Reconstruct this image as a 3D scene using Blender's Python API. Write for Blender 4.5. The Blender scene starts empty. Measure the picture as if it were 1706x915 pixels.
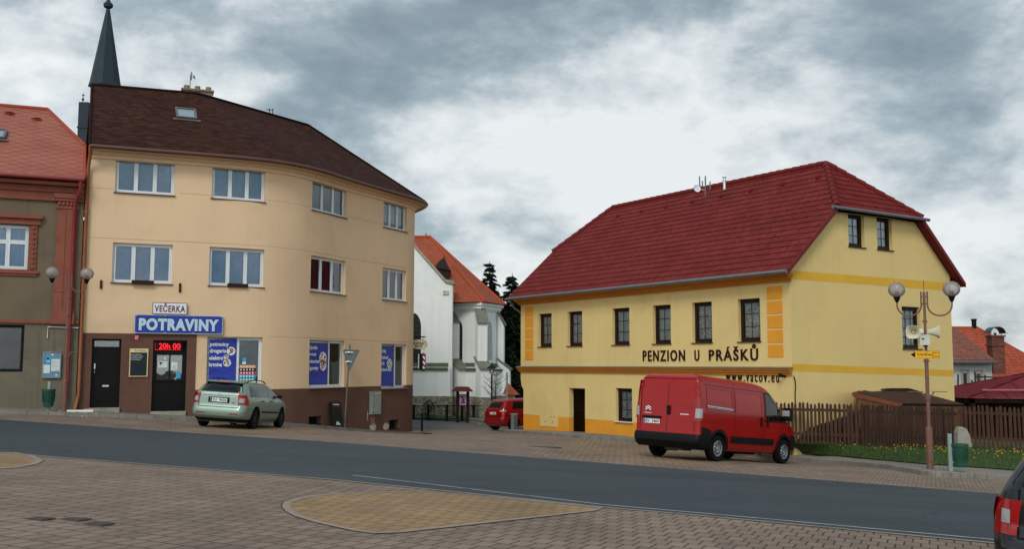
import bpy, bmesh, math, random
from mathutils import Vector as V, Matrix as MX
from mathutils.geometry import tessellate_polygon
random.seed(7)
sc = bpy.context.scene
col = sc.collection
R = math.radians

# ------------------------------------------------------------------ camera
PITCH, ROLL, FPX = R(5.3), .0024, 1640.0
cam_d = bpy.data.cameras.new('camera'); cam = bpy.data.objects.new('camera', cam_d); col.objects.link(cam)
cam_d.sensor_width = 36; cam_d.lens = FPX / 1706 * 36; cam_d.clip_start = .1; cam_d.clip_end = 3000
cam.matrix_world = MX.Rotation(math.pi/2 + PITCH, 4, 'X') @ MX.Rotation(ROLL, 4, 'Z')
sc.camera = cam
sc.render.resolution_x, sc.render.resolution_y = 1024, 550

# ------------------------------------------------------------------ world, sun, exposure
SUN_EL, SUN_AZ = R(42), R(192)      # azimuth measured clockwise from +Y: high behind the camera
w = bpy.data.worlds.new('World'); sc.world = w; w.use_nodes = True
N, L = w.node_tree.nodes, w.node_tree.links
N.clear()
def nd(tree, typ, **kw):
    n = tree.nodes.new(typ)
    for k, v in kw.items():
        if k in n.inputs.keys() if isinstance(k, str) else False: n.inputs[k].default_value = v
        else: setattr(n, k, v)
    return n
def mth(tree, op, a, b=None, c=None, clamp=False):
    n = tree.nodes.new('ShaderNodeMath'); n.operation = op; n.use_clamp = clamp
    for i, x in enumerate((a, b, c)):
        if x is None: continue
        if hasattr(x, 'node'): tree.links.new(x, n.inputs[i])
        else: n.inputs[i].default_value = x
    return n.outputs[0]
def mixc(tree, f, a, b, blend='MIX'):
    n = tree.nodes.new('ShaderNodeMix'); n.data_type = 'RGBA'; n.blend_type = blend; n.clamp_result = False
    for i, x in ((0, f), (6, a), (7, b)):
        if hasattr(x, 'node'): tree.links.new(x, n.inputs[i])
        elif i == 0: n.inputs[0].default_value = x
        else: n.inputs[i].default_value = tuple(x[:3]) + (1,)
    return n.outputs[2]
def ramp(tree, f, stops, interp='LINEAR'):
    n = tree.nodes.new('ShaderNodeValToRGB'); tree.links.new(f, n.inputs[0])
    n.color_ramp.interpolation = interp
    e = n.color_ramp.elements
    while len(e) < len(stops): e.new(.5)
    for el, (p, c) in zip(e, stops):
        el.position = p; el.color = (c, c, c, 1) if isinstance(c, (int, float)) else tuple(c[:3]) + (1,)
    return n.outputs[0]
T = w.node_tree
tc = N.new('ShaderNodeTexCoord'); sep = N.new('ShaderNodeSeparateXYZ'); L.new(tc.outputs['Generated'], sep.inputs[0])
cmb = N.new('ShaderNodeVectorMath'); cmb.operation = 'MULTIPLY'; L.new(tc.outputs['Generated'], cmb.inputs[0]); cmb.inputs[1].default_value = (1, 1, 1.9)
SK1, SK2 = (4.4, 2.9, 1.3), (7.3, 2.2, 5.0)
def wnoise(scale, detail, rough, off, dist=0.0, sc3=(1, 1, 1)):
    mp = N.new('ShaderNodeMapping'); mp.inputs['Location'].default_value = off; mp.inputs['Scale'].default_value = sc3
    L.new(cmb.outputs[0], mp.inputs[0])
    n = N.new('ShaderNodeTexNoise'); n.inputs['Scale'].default_value = scale; n.inputs['Detail'].default_value = detail
    n.inputs['Roughness'].default_value = rough; n.inputs['Distortion'].default_value = dist
    L.new(mp.outputs[0], n.inputs[0]); return n.outputs[0]
big = wnoise(3.4, 2, .5, SK1, .2)
mid = wnoise(4.6, 12, .57, SK2, .12)
fine = wnoise(26, 8, .6, (1.3, 9.2, 0), .2)
low = mth(T, 'MULTIPLY', mth(T, 'SUBTRACT', .20, sep.outputs[2]), .34)      # flat cloud bases hang darker overhead, brighter gaps low down
low = mth(T, 'MAXIMUM', mth(T, 'MINIMUM', low, .05), -.05)
rgt = mth(T, 'MULTIPLY', mth(T, 'MULTIPLY', mth(T, 'MAXIMUM', mth(T, 'MINIMUM', sep.outputs[0], .5), 0.0), mth(T, 'MAXIMUM', mth(T, 'SUBTRACT', sep.outputs[2], .2), 0.0)), -.9)
cl = mth(T, 'ADD', mth(T, 'ADD', mth(T, 'MULTIPLY', big, .30), low), mth(T, 'ADD', mth(T, 'ADD', mth(T, 'MULTIPLY', mid, .60), mth(T, 'MULTIPLY', fine, .11)), rgt))
KC = 5.5
def kc(r, g, b): return tuple(KC * (x / 255) ** 2.2 for x in (r, g, b))
e_ = None
cr_ = N.new('ShaderNodeValToRGB'); L.new(cl, cr_.inputs[0])
els = cr_.color_ramp.elements
stops = [(.30, (108, 122, 130)), (.40, (134, 149, 156)), (.45, (158, 171, 177)), (.478, (180, 189, 193)), (.505, (200, 207, 209)), (.56, (226, 229, 228))]
while len(els) < len(stops): els.new(.5)
for el, (p, c) in zip(els, stops): el.position = p; el.color = tuple((x / 255) ** 2.2 for x in c) + (1,)
# overcast sky: brighter towards the zenith and towards the hidden sun
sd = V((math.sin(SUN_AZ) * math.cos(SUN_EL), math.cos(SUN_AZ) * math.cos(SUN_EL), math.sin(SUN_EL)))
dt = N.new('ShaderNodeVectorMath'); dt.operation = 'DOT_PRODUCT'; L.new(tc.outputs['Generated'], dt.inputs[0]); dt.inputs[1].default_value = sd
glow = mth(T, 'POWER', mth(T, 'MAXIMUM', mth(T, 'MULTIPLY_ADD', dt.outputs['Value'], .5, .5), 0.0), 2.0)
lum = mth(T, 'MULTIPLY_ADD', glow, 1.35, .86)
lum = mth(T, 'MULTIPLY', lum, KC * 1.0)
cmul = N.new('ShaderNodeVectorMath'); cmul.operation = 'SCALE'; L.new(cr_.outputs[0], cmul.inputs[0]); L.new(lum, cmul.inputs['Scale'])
sky = N.new('ShaderNodeTexSky'); sky.sky_type = 'NISHITA'; sky.sun_disc = False
sky.sun_elevation = SUN_EL; sky.sun_rotation = SUN_AZ
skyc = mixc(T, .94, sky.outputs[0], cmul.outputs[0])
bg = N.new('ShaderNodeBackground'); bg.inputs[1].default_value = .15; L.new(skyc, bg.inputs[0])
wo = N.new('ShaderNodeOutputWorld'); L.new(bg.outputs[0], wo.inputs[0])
sl = bpy.data.lights.new('sun', 'SUN'); sun = bpy.data.objects.new('sun', sl); col.objects.link(sun)
sl.energy = 1.0; sl.angle = R(18); sl.color = (1, .95, .88)
sun.rotation_euler = sd.to_track_quat('Z', 'Y').to_euler()
sc.view_settings.view_transform = 'Standard'; sc.view_settings.look = 'None'
sc.view_settings.gamma = 1; sc.view_settings.use_curve_mapping = False; sc.view_settings.exposure = 0.50

# ------------------------------------------------------------------ ground shape and photo-to-plan helpers
def H(x, y):
    X = max(-60, min(60, x)); Y = max(-20, min(75, y))
    z = -1.49 - .0461 * X - .0287 * Y
    z -= .56 * math.exp(-((x + 5) / 3.6) ** 2 / 2 - ((y - 46) / 6) ** 2 / 2)
    z -= .17 * math.exp(-((x - 7.9) ** 2 + (y - 30) ** 2) / 7) + .24 * math.exp(-((x - 6) ** 2 + (y - 7) ** 2) / 18)
    z += .11 * math.exp(-((x + 16) ** 2 / 60 + (y - 33) ** 2 / 30))
    return z
def ray(px, py):
    x = (px - 853) / FPX; y = (457.5 - py) / FPX
    return (cam.matrix_world.to_3x3() @ V((x, y, -1)))
def atd(px, py, d):
    r = ray(px, py); return r * (d / r.y)
def gnd(px, py, dz=0.0):
    r = ray(px, py); f = lambda d: r.z * d / r.y - H(r.x * d / r.y, d) - dz
    d = 3.0
    while d < 140 and f(d) > 0: d += .25
    lo, hi = d - .25, d
    for _ in range(25):
        m = (lo + hi) / 2
        if f(m) > 0: lo = m
        else: hi = m
    return r * (lo / r.y)

# ------------------------------------------------------------------ materials
def S(c, k=1.0): return tuple(min(1, k * ((x / 255) ** 2.2)) for x in c)
MATS = {}
def base(name):
    m = bpy.data.materials.new(name); m.use_nodes = True
    t = m.node_tree; b = t.nodes['Principled BSDF']
    return m, t, b
def coords(t, uv=False, scale=(1, 1, 1), rot=0, obj=True):
    c = t.nodes.new('ShaderNodeTexCoord'); mp = t.nodes.new('ShaderNodeMapping')
    mp.inputs['Scale'].default_value = scale; mp.inputs['Rotation'].default_value = (0, 0, rot)
    t.links.new(c.outputs['UV' if uv else 'Object'], mp.inputs[0]); return mp.outputs[0]
def noise(t, vec, scale, detail=5, rough=.55, dist=0):
    n = t.nodes.new('ShaderNodeTexNoise'); n.inputs['Scale'].default_value = scale; n.inputs['Detail'].default_value = detail
    n.inputs['Roughness'].default_value = rough; n.inputs['Distortion'].default_value = dist
    t.links.new(vec, n.inputs[0]); return n.outputs[0]
def bump(t, b, h, strength, dist=.01):
    n = t.nodes.new('ShaderNodeBump'); n.inputs['Strength'].default_value = strength; n.inputs['Distance'].default_value = dist
    t.links.new(h, n.inputs['Height']); t.links.new(n.outputs[0], b.inputs['Normal'])
def pm(name, c, rough=.85, var=.10, scale=1.2, bmp=0, bs=40, metal=0, spec=.2, coat=0, stain=None, streak=0, alpha=None):
    if name in MATS: return MATS[name]
    m, t, b = base(name)
    c = S(c) if max(c) > 1.01 else c
    v = coords(t)
    n = noise(t, v, scale, 6)
    f = ramp(t, n, [(.3, 0), (.7, 1)])
    lo = tuple(x * (1 - var) for x in c); hi = tuple(min(1, x * (1 + var)) for x in c)
    out = mixc(t, f, lo, hi)
    if stain:
        sc_, ss, amt = stain
        n2 = noise(t, v, ss, 8, .65, .5)
        out = mixc(t, mth(t, 'MULTIPLY', ramp(t, n2, [(.52, 0), (.72, 1)]), amt), out, S(sc_))
    if streak:
        vs = coords(t, scale=(3.5, 3.5, .12)); n3 = noise(t, vs, 1.6, 6, .6)
        out = mixc(t, mth(t, 'MULTIPLY', ramp(t, n3, [(.5, 0), (.75, 1)]), streak), out, tuple(x * .45 for x in c))
    t.links.new(out, b.inputs['Base Color'])
    b.inputs['Roughness'].default_value = rough; b.inputs['Metallic'].default_value = metal
    b.inputs['Specular IOR Level'].default_value = spec; b.inputs['Coat Weight'].default_value = coat; b.inputs['Coat Roughness'].default_value = .06
    if bmp: bump(t, b, noise(t, v, bs, 4), bmp, .01)
    MATS[name] = m; return m
def emit(name, c, k):
    m, t, b = base(name); b.inputs['Base Color'].default_value = S(c) + (1,)
    b.inputs['Emission Color'].default_value = S(c) + (1,); b.inputs['Emission Strength'].default_value = k; return m
def glassm(name, refl=.22, tint=(.9, .95, .97), dark=0):
    m, t, b = base(name); t.nodes.remove(b)
    g = t.nodes.new('ShaderNodeBsdfGlossy'); g.inputs['Roughness'].default_value = .015; g.inputs['Color'].default_value = (.92, .96, 1, 1)
    tr = t.nodes.new('ShaderNodeBsdfTransparent'); tr.inputs[0].default_value = tint + (1,)
    v = coords(t); n = t.nodes.new('ShaderNodeBump'); n.inputs['Strength'].default_value = .25; n.inputs['Distance'].default_value = .01
    t.links.new(noise(t, v, 1.6, 2), n.inputs['Height']); t.links.new(n.outputs[0], g.inputs['Normal'])
    fr = t.nodes.new('ShaderNodeFresnel'); fr.inputs[0].default_value = 1.5
    mx = t.nodes.new('ShaderNodeMixShader'); t.links.new(mth(t, 'ADD', fr.outputs[0], refl, clamp=True), mx.inputs[0])
    t.links.new(tr.outputs[0], mx.inputs[1]); t.links.new(g.outputs[0], mx.inputs[2])
    t.links.new(mx.outputs[0], t.nodes['Material Output'].inputs[0]); return m
def brickm(name, c1, c2, mort, bw, rh, ms, rot=0, uv=False, bmp=.5, rough=.85, off=.5, var=.25, vs=.5, stain=None):
    m, t, b = base(name)
    v = coords(t, uv=uv, rot=rot)
    n = t.nodes.new('ShaderNodeTexBrick'); n.inputs['Scale'].default_value = 1; n.inputs['Brick Width'].default_value = bw
    n.inputs['Row Height'].default_value = rh; n.inputs['Mortar Size'].default_value = ms; n.inputs['Mortar Smooth'].default_value = .2
    n.offset = off
    n.inputs['Color1'].default_value = S(c1) + (1,); n.inputs['Color2'].default_value = S(c2) + (1,); n.inputs['Mortar'].default_value = S(mort) + (1,)
    t.links.new(v, n.inputs[0])
    big = ramp(t, noise(t, v, vs, 8, .6), [(.3, 1 - var), (.7, 1 + var * .6)])
    out = mixc(t, 1, n.outputs[0], big, 'MULTIPLY')
    sp = ramp(t, noise(t, v, 55, 3), [(.3, .88), (.7, 1.12)])
    out = mixc(t, 1, out, sp, 'MULTIPLY')
    if not uv:
        out = mixc(t, mth(t, 'MULTIPLY', ramp(t, noise(t, v, .9, 9, .7, 1.2), [(.55, 0), (.75, 1)]), .22), out, S((168, 150, 130)))
    if stain:
        out = mixc(t, mth(t, 'MULTIPLY', ramp(t, noise(t, v, stain[1], 8, .7, .6), [(.56, 0), (.70, 1)]), stain[2]), out, S(stain[0]))
    t.links.new(out, b.inputs['Base Color']); b.inputs['Roughness'].default_value = rough; b.inputs['Specular IOR Level'].default_value = .3
    hgt = mth(t, 'ADD', mth(t, 'MULTIPLY', mth(t, 'SUBTRACT', 1, n.outputs[1]), 1.0), mth(t, 'MULTIPLY', noise(t, v, 90, 3), .25))
    bump(t, b, hgt, bmp, .006)
    return m
RD = R(-23)      # the road runs along this bearing
pave = brickm('paver_brown', (136, 117, 103), (120, 103, 91), (66, 55, 49), .185, .31, .011, rot=-RD, stain=((80, 72, 68), .35, .55))
pave_tan = brickm('paver_tan', (152, 124, 90), (138, 112, 82), (92, 76, 58), .185, .31, .010, rot=-RD, stain=((104, 90, 74), .5, .5))
pave_tan2 = brickm('paver_faded_tan', (138, 116, 94), (124, 104, 86), (78, 66, 56), .185, .31, .010, rot=-RD, stain=((98, 84, 72), .5, .6))
pave_grey = brickm('paver_grey', (104, 102, 98), (92, 90, 88), (60, 60, 60), .2, .2, .01, rot=.6)
pave_side = brickm('paver_walk', (140, 134, 124), (128, 122, 112), (74, 70, 66), .2, .1, .009, rot=-RD, stain=((86, 84, 78), .6, .5))
kerbm = pm('kerb_stone', (124, 120, 112), .9, .2, 2.5, .3, 60, stain=((84, 78, 70), 1.2, .6))
def asphaltm():
    m, t, b = base('asphalt'); v = coords(t)
    f = ramp(t, noise(t, v, 170, 2, .7), [(.3, 0), (.75, 1)])
    out = mixc(t, f, S((44, 51, 56)), S((70, 77, 82)))
    vs = coords(t, rot=-RD, scale=(.05, 1.0, 1))
    lane = ramp(t, noise(t, vs, 1.1, 5), [(.3, .80), (.7, 1.14)])
    out = mixc(t, 1, out, lane, 'MULTIPLY')
    pt = ramp(t, noise(t, v, .35, 8, .6), [(.3, .86), (.7, 1.1)])
    out = mixc(t, 1, out, pt, 'MULTIPLY')
    ck = t.nodes.new('ShaderNodeTexVoronoi'); ck.feature = 'DISTANCE_TO_EDGE'; ck.inputs['Scale'].default_value = .23
    wv = t.nodes.new('ShaderNodeVectorMath'); wv.operation = 'ADD'; nn = t.nodes.new('ShaderNodeTexNoise'); nn.inputs['Scale'].default_value = 1.3; nn.inputs['Detail'].default_value = 6
    t.links.new(v, nn.inputs[0]); t.links.new(v, wv.inputs[0]); t.links.new(nn.outputs[1], wv.inputs[1]); t.links.new(wv.outputs[0], ck.inputs[0])
    out = mixc(t, mth(t, 'MULTIPLY', mth(t, 'LESS_THAN', ck.outputs[0], .0035), mth(t, 'MULTIPLY', ramp(t, noise(t, v, .22, 2), [(.5, 0), (.56, 1)]), .6)), out, S((34, 37, 40)))
    gr = ramp(t, noise(t, v, 38, 2, .8), [(.70, 0), (.78, 1)]); out = mixc(t, mth(t, 'MULTIPLY', gr, .35), out, S((120, 122, 120)))
    # thin seam between two asphalt lanes, wandering slightly
    sp = t.nodes.new('ShaderNodeSeparateXYZ'); t.links.new(coords(t, rot=-RD), sp.inputs[0])
    wob = mth(t, 'MULTIPLY', mth(t, 'SUBTRACT', noise(t, coords(t, rot=-RD, scale=(.8, 0, 0)), 1, 4), .5), .25)
    seam = mth(t, 'LESS_THAN', mth(t, 'ABSOLUTE', mth(t, 'ADD', mth(t, 'SUBTRACT', sp.outputs[1], 17.35), wob)), .018)
    out = mixc(t, mth(t, 'MULTIPLY', seam, .55), out, S((38, 40, 42)))
    t.links.new(out, b.inputs['Base Color']); b.inputs['Roughness'].default_value = .78; b.inputs['Specular IOR Level'].default_value = .35
    bump(t, b, noise(t, v, 240, 3), .5, .006); return m
asphalt = asphaltm()
whiteline = pm('line_paint', (150, 156, 158), .8, .1, 8, .2, 80, stain=((78, 84, 88), 2.5, .9))
soil = pm('soil', (96, 88, 76), .95, .25, .4, .4, 12, stain=((70, 86, 48), .3, .6))
beige = pm('beige_render', (219, 188, 152), .92, .05, .35, .6, 70, stain=((190, 160, 126), .45, .40), streak=.06)
brown = pm('brown_plinth', (102, 75, 64), .9, .10, .8, .5, 60, stain=((86, 64, 56), 1.4, .55), streak=.22)
grey_render = pm('grey_render', (110, 97, 80), .95, .10, .7, .6, 50, stain=((96, 86, 74), 1.1, .7), streak=.30)
grey_lower = pm('grey_lower', (110, 103, 88), .95, .12, .8, .6, 50, stain=((88, 82, 70), 1.4, .7), streak=.35)
rust = pm('rust_paint', (134, 80, 66), .85, .10, 1.5, .4, 40, stain=((112, 68, 58), 2, .5), streak=.15)
yellow = pm('yellow_render', (217, 190, 128), .9, .06, .3, .6, 80, stain=((188, 164, 108), .45, .45), streak=.09)
orange = pm('orange_render', (216, 146, 52), .88, .07, 1.1, .3, 80)
mustard = pm('mustard_render', (212, 164, 62), .88, .05, 1.1, .3, 80)
moulding = pm('orange_moulding', (186, 118, 48), .8, .08, 1.5)
white = pm('white_plastic', (212, 216, 218), .4, .03, 2, spec=.5)
white_paint = pm('white_paint', (205, 208, 205), .6, .06, 3)
darkwood = pm('dark_brown_frame', (34, 22, 18), .5, .15, 4, spec=.25)
doorwood = pm('black_door', (17, 12, 11), .45, .2, 3, spec=.2)
black = pm('black_plastic', (15, 15, 16), .55, .1, 3, spec=.2)
blackm = pm('black_iron', (14, 15, 16), .55, .1, 3)
rubber = pm('rubber', (15, 15, 15), .85, .15, 5)
steel = pm('grey_steel', (150, 155, 156), .45, .1, 3, metal=.6)
zinc = pm('zinc_gutter', (112, 116, 120), .55, .12, 3, metal=.4)
brown_metal = pm('brown_gutter', (84, 52, 42), .45, .15, 3, spec=.5)
orange_pipe = pm('copper_pipe', (140, 84, 46), .5, .15, 2, spec=.5)
red_pipe = pm('red_pipe', (128, 44, 42), .5, .12, 2, spec=.5)
lamp_brown = pm('lamp_brown', (112, 78, 66), .5, .12, 5, spec=.45)
alu = pm('aluminium', (200, 204, 208), .3, .05, 4, metal=.9)
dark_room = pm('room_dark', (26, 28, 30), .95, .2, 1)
glass = glassm('window_glass', .04)
glass_d = glassm('window_glass_dark', .06, (.93, .95, .95))
curtain = pm('curtain_white', (168, 180, 180), .95, .12, 6)
curtain_sky_reflect = pm('curtain_pale_reflect', (92, 136, 162), .95, .12, 6)  # bluish curtain; the sky mirrored in the panes is put into its colour
curtain_reflect = pm('curtain_reflect', (80, 142, 186), .95, .12, 6)  # stronger blue, again sky reflection carried by the curtain colour
curtain_brown = pm('curtain_brown', (58, 44, 40), .95, .5, 10)
curtain_grey = pm('curtain_grey_green', (104, 116, 112), .95, .15, 6)
curtain_reflect2 = pm('curtain_sky_reflect', (76, 134, 174), .95, .15, 4)  # curtain tinted with the blue the glass would reflect from the sky
curtain_dark = pm('curtain_wine', (70, 40, 48), .95, .4, 14)
blue_sign = pm('sign_blue', (24, 50, 150), .35, .04, 2, spec=.5)
poster_blue = pm('poster_blue', (34, 52, 150), .4, .06, 3, spec=.4)
poster_line = pm('poster_blue_light', (70, 104, 196), .4, .06, 3)
sign_white = pm('sign_white', (214, 222, 226), .4, .03, 3)
txt_dark = pm('letter_dark', (48, 22, 22), .6, .1, 3)
txt_black = pm('letter_black', (20, 18, 18), .6, .1, 3)
txt_red = pm('letter_red', (112, 30, 40), .6, .1, 3)
red_enamel = pm('red_enamel', (150, 30, 32), .4, .05, 4)
paper = pm('paper', (205, 212, 208), .9, .05, 6)
cyan = pm('cyan_print', (60, 160, 200), .6, .05, 6)
chalk = pm('chalkboard', (40, 48, 54), .8, .2, 4)
cream = pm('cream_paint', (214, 196, 140), .7, .05, 4)
ledm = emit('led_red', (255, 24, 34), 1.4)
diamond_m = None
def curtainlace():
    m, t, b = base('curtain_lace'); v = coords(t)
    vo = t.nodes.new('ShaderNodeTexVoronoi'); vo.inputs['Scale'].default_value = 16; t.links.new(v, vo.inputs[0])
    out = mixc(t, ramp(t, vo.outputs[0], [(.15, 0), (.55, 1)]), S((232, 236, 234)), S((146, 154, 150)))
    t.links.new(out, b.inputs['Base Color']); b.inputs['Roughness'].default_value = .95; return m
lace = curtainlace()
def shinglem():
    m, t, b = base('brown_shingle'); v = coords(t, uv=True)
    n = t.nodes.new('ShaderNodeTexBrick'); n.inputs['Scale'].default_value = 1; n.inputs['Brick Width'].default_value = .33
    n.inputs['Row Height'].default_value = .145; n.inputs['Mortar Size'].default_value = .007; n.inputs['Bias'].default_value = -.2
    n.inputs['Color1'].default_value = S((52, 33, 28)) + (1,); n.inputs['Color2'].default_value = S((74, 48, 39)) + (1,); n.inputs['Mortar'].default_value = S((44, 28, 25)) + (1,)
    t.links.new(v, n.inputs[0])
    st = ramp(t, noise(t, coords(t, uv=True, scale=(1.6, 6.9, 1)), 1, 6, .7), [(.35, .72), (.7, 1.3)])
    out = mixc(t, 1, n.outputs[0], st, 'MULTIPLY')
    out = mixc(t, 1, out, ramp(t, noise(t, v, .3, 5), [(.3, .85), (.7, 1.15)]), 'MULTIPLY')
    t.links.new(out, b.inputs['Base Color']); b.inputs['Roughness'].default_value = .95; b.inputs['Specular IOR Level'].default_value = .1
    bump(t, b, mth(t, 'ADD', mth(t, 'SUBTRACT', 1, n.outputs[1]), noise(t, v, 60, 4)), .6, .01); return m
shingle = shinglem()
def tilem(name, c1, c2, sp=.5, rough=.5):
    m, t, b = base(name); v = coords(t, uv=True)
    out = mixc(t, ramp(t, noise(t, v, .8, 9, .75), [(.35, 0), (.65, 1)]), S(c1), S(c2))
    cells = noise(t, coords(t, uv=True, scale=(4.8, 3, 1)), 1, 1)
    out = mixc(t, 1, out, ramp(t, cells, [(.35, .80), (.65, 1.16)]), 'MULTIPLY')
    t.links.new(out, b.inputs['Base Color']); b.inputs['Roughness'].default_value = rough; b.inputs['Specular IOR Level'].default_value = sp
    bump(t, b, noise(t, v, 90, 3), .2, .004); return m
red_tile = tilem('red_roof_tile', (94, 31, 29), (112, 42, 38), .15, .7)
clay_tile = tilem('clay_roof_tile', (140, 62, 42), (160, 78, 54), .3, .75)
clay_old = tilem('old_clay_tile', (112, 68, 56), (134, 86, 70), .3, .8)
rib_clay = tilem('small_clay_tile', (176, 86, 50), (196, 104, 64), .3, .8)
def diamondm():
    m, t, b = base('diamond_roof'); v = coords(t, uv=True)
    sp = t.nodes.new('ShaderNodeSeparateXYZ'); t.links.new(v, sp.inputs[0])
    A, B = .62, .40
    a = mth(t, 'DIVIDE', sp.outputs[0], A); c = mth(t, 'DIVIDE', sp.outputs[1], B)
    def ln(s): 
        q = mth(t, 'ADD', a, c) if s > 0 else mth(t, 'SUBTRACT', a, c)
        fr = mth(t, 'FRACT', mth(t, 'ADD', q, 100)); return mth(t, 'ABSOLUTE', mth(t, 'SUBTRACT', fr, .5))
    d = mth(t, 'MAXIMUM', ln(1), ln(-1))
    line = ramp(t, d, [(.455, 0), (.475, 1)])
    out = mixc(t, ramp(t, noise(t, v, 1.0, 6), [(.3, 0), (.7, 1)]), S((134, 68, 50)), S((154, 84, 63)))
    out = mixc(t, mth(t, 'MULTIPLY', line, .8), out, S((78, 30, 28)))
    t.links.new(out, b.inputs['Base Color']); b.inputs['Roughness'].default_value = .6
    bump(t, b, mth(t, 'SUBTRACT', 1, line), .8, .02); return m
diamond = diamondm()
def stonem(name='rubble_stone', c1=(104, 98, 84), c2=(140, 132, 114), mort=(176, 170, 150), sc_=3.2):
    m, t, b = base(name); v = coords(t, scale=(1, 1, 1.5))
    nz = t.nodes.new('ShaderNodeVectorMath'); nz.operation = 'ADD'
    n0 = t.nodes.new('ShaderNodeTexNoise'); n0.inputs['Scale'].default_value = 2; t.links.new(v, n0.inputs[0])
    s_ = t.nodes.new('ShaderNodeVectorMath'); s_.operation = 'SCALE'; t.links.new(n0.outputs[1], s_.inputs[0]); s_.inputs['Scale'].default_value = .25
    t.links.new(v, nz.inputs[0]); t.links.new(s_.outputs[0], nz.inputs[1])
    vo = t.nodes.new('ShaderNodeTexVoronoi'); vo.feature = 'DISTANCE_TO_EDGE'; vo.inputs['Scale'].default_value = sc_; t.links.new(nz.outputs[0], vo.inputs[0])
    vc = t.nodes.new('ShaderNodeTexVoronoi'); vc.inputs['Scale'].default_value = sc_; t.links.new(nz.outputs[0], vc.inputs[0])
    g = t.nodes.new('ShaderNodeRGBToBW'); t.links.new(vc.outputs[1], g.inputs[0])
    st = mixc(t, g.outputs[0], S(c1), S(c2)); st = mixc(t, 1, st, ramp(t, noise(t, v, 8, 6), [(.3, .6), (.7, 1.3)]), 'MULTIPLY')
    e = ramp(t, vo.outputs[0], [(.02, 0), (.08, 1)])
    out = mixc(t, e, S(mort), st); t.links.new(out, b.inputs['Base Color']); b.inputs['Roughness'].default_value = .95
    bump(t, b, e, .9, .04); return m
stone = stonem()
brickred = brickm('chimney_brick', (138, 78, 60), (110, 58, 46), (120, 104, 92), .25, .075, .012, uv=False, bmp=.6)
def chimneybrick():
    m, t, b = base('brick_upright'); c = t.nodes.new('ShaderNodeTexCoord'); sp = t.nodes.new('ShaderNodeSeparateXYZ'); t.links.new(c.outputs['Object'], sp.inputs[0])
    cb = t.nodes.new('ShaderNodeCombineXYZ'); t.links.new(mth(t, 'ADD', sp.outputs[0], sp.outputs[1]), cb.inputs[0]); t.links.new(sp.outputs[2], cb.inputs[1])
    n = t.nodes.new('ShaderNodeTexBrick'); n.inputs['Scale'].default_value = 1; n.inputs['Brick Width'].default_value = .27; n.inputs['Row Height'].default_value = .1; n.inputs['Mortar Size'].default_value = .012
    n.inputs['Color1'].default_value = S((132, 78, 62)) + (1,); n.inputs['Color2'].default_value = S((98, 56, 46)) + (1,); n.inputs['Mortar'].default_value = S((72, 58, 52)) + (1,)
    t.links.new(cb.outputs[0], n.inputs[0]); t.links.new(n.outputs[0], b.inputs['Base Color']); b.inputs['Roughness'].default_value = .95
    bump(t, b, mth(t, 'SUBTRACT', 1, n.outputs[1]), .6, .02); return m
brick_up = chimneybrick()
church_white = pm('church_lime', (228, 231, 227), .95, .04, .3, .25, 20, stain=((200, 205, 198), .6, .4), streak=.18)
slate = pm('spire_metal', (44, 54, 62), .6, .12, .4, streak=.2)
copper = pm('green_copper', (74, 84, 66), .7, .25, 2)
wood_fence = pm('fence_wood', (74, 54, 44), .9, .28, 2.5, .4, 30, streak=.35)
wood_fence2 = pm('fence_wood_dark', (58, 43, 36), .85, .25, 2.5, .4, 30, streak=.35)
felt = pm('roof_felt', (64, 46, 40), .9, .2, 1.5, .3, 40)
maroon = pm('maroon_sheet', (104, 34, 40), .55, .06, 1, spec=.2)
green_pl = pm('green_plastic', (34, 74, 60), .5, .1, 4, spec=.4)
concrete = pm('concrete', (146, 142, 130), .95, .15, 3, .5, 40, stain=((96, 96, 84), 4, .5))
def globem():
    m, t, b = base('smoked_globe'); t.nodes.remove(b)
    g = t.nodes.new('ShaderNodeBsdfGlossy'); g.inputs['Roughness'].default_value = .08
    tr = t.nodes.new('ShaderNodeBsdfTransparent'); tr.inputs[0].default_value = (.86, .80, .78, 1)
    di = t.nodes.new('ShaderNodeBsdfTranslucent'); di.inputs[0].default_value = (.80, .74, .72, 1)
    d2 = t.nodes.new('ShaderNodeBsdfDiffuse'); d2.inputs[0].default_value = (.66, .60, .58, 1)
    m0 = t.nodes.new('ShaderNodeMixShader'); m0.inputs[0].default_value = .5; t.links.new(di.outputs[0], m0.inputs[1]); t.links.new(d2.outputs[0], m0.inputs[2])
    m1 = t.nodes.new('ShaderNodeMixShader'); m1.inputs[0].default_value = .55; t.links.new(tr.outputs[0], m1.inputs[1]); t.links.new(m0.outputs[0], m1.inputs[2])
    fr = t.nodes.new('ShaderNodeFresnel'); fr.inputs[0].default_value = 1.35
    m2 = t.nodes.new('ShaderNodeMixShader'); t.links.new(fr.outputs[0], m2.inputs[0]); t.links.new(m1.outputs[0], m2.inputs[1]); t.links.new(g.outputs[0], m2.inputs[2])
    t.links.new(m2.outputs[0], t.nodes['Material Output'].inputs[0]); return m
globe = globem()
horn = pm('loudspeaker_cream', (196, 190, 164), .45, .04, 5, spec=.4)
sign_yellow = pm('sign_yellow', (232, 170, 30), .4, .04, 5, spec=.4)
sign_back = pm('sign_back_grey', (96, 108, 106), .5, .08, 3, metal=.3)
cabinet_grey = pm('cabinet_grey', (134, 144, 136), .6, .1, 5, stain=((176, 182, 172), 8, .5))

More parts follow.
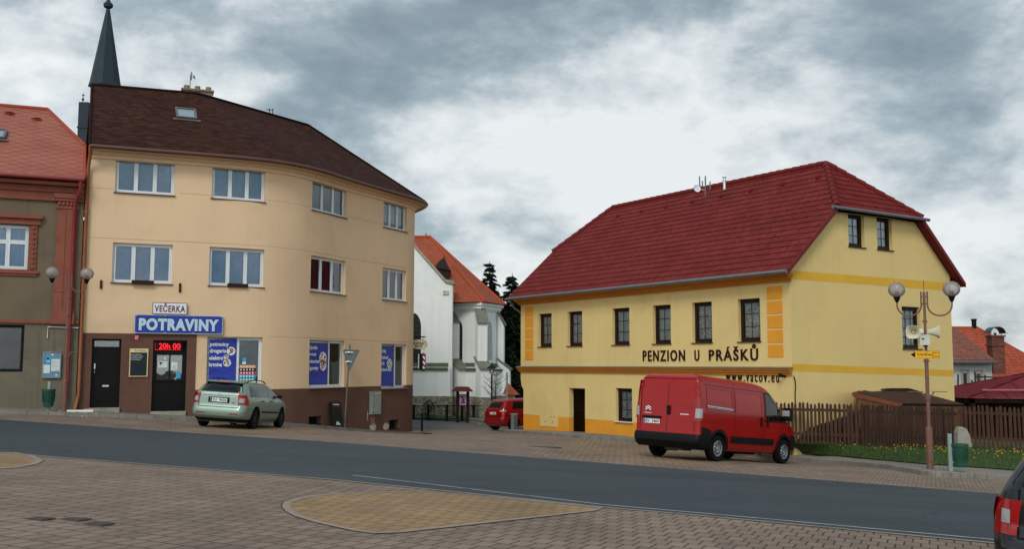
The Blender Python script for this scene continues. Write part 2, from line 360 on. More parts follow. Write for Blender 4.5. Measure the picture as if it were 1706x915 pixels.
# ------------------------------------------------------------------ builders
W = {}
def wm(o): return W.get(o.name, MX.Identity(4)) if o else MX.Identity(4)
def tag(o, label=None, cat=None, group=None, kind=None):
    if label: o['label'] = label
    if cat: o['category'] = cat
    if group: o['group'] = group
    if kind: o['kind'] = kind
    return o
def thing(name, label, cat, M, group=None):
    o = bpy.data.objects.new(name, None); col.objects.link(o); o.empty_display_size = .2
    if not isinstance(M, MX): M = MX.Translation(V(M))
    o.matrix_world = M; W[o.name] = M
    return tag(o, label, cat, group)
_font = {}
def glyphs(txt, bold=0.0, space=1.0):
    cu = bpy.data.curves.new('t', 'FONT'); cu.body = txt; cu.size = 1; cu.offset = bold; cu.space_character = space
    cu.resolution_u = 3
    o = bpy.data.objects.new('t', cu); col.objects.link(o)
    dg = bpy.context.evaluated_depsgraph_get(); dg.update()
    me = bpy.data.meshes.new_from_object(o.evaluated_get(dg))
    vs = [v.co.copy() for v in me.vertices]; fs = [tuple(p.vertices) for p in me.polygons]
    bpy.data.objects.remove(o); bpy.data.curves.remove(cu); bpy.data.meshes.remove(me)
    return vs, fs
_vs, _ = glyphs('H'); CAP = max(v.y for v in _vs)
class MB:
    def __init__(s, T=None): s.v = []; s.f = []; s.mi = []; s.uv = []; s.T = T or MX.Identity(4); s.m = 0
    def add(s, vs, fs, uvs=None, mi=None):
        n = len(s.v); s.v += [s.T @ V(p) for p in vs]
        for k, f in enumerate(fs):
            s.f.append(tuple(n + i for i in f)); s.mi.append(s.m if mi is None else mi)
            s.uv.append([uvs[i] for i in f] if uvs else None)
        return s
    def box(s, x0, x1, y0, y1, z0, z1):
        p = [(x, y, z) for z in (z0, z1) for y in (y0, y1) for x in (x0, x1)]
        return s.add(p, [(0, 2, 3, 1), (4, 5, 7, 6), (0, 1, 5, 4), (2, 6, 7, 3), (0, 4, 6, 2), (1, 3, 7, 5)])
    def poly(s, pts, uvs=None): return s.add(pts, [tuple(range(len(pts)))], uvs)
    def plan(s, pts, org, ud, vd):      # planar polygon with metric uv
        o, u, v = V(org), V(ud).normalized(), V(vd).normalized()
        return s.poly(pts, [((V(p) - o).dot(u), (V(p) - o).dot(v)) for p in pts])
    def prism(s, pts, d):               # polygon pts (3d) extruded by vector d
        n = len(pts); d = V(d); a = [V(p) for p in pts]; b = [p + d for p in a]
        fs = [tuple(range(n))[::-1], tuple(range(n, 2 * n))] + [(i, (i + 1) % n, n + (i + 1) % n, n + i) for i in range(n)]
        return s.add(a + b, fs)
    def tube(s, pts, r, n=8, caps=True):
        pts = [V(p) for p in pts]; rs = r if isinstance(r, (list, tuple)) else [r] * len(pts)
        vs = []; fs = []; up = None
        for i, p in enumerate(pts):
            t = (pts[min(i + 1, len(pts) - 1)] - pts[max(i - 1, 0)]).normalized()
            if up is None: up = V((0, 0, 1)) if abs(t.z) < .9 else V((1, 0, 0))
            x = t.cross(up)
            if x.length < 1e-4: x = t.cross(V((.3, 1, .2)))
            x.normalize(); y = x.cross(t); up = y
            for k in range(n):
                a = 2 * math.pi * k / n; vs.append(p + (x * math.cos(a) + y * math.sin(a)) * rs[i])
        for i in range(len(pts) - 1):
            for k in range(n):
                a, b = i * n + k, i * n + (k + 1) % n; fs.append((a, a + n, b + n, b))
        if caps: fs += [tuple(range(n)), tuple(range((len(pts) - 1) * n, len(pts) * n))[::-1]]
        return s.add(vs, fs)
    def lathe(s, prof, n=16, M=None, c0=True, c1=True):
        M = M or MX.Identity(4); vs = []; fs = []
        for r, z in prof:
            for k in range(n):
                a = 2 * math.pi * k / n; vs.append(M @ V((r * math.cos(a), r * math.sin(a), z)))
        for i in range(len(prof) - 1):
            for k in range(n):
                a, b = i * n + k, i * n + (k + 1) % n; fs.append((a, b, b + n, a + n))
        if c0: fs.append(tuple(range(n))[::-1])
        if c1: fs.append(tuple(range((len(prof) - 1) * n, len(prof) * n)))
        return s.add(vs, fs)
    def disc(s, c, r, n, x, y):
        c, x, y = V(c), V(x), V(y)
        return s.add([c + x * (r * math.cos(2 * math.pi * k / n)) + y * (r * math.sin(2 * math.pi * k / n)) for k in range(n)], [tuple(range(n))])
    def text(s, txt, M, x0, x1, y0, y1, bold=.01, depth=.004, y=0.0, space=1.0, caps=True):
        # M: x along, y into the wall, z up. text spans x0..x1, baseline y0, capital height y1-y0
        vs, fs = glyphs(txt, bold, space)
        ax, bx = min(v.x for v in vs), max(v.x for v in vs)
        kx = (x1 - x0) / (bx - ax); ky = (y1 - y0) / CAP
        if s.T != MX.Identity(4): M = MX.Identity(4)
        if not caps: ky = (y1 - y0) / max(v.y for v in vs)
        P = [M @ V((x0 + (v.x - ax) * kx, y - depth, y0 + v.y * ky)) for v in vs]
        s.add(P, fs)
        # side walls so the letters stand proud
        cnt = {}
        for f in fs:
            for i in range(len(f)):
                a, b = f[i], f[(i + 1) % len(f)]; cnt[(a, b)] = 1
        edges = [(a, b) for a, b in cnt if (b, a) not in cnt]
        if depth > .008:
            Q = [M @ V((x0 + (v.x - ax) * kx, y, y0 + v.y * ky)) for v in vs]; n = len(P)
            s.add(P + Q, [(b, a, n + a, n + b) for a, b in edges])
        return s
    def build(s, name, mats, parent=None, label=None, smooth=0, bevel=0, weld=False):
        if not isinstance(mats, (list, tuple)): mats = [mats]
        me = bpy.data.meshes.new(name); inv = wm(parent).inverted()
        me.from_pydata([tuple(inv @ p) for p in s.v], [], s.f)
        for m in mats: me.materials.append(m)
        for p, i in zip(me.polygons, s.mi): p.material_index = min(i, len(mats) - 1)
        if any(u for u in s.uv):
            ul = me.uv_layers.new(name='UVMap')
            for p, u in zip(me.polygons, s.uv):
                if u:
                    for k, li in enumerate(p.loop_indices): ul.data[li].uv = u[k]
        if weld or bevel or smooth:
            bm = bmesh.new(); bm.from_mesh(me); bmesh.ops.remove_doubles(bm, verts=bm.verts, dist=.0004)
            bmesh.ops.recalc_face_normals(bm, faces=bm.faces)
            if bevel:
                ed = [e for e in bm.edges if len(e.link_faces) == 2 and e.calc_face_angle(0) > .6]
                bmesh.ops.bevel(bm, geom=ed, offset=bevel, segments=2, affect='EDGES', profile=.6, clamp_overlap=True)
            bm.to_mesh(me); bm.free()
        if smooth:
            for p in me.polygons: p.use_smooth = True
            me.set_sharp_from_angle(angle=R(smooth))
        me.update()
        o = bpy.data.objects.new(name, me); col.objects.link(o)
        if parent:
            o.parent = parent; W[o.name] = wm(parent)
        if label: o['label'] = label
        return o
def solo(mb, name, mats, label, cat, loc, group=None, **kw):
    """a thing that is one mesh: origin at loc"""
    loc = V(loc); mb.v = [p - loc for p in mb.v]
    o = mb.build(name, mats, None, **kw); o.location = loc; W[o.name] = MX.Translation(loc)
    return tag(o, label, cat, group)
def cut(o, cmb, mat):
    """boolean-subtract the closed shapes in cmb from object o (same world space), baked"""
    me = bpy.data.meshes.new('c'); inv = wm(o.parent).inverted() if o.parent else MX.Identity(4)
    me.from_pydata([tuple(inv @ p) for p in cmb.v], [], cmb.f); me.materials.append(mat)
    bm = bmesh.new(); bm.from_mesh(me); bmesh.ops.recalc_face_normals(bm, faces=bm.faces); bm.to_mesh(me); bm.free()
    c = bpy.data.objects.new('c', me); col.objects.link(c); c.matrix_world = o.parent.matrix_world if o.parent else MX.Identity(4)
    bpy.context.view_layer.update()
    m = o.modifiers.new('b', 'BOOLEAN'); m.object = c; m.operation = 'DIFFERENCE'; m.solver = 'EXACT'; m.material_mode = 'TRANSFER'
    dg = bpy.context.evaluated_depsgraph_get(); dg.update()
    new = bpy.data.meshes.new_from_object(o.evaluated_get(dg)); o.modifiers.clear(); o.data = new
    bpy.data.objects.remove(c)
def rotx(a): return MX.Rotation(a, 4, 'X')
def roty(a): return MX.Rotation(a, 4, 'Y')
def rotz(a): return MX.Rotation(a, 4, 'Z')
def TR(*p): return MX.Translation(V(p))

class Fac:
    """a wall line in plan (straight or curved); left to right as seen from outside"""
    def __init__(s, pts):
        s.p = [V((a, b)) for a, b in pts]; s.c = [0]
        for a, b in zip(s.p, s.p[1:]): s.c.append(s.c[-1] + (b - a).length)
        s.len = s.c[-1]
    def seg(s, t):
        i = 0
        while i < len(s.c) - 2 and s.c[i + 1] < t: i += 1
        return i
    def xy(s, t):
        i = s.seg(t); k = (t - s.c[i]) / (s.c[i + 1] - s.c[i]); return s.p[i].lerp(s.p[i + 1], k)
    def tan(s, t, e=.25):
        a, b = s.xy(t - e), s.xy(t + e); return (b - a).normalized()
    def P(s, t, z, out=0.0):
        q = s.xy(t); d = s.tan(t); return V((q.x + d.y * out, q.y - d.x * out, z))
    def find(s, px, py):
        r = ray(px, py); best = None; t = -2.0
        prev = None
        while t < s.len + 2:
            q = s.xy(t); c = r.x * q.y - r.y * q.x
            if prev is not None and prev[1] * c <= 0:
                k = prev[1] / (prev[1] - c) if prev[1] != c else 0
                tt = prev[0] + (t - prev[0]) * k; q = s.xy(tt)
                return tt, r.z * q.y / r.y
            prev = (t, c); t += .05
        raise Exception('no hit %s %s' % (px, py))
    def fr(s, s0, z, s1=None, out=0.0):
        """frame: origin on the wall, x along, y into the wall, z up"""
        if s1 is None:
            d = s.tan(s0)
        else: d = (s.xy(s1) - s.xy(s0)).normalized()
        o = s.P(s0, z, out)
        return MX(((d.x, -d.y, 0, o.x), (d.y, d.x, 0, o.y), (0, 0, 1, o.z), (0, 0, 0, 1)))
def catmull(pts, n=8):
    out = []; P = [V(p) for p in pts]
    for i in range(len(P) - 1):
        a, b, c, d = P[max(i - 1, 0)], P[i], P[i + 1], P[min(i + 2, len(P) - 1)]
        for k in range(n):
            t = k / n
            out.append(.5 * ((2 * b) + (c - a) * t + (2 * a - 5 * b + 4 * c - d) * t * t + (3 * b - a - 3 * c + d) * t ** 3))
    out.append(P[-1]); return out
def wall_grid(mb, fac, s0, s1, z0, z1, ops, rd=.16, zf=None):
    """wall skin with real openings and reveals; ops = [(s0,s1,z0,z1,(depth))]"""
    ss = {s0, s1}; zs = {z0, z1}
    for t in fac.c:
        if s0 < t < s1: ss.add(t)
    for o in ops:
        for a in o[:2]:
            if s0 < a < s1: ss.add(a)
        for a in o[2:4]:
            if z0 < a < z1: zs.add(a)
    ss = sorted(ss); zs = sorted(zs)
    ss2 = [ss[0]]
    for a in ss[1:]:
        if a - ss2[-1] > .004: ss2.append(a)
    for a, b in zip(ss2, ss2[1:]):
        for c, d in zip(zs, zs[1:]):
            ms, mz = (a + b) / 2, (c + d) / 2
            if any(o[0] < ms < o[1] and o[2] < mz < o[3] for o in ops): continue
            mb.add([fac.P(a, c), fac.P(b, c), fac.P(b, d), fac.P(a, d)], [(0, 1, 2, 3)])
    for o in ops:
        if o[0] < s0 - .01 or o[1] > s1 + .01: continue
        a, b = o[0], o[1]; c, d = max(o[2], z0), min(o[3], z1)
        if d <= c: continue
        r = o[4] if len(o) > 4 else rd
        M = fac.fr(a, 0, b); n = V((M[0][1], M[1][1], 0)) * r
        A, B = fac.P(a, 0), fac.P(b, 0); up = V((0, 0, 1))
        q = lambda p, z: V((p.x, p.y, z))
        mb.add([q(A, c), q(A, d), q(A, d) + n, q(A, c) + n], [(0, 1, 2, 3)])
        mb.add([q(B, c) + n, q(B, d) + n, q(B, d), q(B, c)], [(0, 1, 2, 3)])
        if o[3] <= z1: mb.add([q(A, d), q(B, d), q(B, d) + n, q(A, d) + n], [(0, 1, 2, 3)])
        if o[2] >= z0: mb.add([q(A, c) + n, q(B, c) + n, q(B, c), q(A, c)], [(0, 1, 2, 3)])

def window(par, M, w, h, rec=.13, frame=None, cols=(0, 1), sash=True, bars=(0, 0), curt=None, gl=None, sill=None, fw=.055, label=None, trans=None, sillout=.07, room=.55, drop=1.0):
    """real window: frame, sashes, glazing bars, panes, curtain, sill. M: x along, y into wall, z up, origin lower left of the opening"""
    frame = frame or white; gl = gl or glass
    mb = MB(M); y0 = rec; y1 = rec + .07
    def ring(x0, x1, z0, z1, t, ya, yb):
        mb.box(x0, x1, ya, yb, z0, z0 + t); mb.box(x0, x1, ya, yb, z1 - t, z1)
        mb.box(x0, x0 + t, ya, yb, z0 + t, z1 - t); mb.box(x1 - t, x1, ya, yb, z0 + t, z1 - t)
    ring(0, w, 0, h, fw, y0, y1)
    pane = MB(M)
    xs = [c * w for c in cols]
    for i, (a, b) in enumerate(zip(xs, xs[1:])):
        xa = a + (fw if i == 0 else .012); xb = b - (fw if i == len(xs) - 2 else .012)
        rows = [(fw, h - fw)] if not trans else [(fw, trans * h - .012), (trans * h + .012, h - fw)]
        for za, zb in rows:
            if sash: ring(xa + .004, xb - .004, za + .004, zb - .004, .05, y0 - .012, y1 - .01); k = .052
            else: k = .0
            pane.add([(xa + k, y0 + .024, za + k), (xb - k, y0 + .024, za + k), (xb - k, y0 + .024, zb - k), (xa + k, y0 + .024, zb - k)], [(0, 1, 2, 3)])
            nv, nh = bars
            for j in range(nv):
                x = xa + (xb - xa) * (j + 1) / (nv + 1); mb.box(x - .011, x + .011, y0 + .008, y0 + .02, za + k, zb - k)
            for j in range(nh):
                z = za + (zb - za) * (j + 1) / (nh + 1); mb.box(xa + k, xb - k, y0 + .006, y0 + .018, z - .011, z + .011)
        if i: mb.box(a - .014, a + .014, y0 - .004, y1, fw, h - fw)
        if trans: mb.box(xa, xb, y0 - .004, y1, trans * h - .014, trans * h + .014)
    fo = mb.build('window', frame, par, label)
    pane.build('pane', gl, fo)
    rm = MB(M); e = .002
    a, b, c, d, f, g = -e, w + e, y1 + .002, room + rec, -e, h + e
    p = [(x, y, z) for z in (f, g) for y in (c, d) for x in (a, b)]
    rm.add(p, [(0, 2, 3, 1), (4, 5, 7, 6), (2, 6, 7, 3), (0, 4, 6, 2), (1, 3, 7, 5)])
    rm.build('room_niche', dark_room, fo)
    if curt:
        cm = MB(M); n = max(12, int(w / .035)); vs = []; ph = random.random() * 6
        zb = h - (h - .03) * drop
        for i in range(n + 1):
            x = w * i / n; yy = y1 + .03 + .018 * math.sin(i * 1.35 + ph) + .008 * math.sin(i * .51 + ph)
            lo = zb + (.015 * math.sin(i * 1.1) if drop < 1 else 0)
            vs += [(x, yy, lo), (x, yy, h)]
        cm.add(vs, [(2 * i, 2 * i + 2, 2 * i + 3, 2 * i + 1) for i in range(n)])
        cm.build('curtain', curt, fo)
    if sill:
        sm = MB(M); sm.box(-.04, w + .04, -sillout, rec, -.035, -.003)
        sm.build('sill', sill, fo, bevel=.004)
    return fo

def tile_roof(mb, poly, O, U, Vd, tw=.2, row=.33, amp=.026, lift=.024, umul=4):
    """pressed-tile slope as real geometry: poly = convex outline in (u,v) metres, counter-clockwise; v runs up the slope"""
    U = V(U).normalized(); Vd = V(Vd).normalized(); Nn = U.cross(Vd); O = V(O)
    u0 = min(p[0] for p in poly); u1 = max(p[0] for p in poly); v0 = min(p[1] for p in poly); v1 = max(p[1] for p in poly)
    bm = bmesh.new(); n = int((u1 - u0) / (tw / umul)) + 1
    k = 0; v = v0
    while v < v1 - 1e-3:
        vb = min(v + row, v1); prev = None
        for i in range(n + 1):
            u = u0 + (u1 - u0) * i / n
            wv = amp * (.5 + .5 * math.cos(2 * math.pi * u / tw)) ** .7
            a = bm.verts.new((u, v, lift + wv)); b = bm.verts.new((u, vb, wv * 1.0)); c = bm.verts.new((u, v, -.004))
            if prev: bm.faces.new((prev[0], a, b, prev[1])); bm.faces.new((prev[2], c, a, prev[0]))
            prev = (a, b, c)
        v = vb
    for i in range(len(poly)):
        p, q = V(poly[i]).to_2d(), V(poly[(i + 1) % len(poly)]).to_2d(); d = q - p; nn = V((d.y, -d.x, 0))
        bmesh.ops.bisect_plane(bm, geom=bm.verts[:] + bm.edges[:] + bm.faces[:], plane_co=(p.x, p.y, 0), plane_no=nn, clear_outer=True, dist=1e-5)
    bm.verts.index_update()
    vs = [O + U * v.co.x + Vd * v.co.y + Nn * v.co.z for v in bm.verts]; uv = [(v.co.x, v.co.y) for v in bm.verts]
    mb.add(vs, [tuple(v.index for v in f.verts) for f in bm.faces], uv); bm.free()
def roof_plane(mb, pts, **kw):
    """pts[0]-pts[1] is the eave (left to right seen from outside); rest go round counter-clockwise"""
    P = [V(p) for p in pts]; U = (P[1] - P[0]).normalized(); Nn = U.cross(P[2] - P[1])
    Nn.normalize(); Vd = Nn.cross(U)
    tile_roof(mb, [((p - P[0]).dot(U), (p - P[0]).dot(Vd)) for p in P], P[0], U, Vd, **kw)

def sheet(name, poly, dz, mat, kind='structure', res=.6, hf=None, **kw):
    hf = hf or H
    bm = bmesh.new(); vs = [bm.verts.new((x, y, 0)) for x, y in poly]
    from mathutils.geometry import tessellate_polygon as tp
    for t in tp([[V((x, y, 0)) for x, y in poly]]): bm.faces.new([vs[i] for i in t])
    xs = [p[0] for p in poly]; ys = [p[1] for p in poly]
    for ax, (a, b) in enumerate(((min(xs), max(xs)), (min(ys), max(ys)))):
        c = math.ceil(a / res) * res
        while c < b:
            co = (c, 0, 0) if ax == 0 else (0, c, 0); no = (1, 0, 0) if ax == 0 else (0, 1, 0)
            bmesh.ops.bisect_plane(bm, geom=bm.verts[:] + bm.edges[:] + bm.faces[:], plane_co=co, plane_no=no, dist=1e-5); c += res
    bmesh.ops.recalc_face_normals(bm, faces=bm.faces)
    for v in bm.verts: v.co.z = hf(v.co.x, v.co.y) + dz
    if bm.faces and sum(f.normal.z for f in bm.faces) < 0: bmesh.ops.reverse_faces(bm, faces=bm.faces)
    me = bpy.data.meshes.new(name); bm.to_mesh(me); bm.free(); me.materials.append(mat)
    for p in me.polygons: p.use_smooth = True
    o = bpy.data.objects.new(name, me); col.objects.link(o); return tag(o, kind=kind, **kw)
def resample(pts, step):
    out = [V(pts[0]).to_2d()]
    for a, b in zip(pts, pts[1:]):
        a, b = V(a).to_2d(), V(b).to_2d(); n = max(1, int((b - a).length / step))
        for k in range(1, n + 1): out.append(a.lerp(b, k / n))
    return out
def kerb(name, pts, w=.13, h=.125, side=1):
    """kerb stones along pts, each about a metre with an open joint; side=1: pavement lies to the left of the line"""
    mb = MB(); p = resample(pts, .97)
    for a, b in zip(p, p[1:]):
        d = (b - a).normalized(); n = V((-d.y, d.x)) * side * w; g = d * .006
        a2, b2 = a + g, b - g; j = random.uniform(-.004, .004)
        q = [(a2, -.3), (b2, -.3), (b2 + n, -.3), (a2 + n, -.3), (a2 + n * .12, h + j), (b2 + n * .12, h + j), (b2 + n, h + j), (a2 + n, h + j), (a2, h - .02), (b2, h - .02)]
        P = [V((c.x, c.y, H(c.x, c.y) + z)) for c, z in q]
        fs = [(0, 1, 9, 8), (8, 9, 5, 4), (4, 5, 6, 7), (2, 3, 7, 6), (0, 8, 4, 7, 3), (1, 2, 6, 5, 9)]
        if side < 0: fs = [f[::-1] for f in fs]
        mb.add(P, fs)
    o = mb.build(name, kerbm); return tag(o, kind='structure')

# ------------------------------------------------------------------ terrain, road, paving
mb = MB(); xs = [-900, -300, -120, -70] + [-60 + i * .75 for i in range(161)] + [70, 120, 300, 900]
ys = [-300, -80, -30] + [-20 + i * .75 for i in range(135)] + [90, 130, 200, 400, 1200]
vs = [(x, y, H(x, y)) for y in ys for x in xs]; n = len(xs)
mb.add(vs, [(j * n + i, j * n + i + 1, (j + 1) * n + i + 1, (j + 1) * n + i) for j in range(len(ys) - 1) for i in range(n - 1)])
tag(mb.build('ground', soil, smooth=60), kind='structure')
g2 = lambda *a: tuple(gnd(*a)[:2])
far = [g2(0, 700), g2(560, 738), g2(1000, 772), g2(1665, 824)]
near = [g2(0, 755), g2(560, 801), g2(1000, 846), g2(1665, 907)]
d = V((.921, -.390))
def ext(l, a, b):
    return [(l[0][0] - d.x * a, l[0][1] - d.y * a)] + l + [(l[-1][0] + d.x * b, l[-1][1] + d.y * b)]
farx = ext(far, 40, 30); nearx = ext(near, 40, 30)
lk = [(-40, 22.6), (-22, 29.0), (-16.2, 31.35), (-13.4, 32.3), (-10.9, 33.4), (-9.0, 34.95), (-7.65, 37.2), (-6.55, 39.9), (-5.45, 42.3), (-4.7, 44.1), (-4.05, 45.6), (-4.2, 46.8)]
lk = [tuple(p.to_2d()) for p in catmull([(a, b, 0) for a, b in lk], 5)]
yk = [(-.6, 46.0), (-.25, 43.5), (.63, 40.9), (2.32, 37.4), (4.12, 35.4), (5.38, 33.35), (6.6, 31.3)] + [g2(*q) for q in [(1268, 760), (1320, 767), (1393, 774.6), (1455, 779.7), (1500, 786), (1546, 794), (1600, 797.5), (1684, 802)]] + [(16.2, 22.6), (24, 19.9), (40, 13.5)]
yk = [tuple(p.to_2d()) for p in catmull([(a, b, 0) for a, b in yk], 4)]
# paving on both sides of the road, and the grey alley between the houses
sheet('square_paving', nearx + [(40, -14), (-60, -14)], .004, pave)
sheet('street_paving', farx + [(44, 20), (30, 34), (12, 43), (4, 48.0), (0.5, 49.3), (-9, 49.3), (-9, 44), (-14, 38), (-24, 34.5), (-60, 24)], .004, pave)
sheet('asphalt_road', nearx + farx[::-1], .009, asphalt)
sheet('alley_paving', [(-9, 49.3), (.5, 49.3), (4, 48.0), (13, 55), (16, 64), (-30, 64), (-30, 55)], .005, pave_grey)
# flat concrete edging strip and white edge line along the near side of the road
def strip(name, line, o0, o1, dz, mat, res=.5):
    a = [(x - d.y * o0, y + d.x * o0) for x, y in line]; b = [(x - d.y * o1, y + d.x * o1) for x, y in line]
    return sheet(name, a + b[::-1], dz, mat, res=res)
strip('road_edging', nearx, -.09, .015, .013, pm('edging_stone', (136, 128, 118), .9, .12, 3, stain=((92, 84, 78), 2, .5)), .6)
strip('road_edging', farx, -.03, .07, .013, MATS['edging_stone'], .6)
e0 = g2(575, 797); e1 = [p for p in nearx if p[0] > e0[0]]
strip('road_marking', [(e0[0] , e0[1] + .30)] + [(x, y + .12) for x, y in e1], .10, .17, .014, whiteline, .5)
# tan paved islands with a pale border
def pxpoly(pts): return [g2(a, b) for a, b in pts]
isl = pxpoly([(483, 846), (486, 839), (506, 832), (538, 827), (588, 823.5), (653, 822), (719, 822.6), (752, 824.5), (817, 830), (909, 839), (998, 848.5), (981.7, 851.5), (900, 861), (817.5, 870), (719, 881), (660, 887.5), (624, 889), (597, 885), (538.5, 872), (505.6, 862), (490, 854)])
def ring(name, poly, o, wd, dz, mat):
    c = sum((V(p) for p in poly), V((0, 0))) / len(poly); n = len(poly); mbb = MB()
    P = [V(p) for p in poly]; ins = []
    for i in range(n):
        t = (P[(i + 1) % n] - P[i - 1]).normalized(); nn = V((-t.y, t.x)); 
        if nn.dot(P[i] - c) < 0: nn = -nn
        ins.append(nn)
    a = [P[i] + ins[i] * o for i in range(n)]; b = [P[i] + ins[i] * (o + wd) for i in range(n)]
    for i in range(n):
        j = (i + 1) % n; m = 3
        for k in range(m):
            q = [a[i].lerp(a[j], k / m), a[i].lerp(a[j], (k + 1) / m), b[i].lerp(b[j], (k + 1) / m), b[i].lerp(b[j], k / m)]
            mbb.add([(p.x, p.y, H(p.x, p.y) + dz) for p in q], [(0, 1, 2, 3)])
    return tag(mbb.build(name, mat), kind='structure')
border = pm('island_border', (142, 128, 118), .9, .12, 5)
darkgap = pm('joint_dark', (52, 44, 40), .95, .1, 5)
sheet('paved_island', isl, .008, pave_tan); ring('island_border', isl, 0, .10, .011, border); ring('island_joint', isl, .10, .010, .0125, darkgap)
isl2 = pxpoly([(-160, 748), (-60, 754), (20, 756), (46, 761), (60, 768), (50, 774), (20, 780), (-20, 783), (-160, 786)])
sheet('paved_island', isl2, .008, pave_tan); ring('island_border', isl2, 0, .12, .011, border); ring('island_joint', isl2, .12, .010, .0125, darkgap)
sheet('paved_island', pxpoly([(926, 749.5), (940, 757), (998, 766.5), (1080, 774.5), (1160, 782), (1236, 772), (1284, 765)]) + [(6.6, 31.2), (5.2, 33.4), (4.0, 35.3), (2.4, 37.1)], .008, pave_tan2)
sheet('paved_island', pxpoly([(284, 717), (318, 709)]) + [(-9.2, 34.4), (-8.2, 35.7), (-7.3, 37.3)] + pxpoly([(545, 724), (500, 727), (400, 723)]), .008, pave_tan2)
# pavements with kerbs
sheet('pavement', lk + [(-4.5, 47.5), (-7, 52), (-12, 52), (-14, 40), (-30, 33.5), (-42, 29)], .115, pave_side, res=.5)
kerb('kerb', lk, side=1)
sheet('pavement', yk[:-1] + [(40, 24), (22, 34), (9.6, 31.2), (.9, 44.6)], .112, pave_side, res=.5)
kerb('kerb', yk, side=1)

# ------------------------------------------------------------------ corner shop building (beige)
BF = Fac([tuple(p.to_2d()) for p in catmull([(a, b, 0) for a, b in [(-14.85, 34.05), (-13.0, 34.8), (-11.25, 35.5), (-9.6, 36.28), (-8.55, 37.2), (-7.75, 38.5), (-6.95, 40.4), (-5.9, 42.55), (-5.0, 44.4), (-4.62, 45.4), (-4.62, 46.1), (-5.0, 47.2), (-6.0, 49.2), (-8.2, 53)]], 6)])
ZT = 7.6
bb = thing('corner_building', 'three storey beige corner building with rounded facade, dark brown shingle roof and brown plinth', 'building', (-14.85, 34.05, -1.6))
def op(fac, pxl, pxr, zt, zb): 
    return (fac.find(pxl, zt)[0], fac.find(pxr, zb)[0])
def zrow(fac, samples): return sum(fac.find(*s)[1] for s in samples) / len(samples)
z3t = zrow(BF, [(192, 261), (353, 274.5), (521, 300)]); z3b = zrow(BF, [(191, 318), (353, 331), (521, 350)])
z2t = zrow(BF, [(188, 402), (349, 411), (518, 427)]); z2b = zrow(BF, [(185, 468), (348, 475.5), (518, 487)])
wins3 = [(192, 291), (353.5, 442), (520.7, 578), (639.8, 679)]; wins2 = [(187, 287), (348.5, 440), (518, 576), (637.8, 677.5)]
ops = []
for a, b in wins3: ops.append((BF.find(a, 300)[0], BF.find(b, 300)[0], z3b, z3t))
for a, b in wins2: ops.append((BF.find(a, 440)[0], BF.find(b, 440)[0], z2b, z2t))
gws = [(344.2, 436.6, 561, 641), (515.3, 573.8, 566, 647), (635.5, 677, 572.5, 648)]
gops = []
for a, b, t, u in gws: gops.append((BF.find(a, 600)[0], BF.find(b, 600)[0], BF.find(a, u)[1], BF.find(a, t)[1]))
dops = []
for a, b, t, u in [(151.5, 200.4, 564.5, 680), (253.7, 310.6, 567, 686)]:
    dops.append((BF.find(a, 620)[0], BF.find(b, 620)[0], BF.find(a, u)[1], BF.find(a, t)[1], .28))
cops = []
for a, b, t, u in [(514.5, 536, 695, 709), (648.5, 665, 700.5, 716)]:
    cops.append((BF.find(a, t)[0], BF.find(b, t)[0], BF.find(a, u)[1], BF.find(a, t)[1], .3))
sC = BF.find(327.8, 600)[0]; zA = BF.find(222, 556)[1]; zB = BF.find(500, 646.5)[1] - .03
send = BF.len
mb = MB(); allo = ops + gops + dops
wall_grid(mb, BF, 0, sC, zA, ZT, allo); wall_grid(mb, BF, sC, send, zB, ZT, allo)
# party wall (left), back walls
for a, b in [((-14.85, 34.05), (-18.9, 43.2)), ((-18.9, 43.2), (-13.5, 50.5)), ((-13.5, 50.5), (-8.2, 53))]:
    mb.add([(a[0], a[1], -5), (b[0], b[1], -5), (b[0], b[1], ZT), (a[0], a[1], ZT)], [(0, 1, 2, 3)])
# gable triangle on the party wall and painted edge strip
RL, RM, RE = V((-16.75, 38.35, 11.1)), V((-12.95, 39.6, 11.1)), V((-9.45, 44.7, 11.05))
mb.add([(-14.85, 34.05, ZT), (-18.9, 43.2, ZT), tuple(RL - V((0, 0, .12)))], [(0, 1, 2)])
mb.build('wall', beige, bb)
mb = MB()
wall_grid(mb, BF, 0, sC, -5, zA, dops + cops); wall_grid(mb, BF, sC, send, -5, zB, dops + cops + gops)
mb.build('plinth', brown, bb)
mb = MB()   # thin pale edging where the brown plinth steps, and dark cellar niches
mb.T = BF.fr(sC, 0); mb.box(-.02, .015, -.012, .02, zB, zA)
mb.T = MX.Identity(4)
for o in cops:
    M = BF.fr(o[0], o[2], o[1]); w_, h_ = BF.xy(o[0]).__sub__(BF.xy(o[1])).length, o[3] - o[2]
    mm = MB(M); mm.box(0, w_, .3, .32, 0, h_)
    for k in range(3): mm.box(w_ * (k + 1) / 4 - .01, w_ * (k + 1) / 4 + .01, .12, .14, 0, h_)
    mm.box(0, w_, -.01, .14, -.02, .012)
    mm.build('cellar_window', dark_room, bb)
mb.build('edge_trim', pm('edge_trim', (206, 184, 150), .8), bb)
lt = [curtain, curtain, curtain, curtain]
for i, o in enumerate(ops):
    M = BF.fr(o[0], o[2], o[1]); wd = (BF.xy(o[1]) - BF.xy(o[0])).length
    cu = [curtain_sky_reflect, curtain_sky_reflect, curtain_grey, curtain, curtain_reflect2, curtain_reflect2, curtain_dark, curtain_brown][i]
    gl_ = glass if i in (0, 1, 4, 5) else glass_d
    window(bb, M, wd, o[3] - o[2], cols=(0, .345, .665, 1), curt=cu, gl=gl_, sill=brown_metal, drop=1.0 if i != 3 else .8)
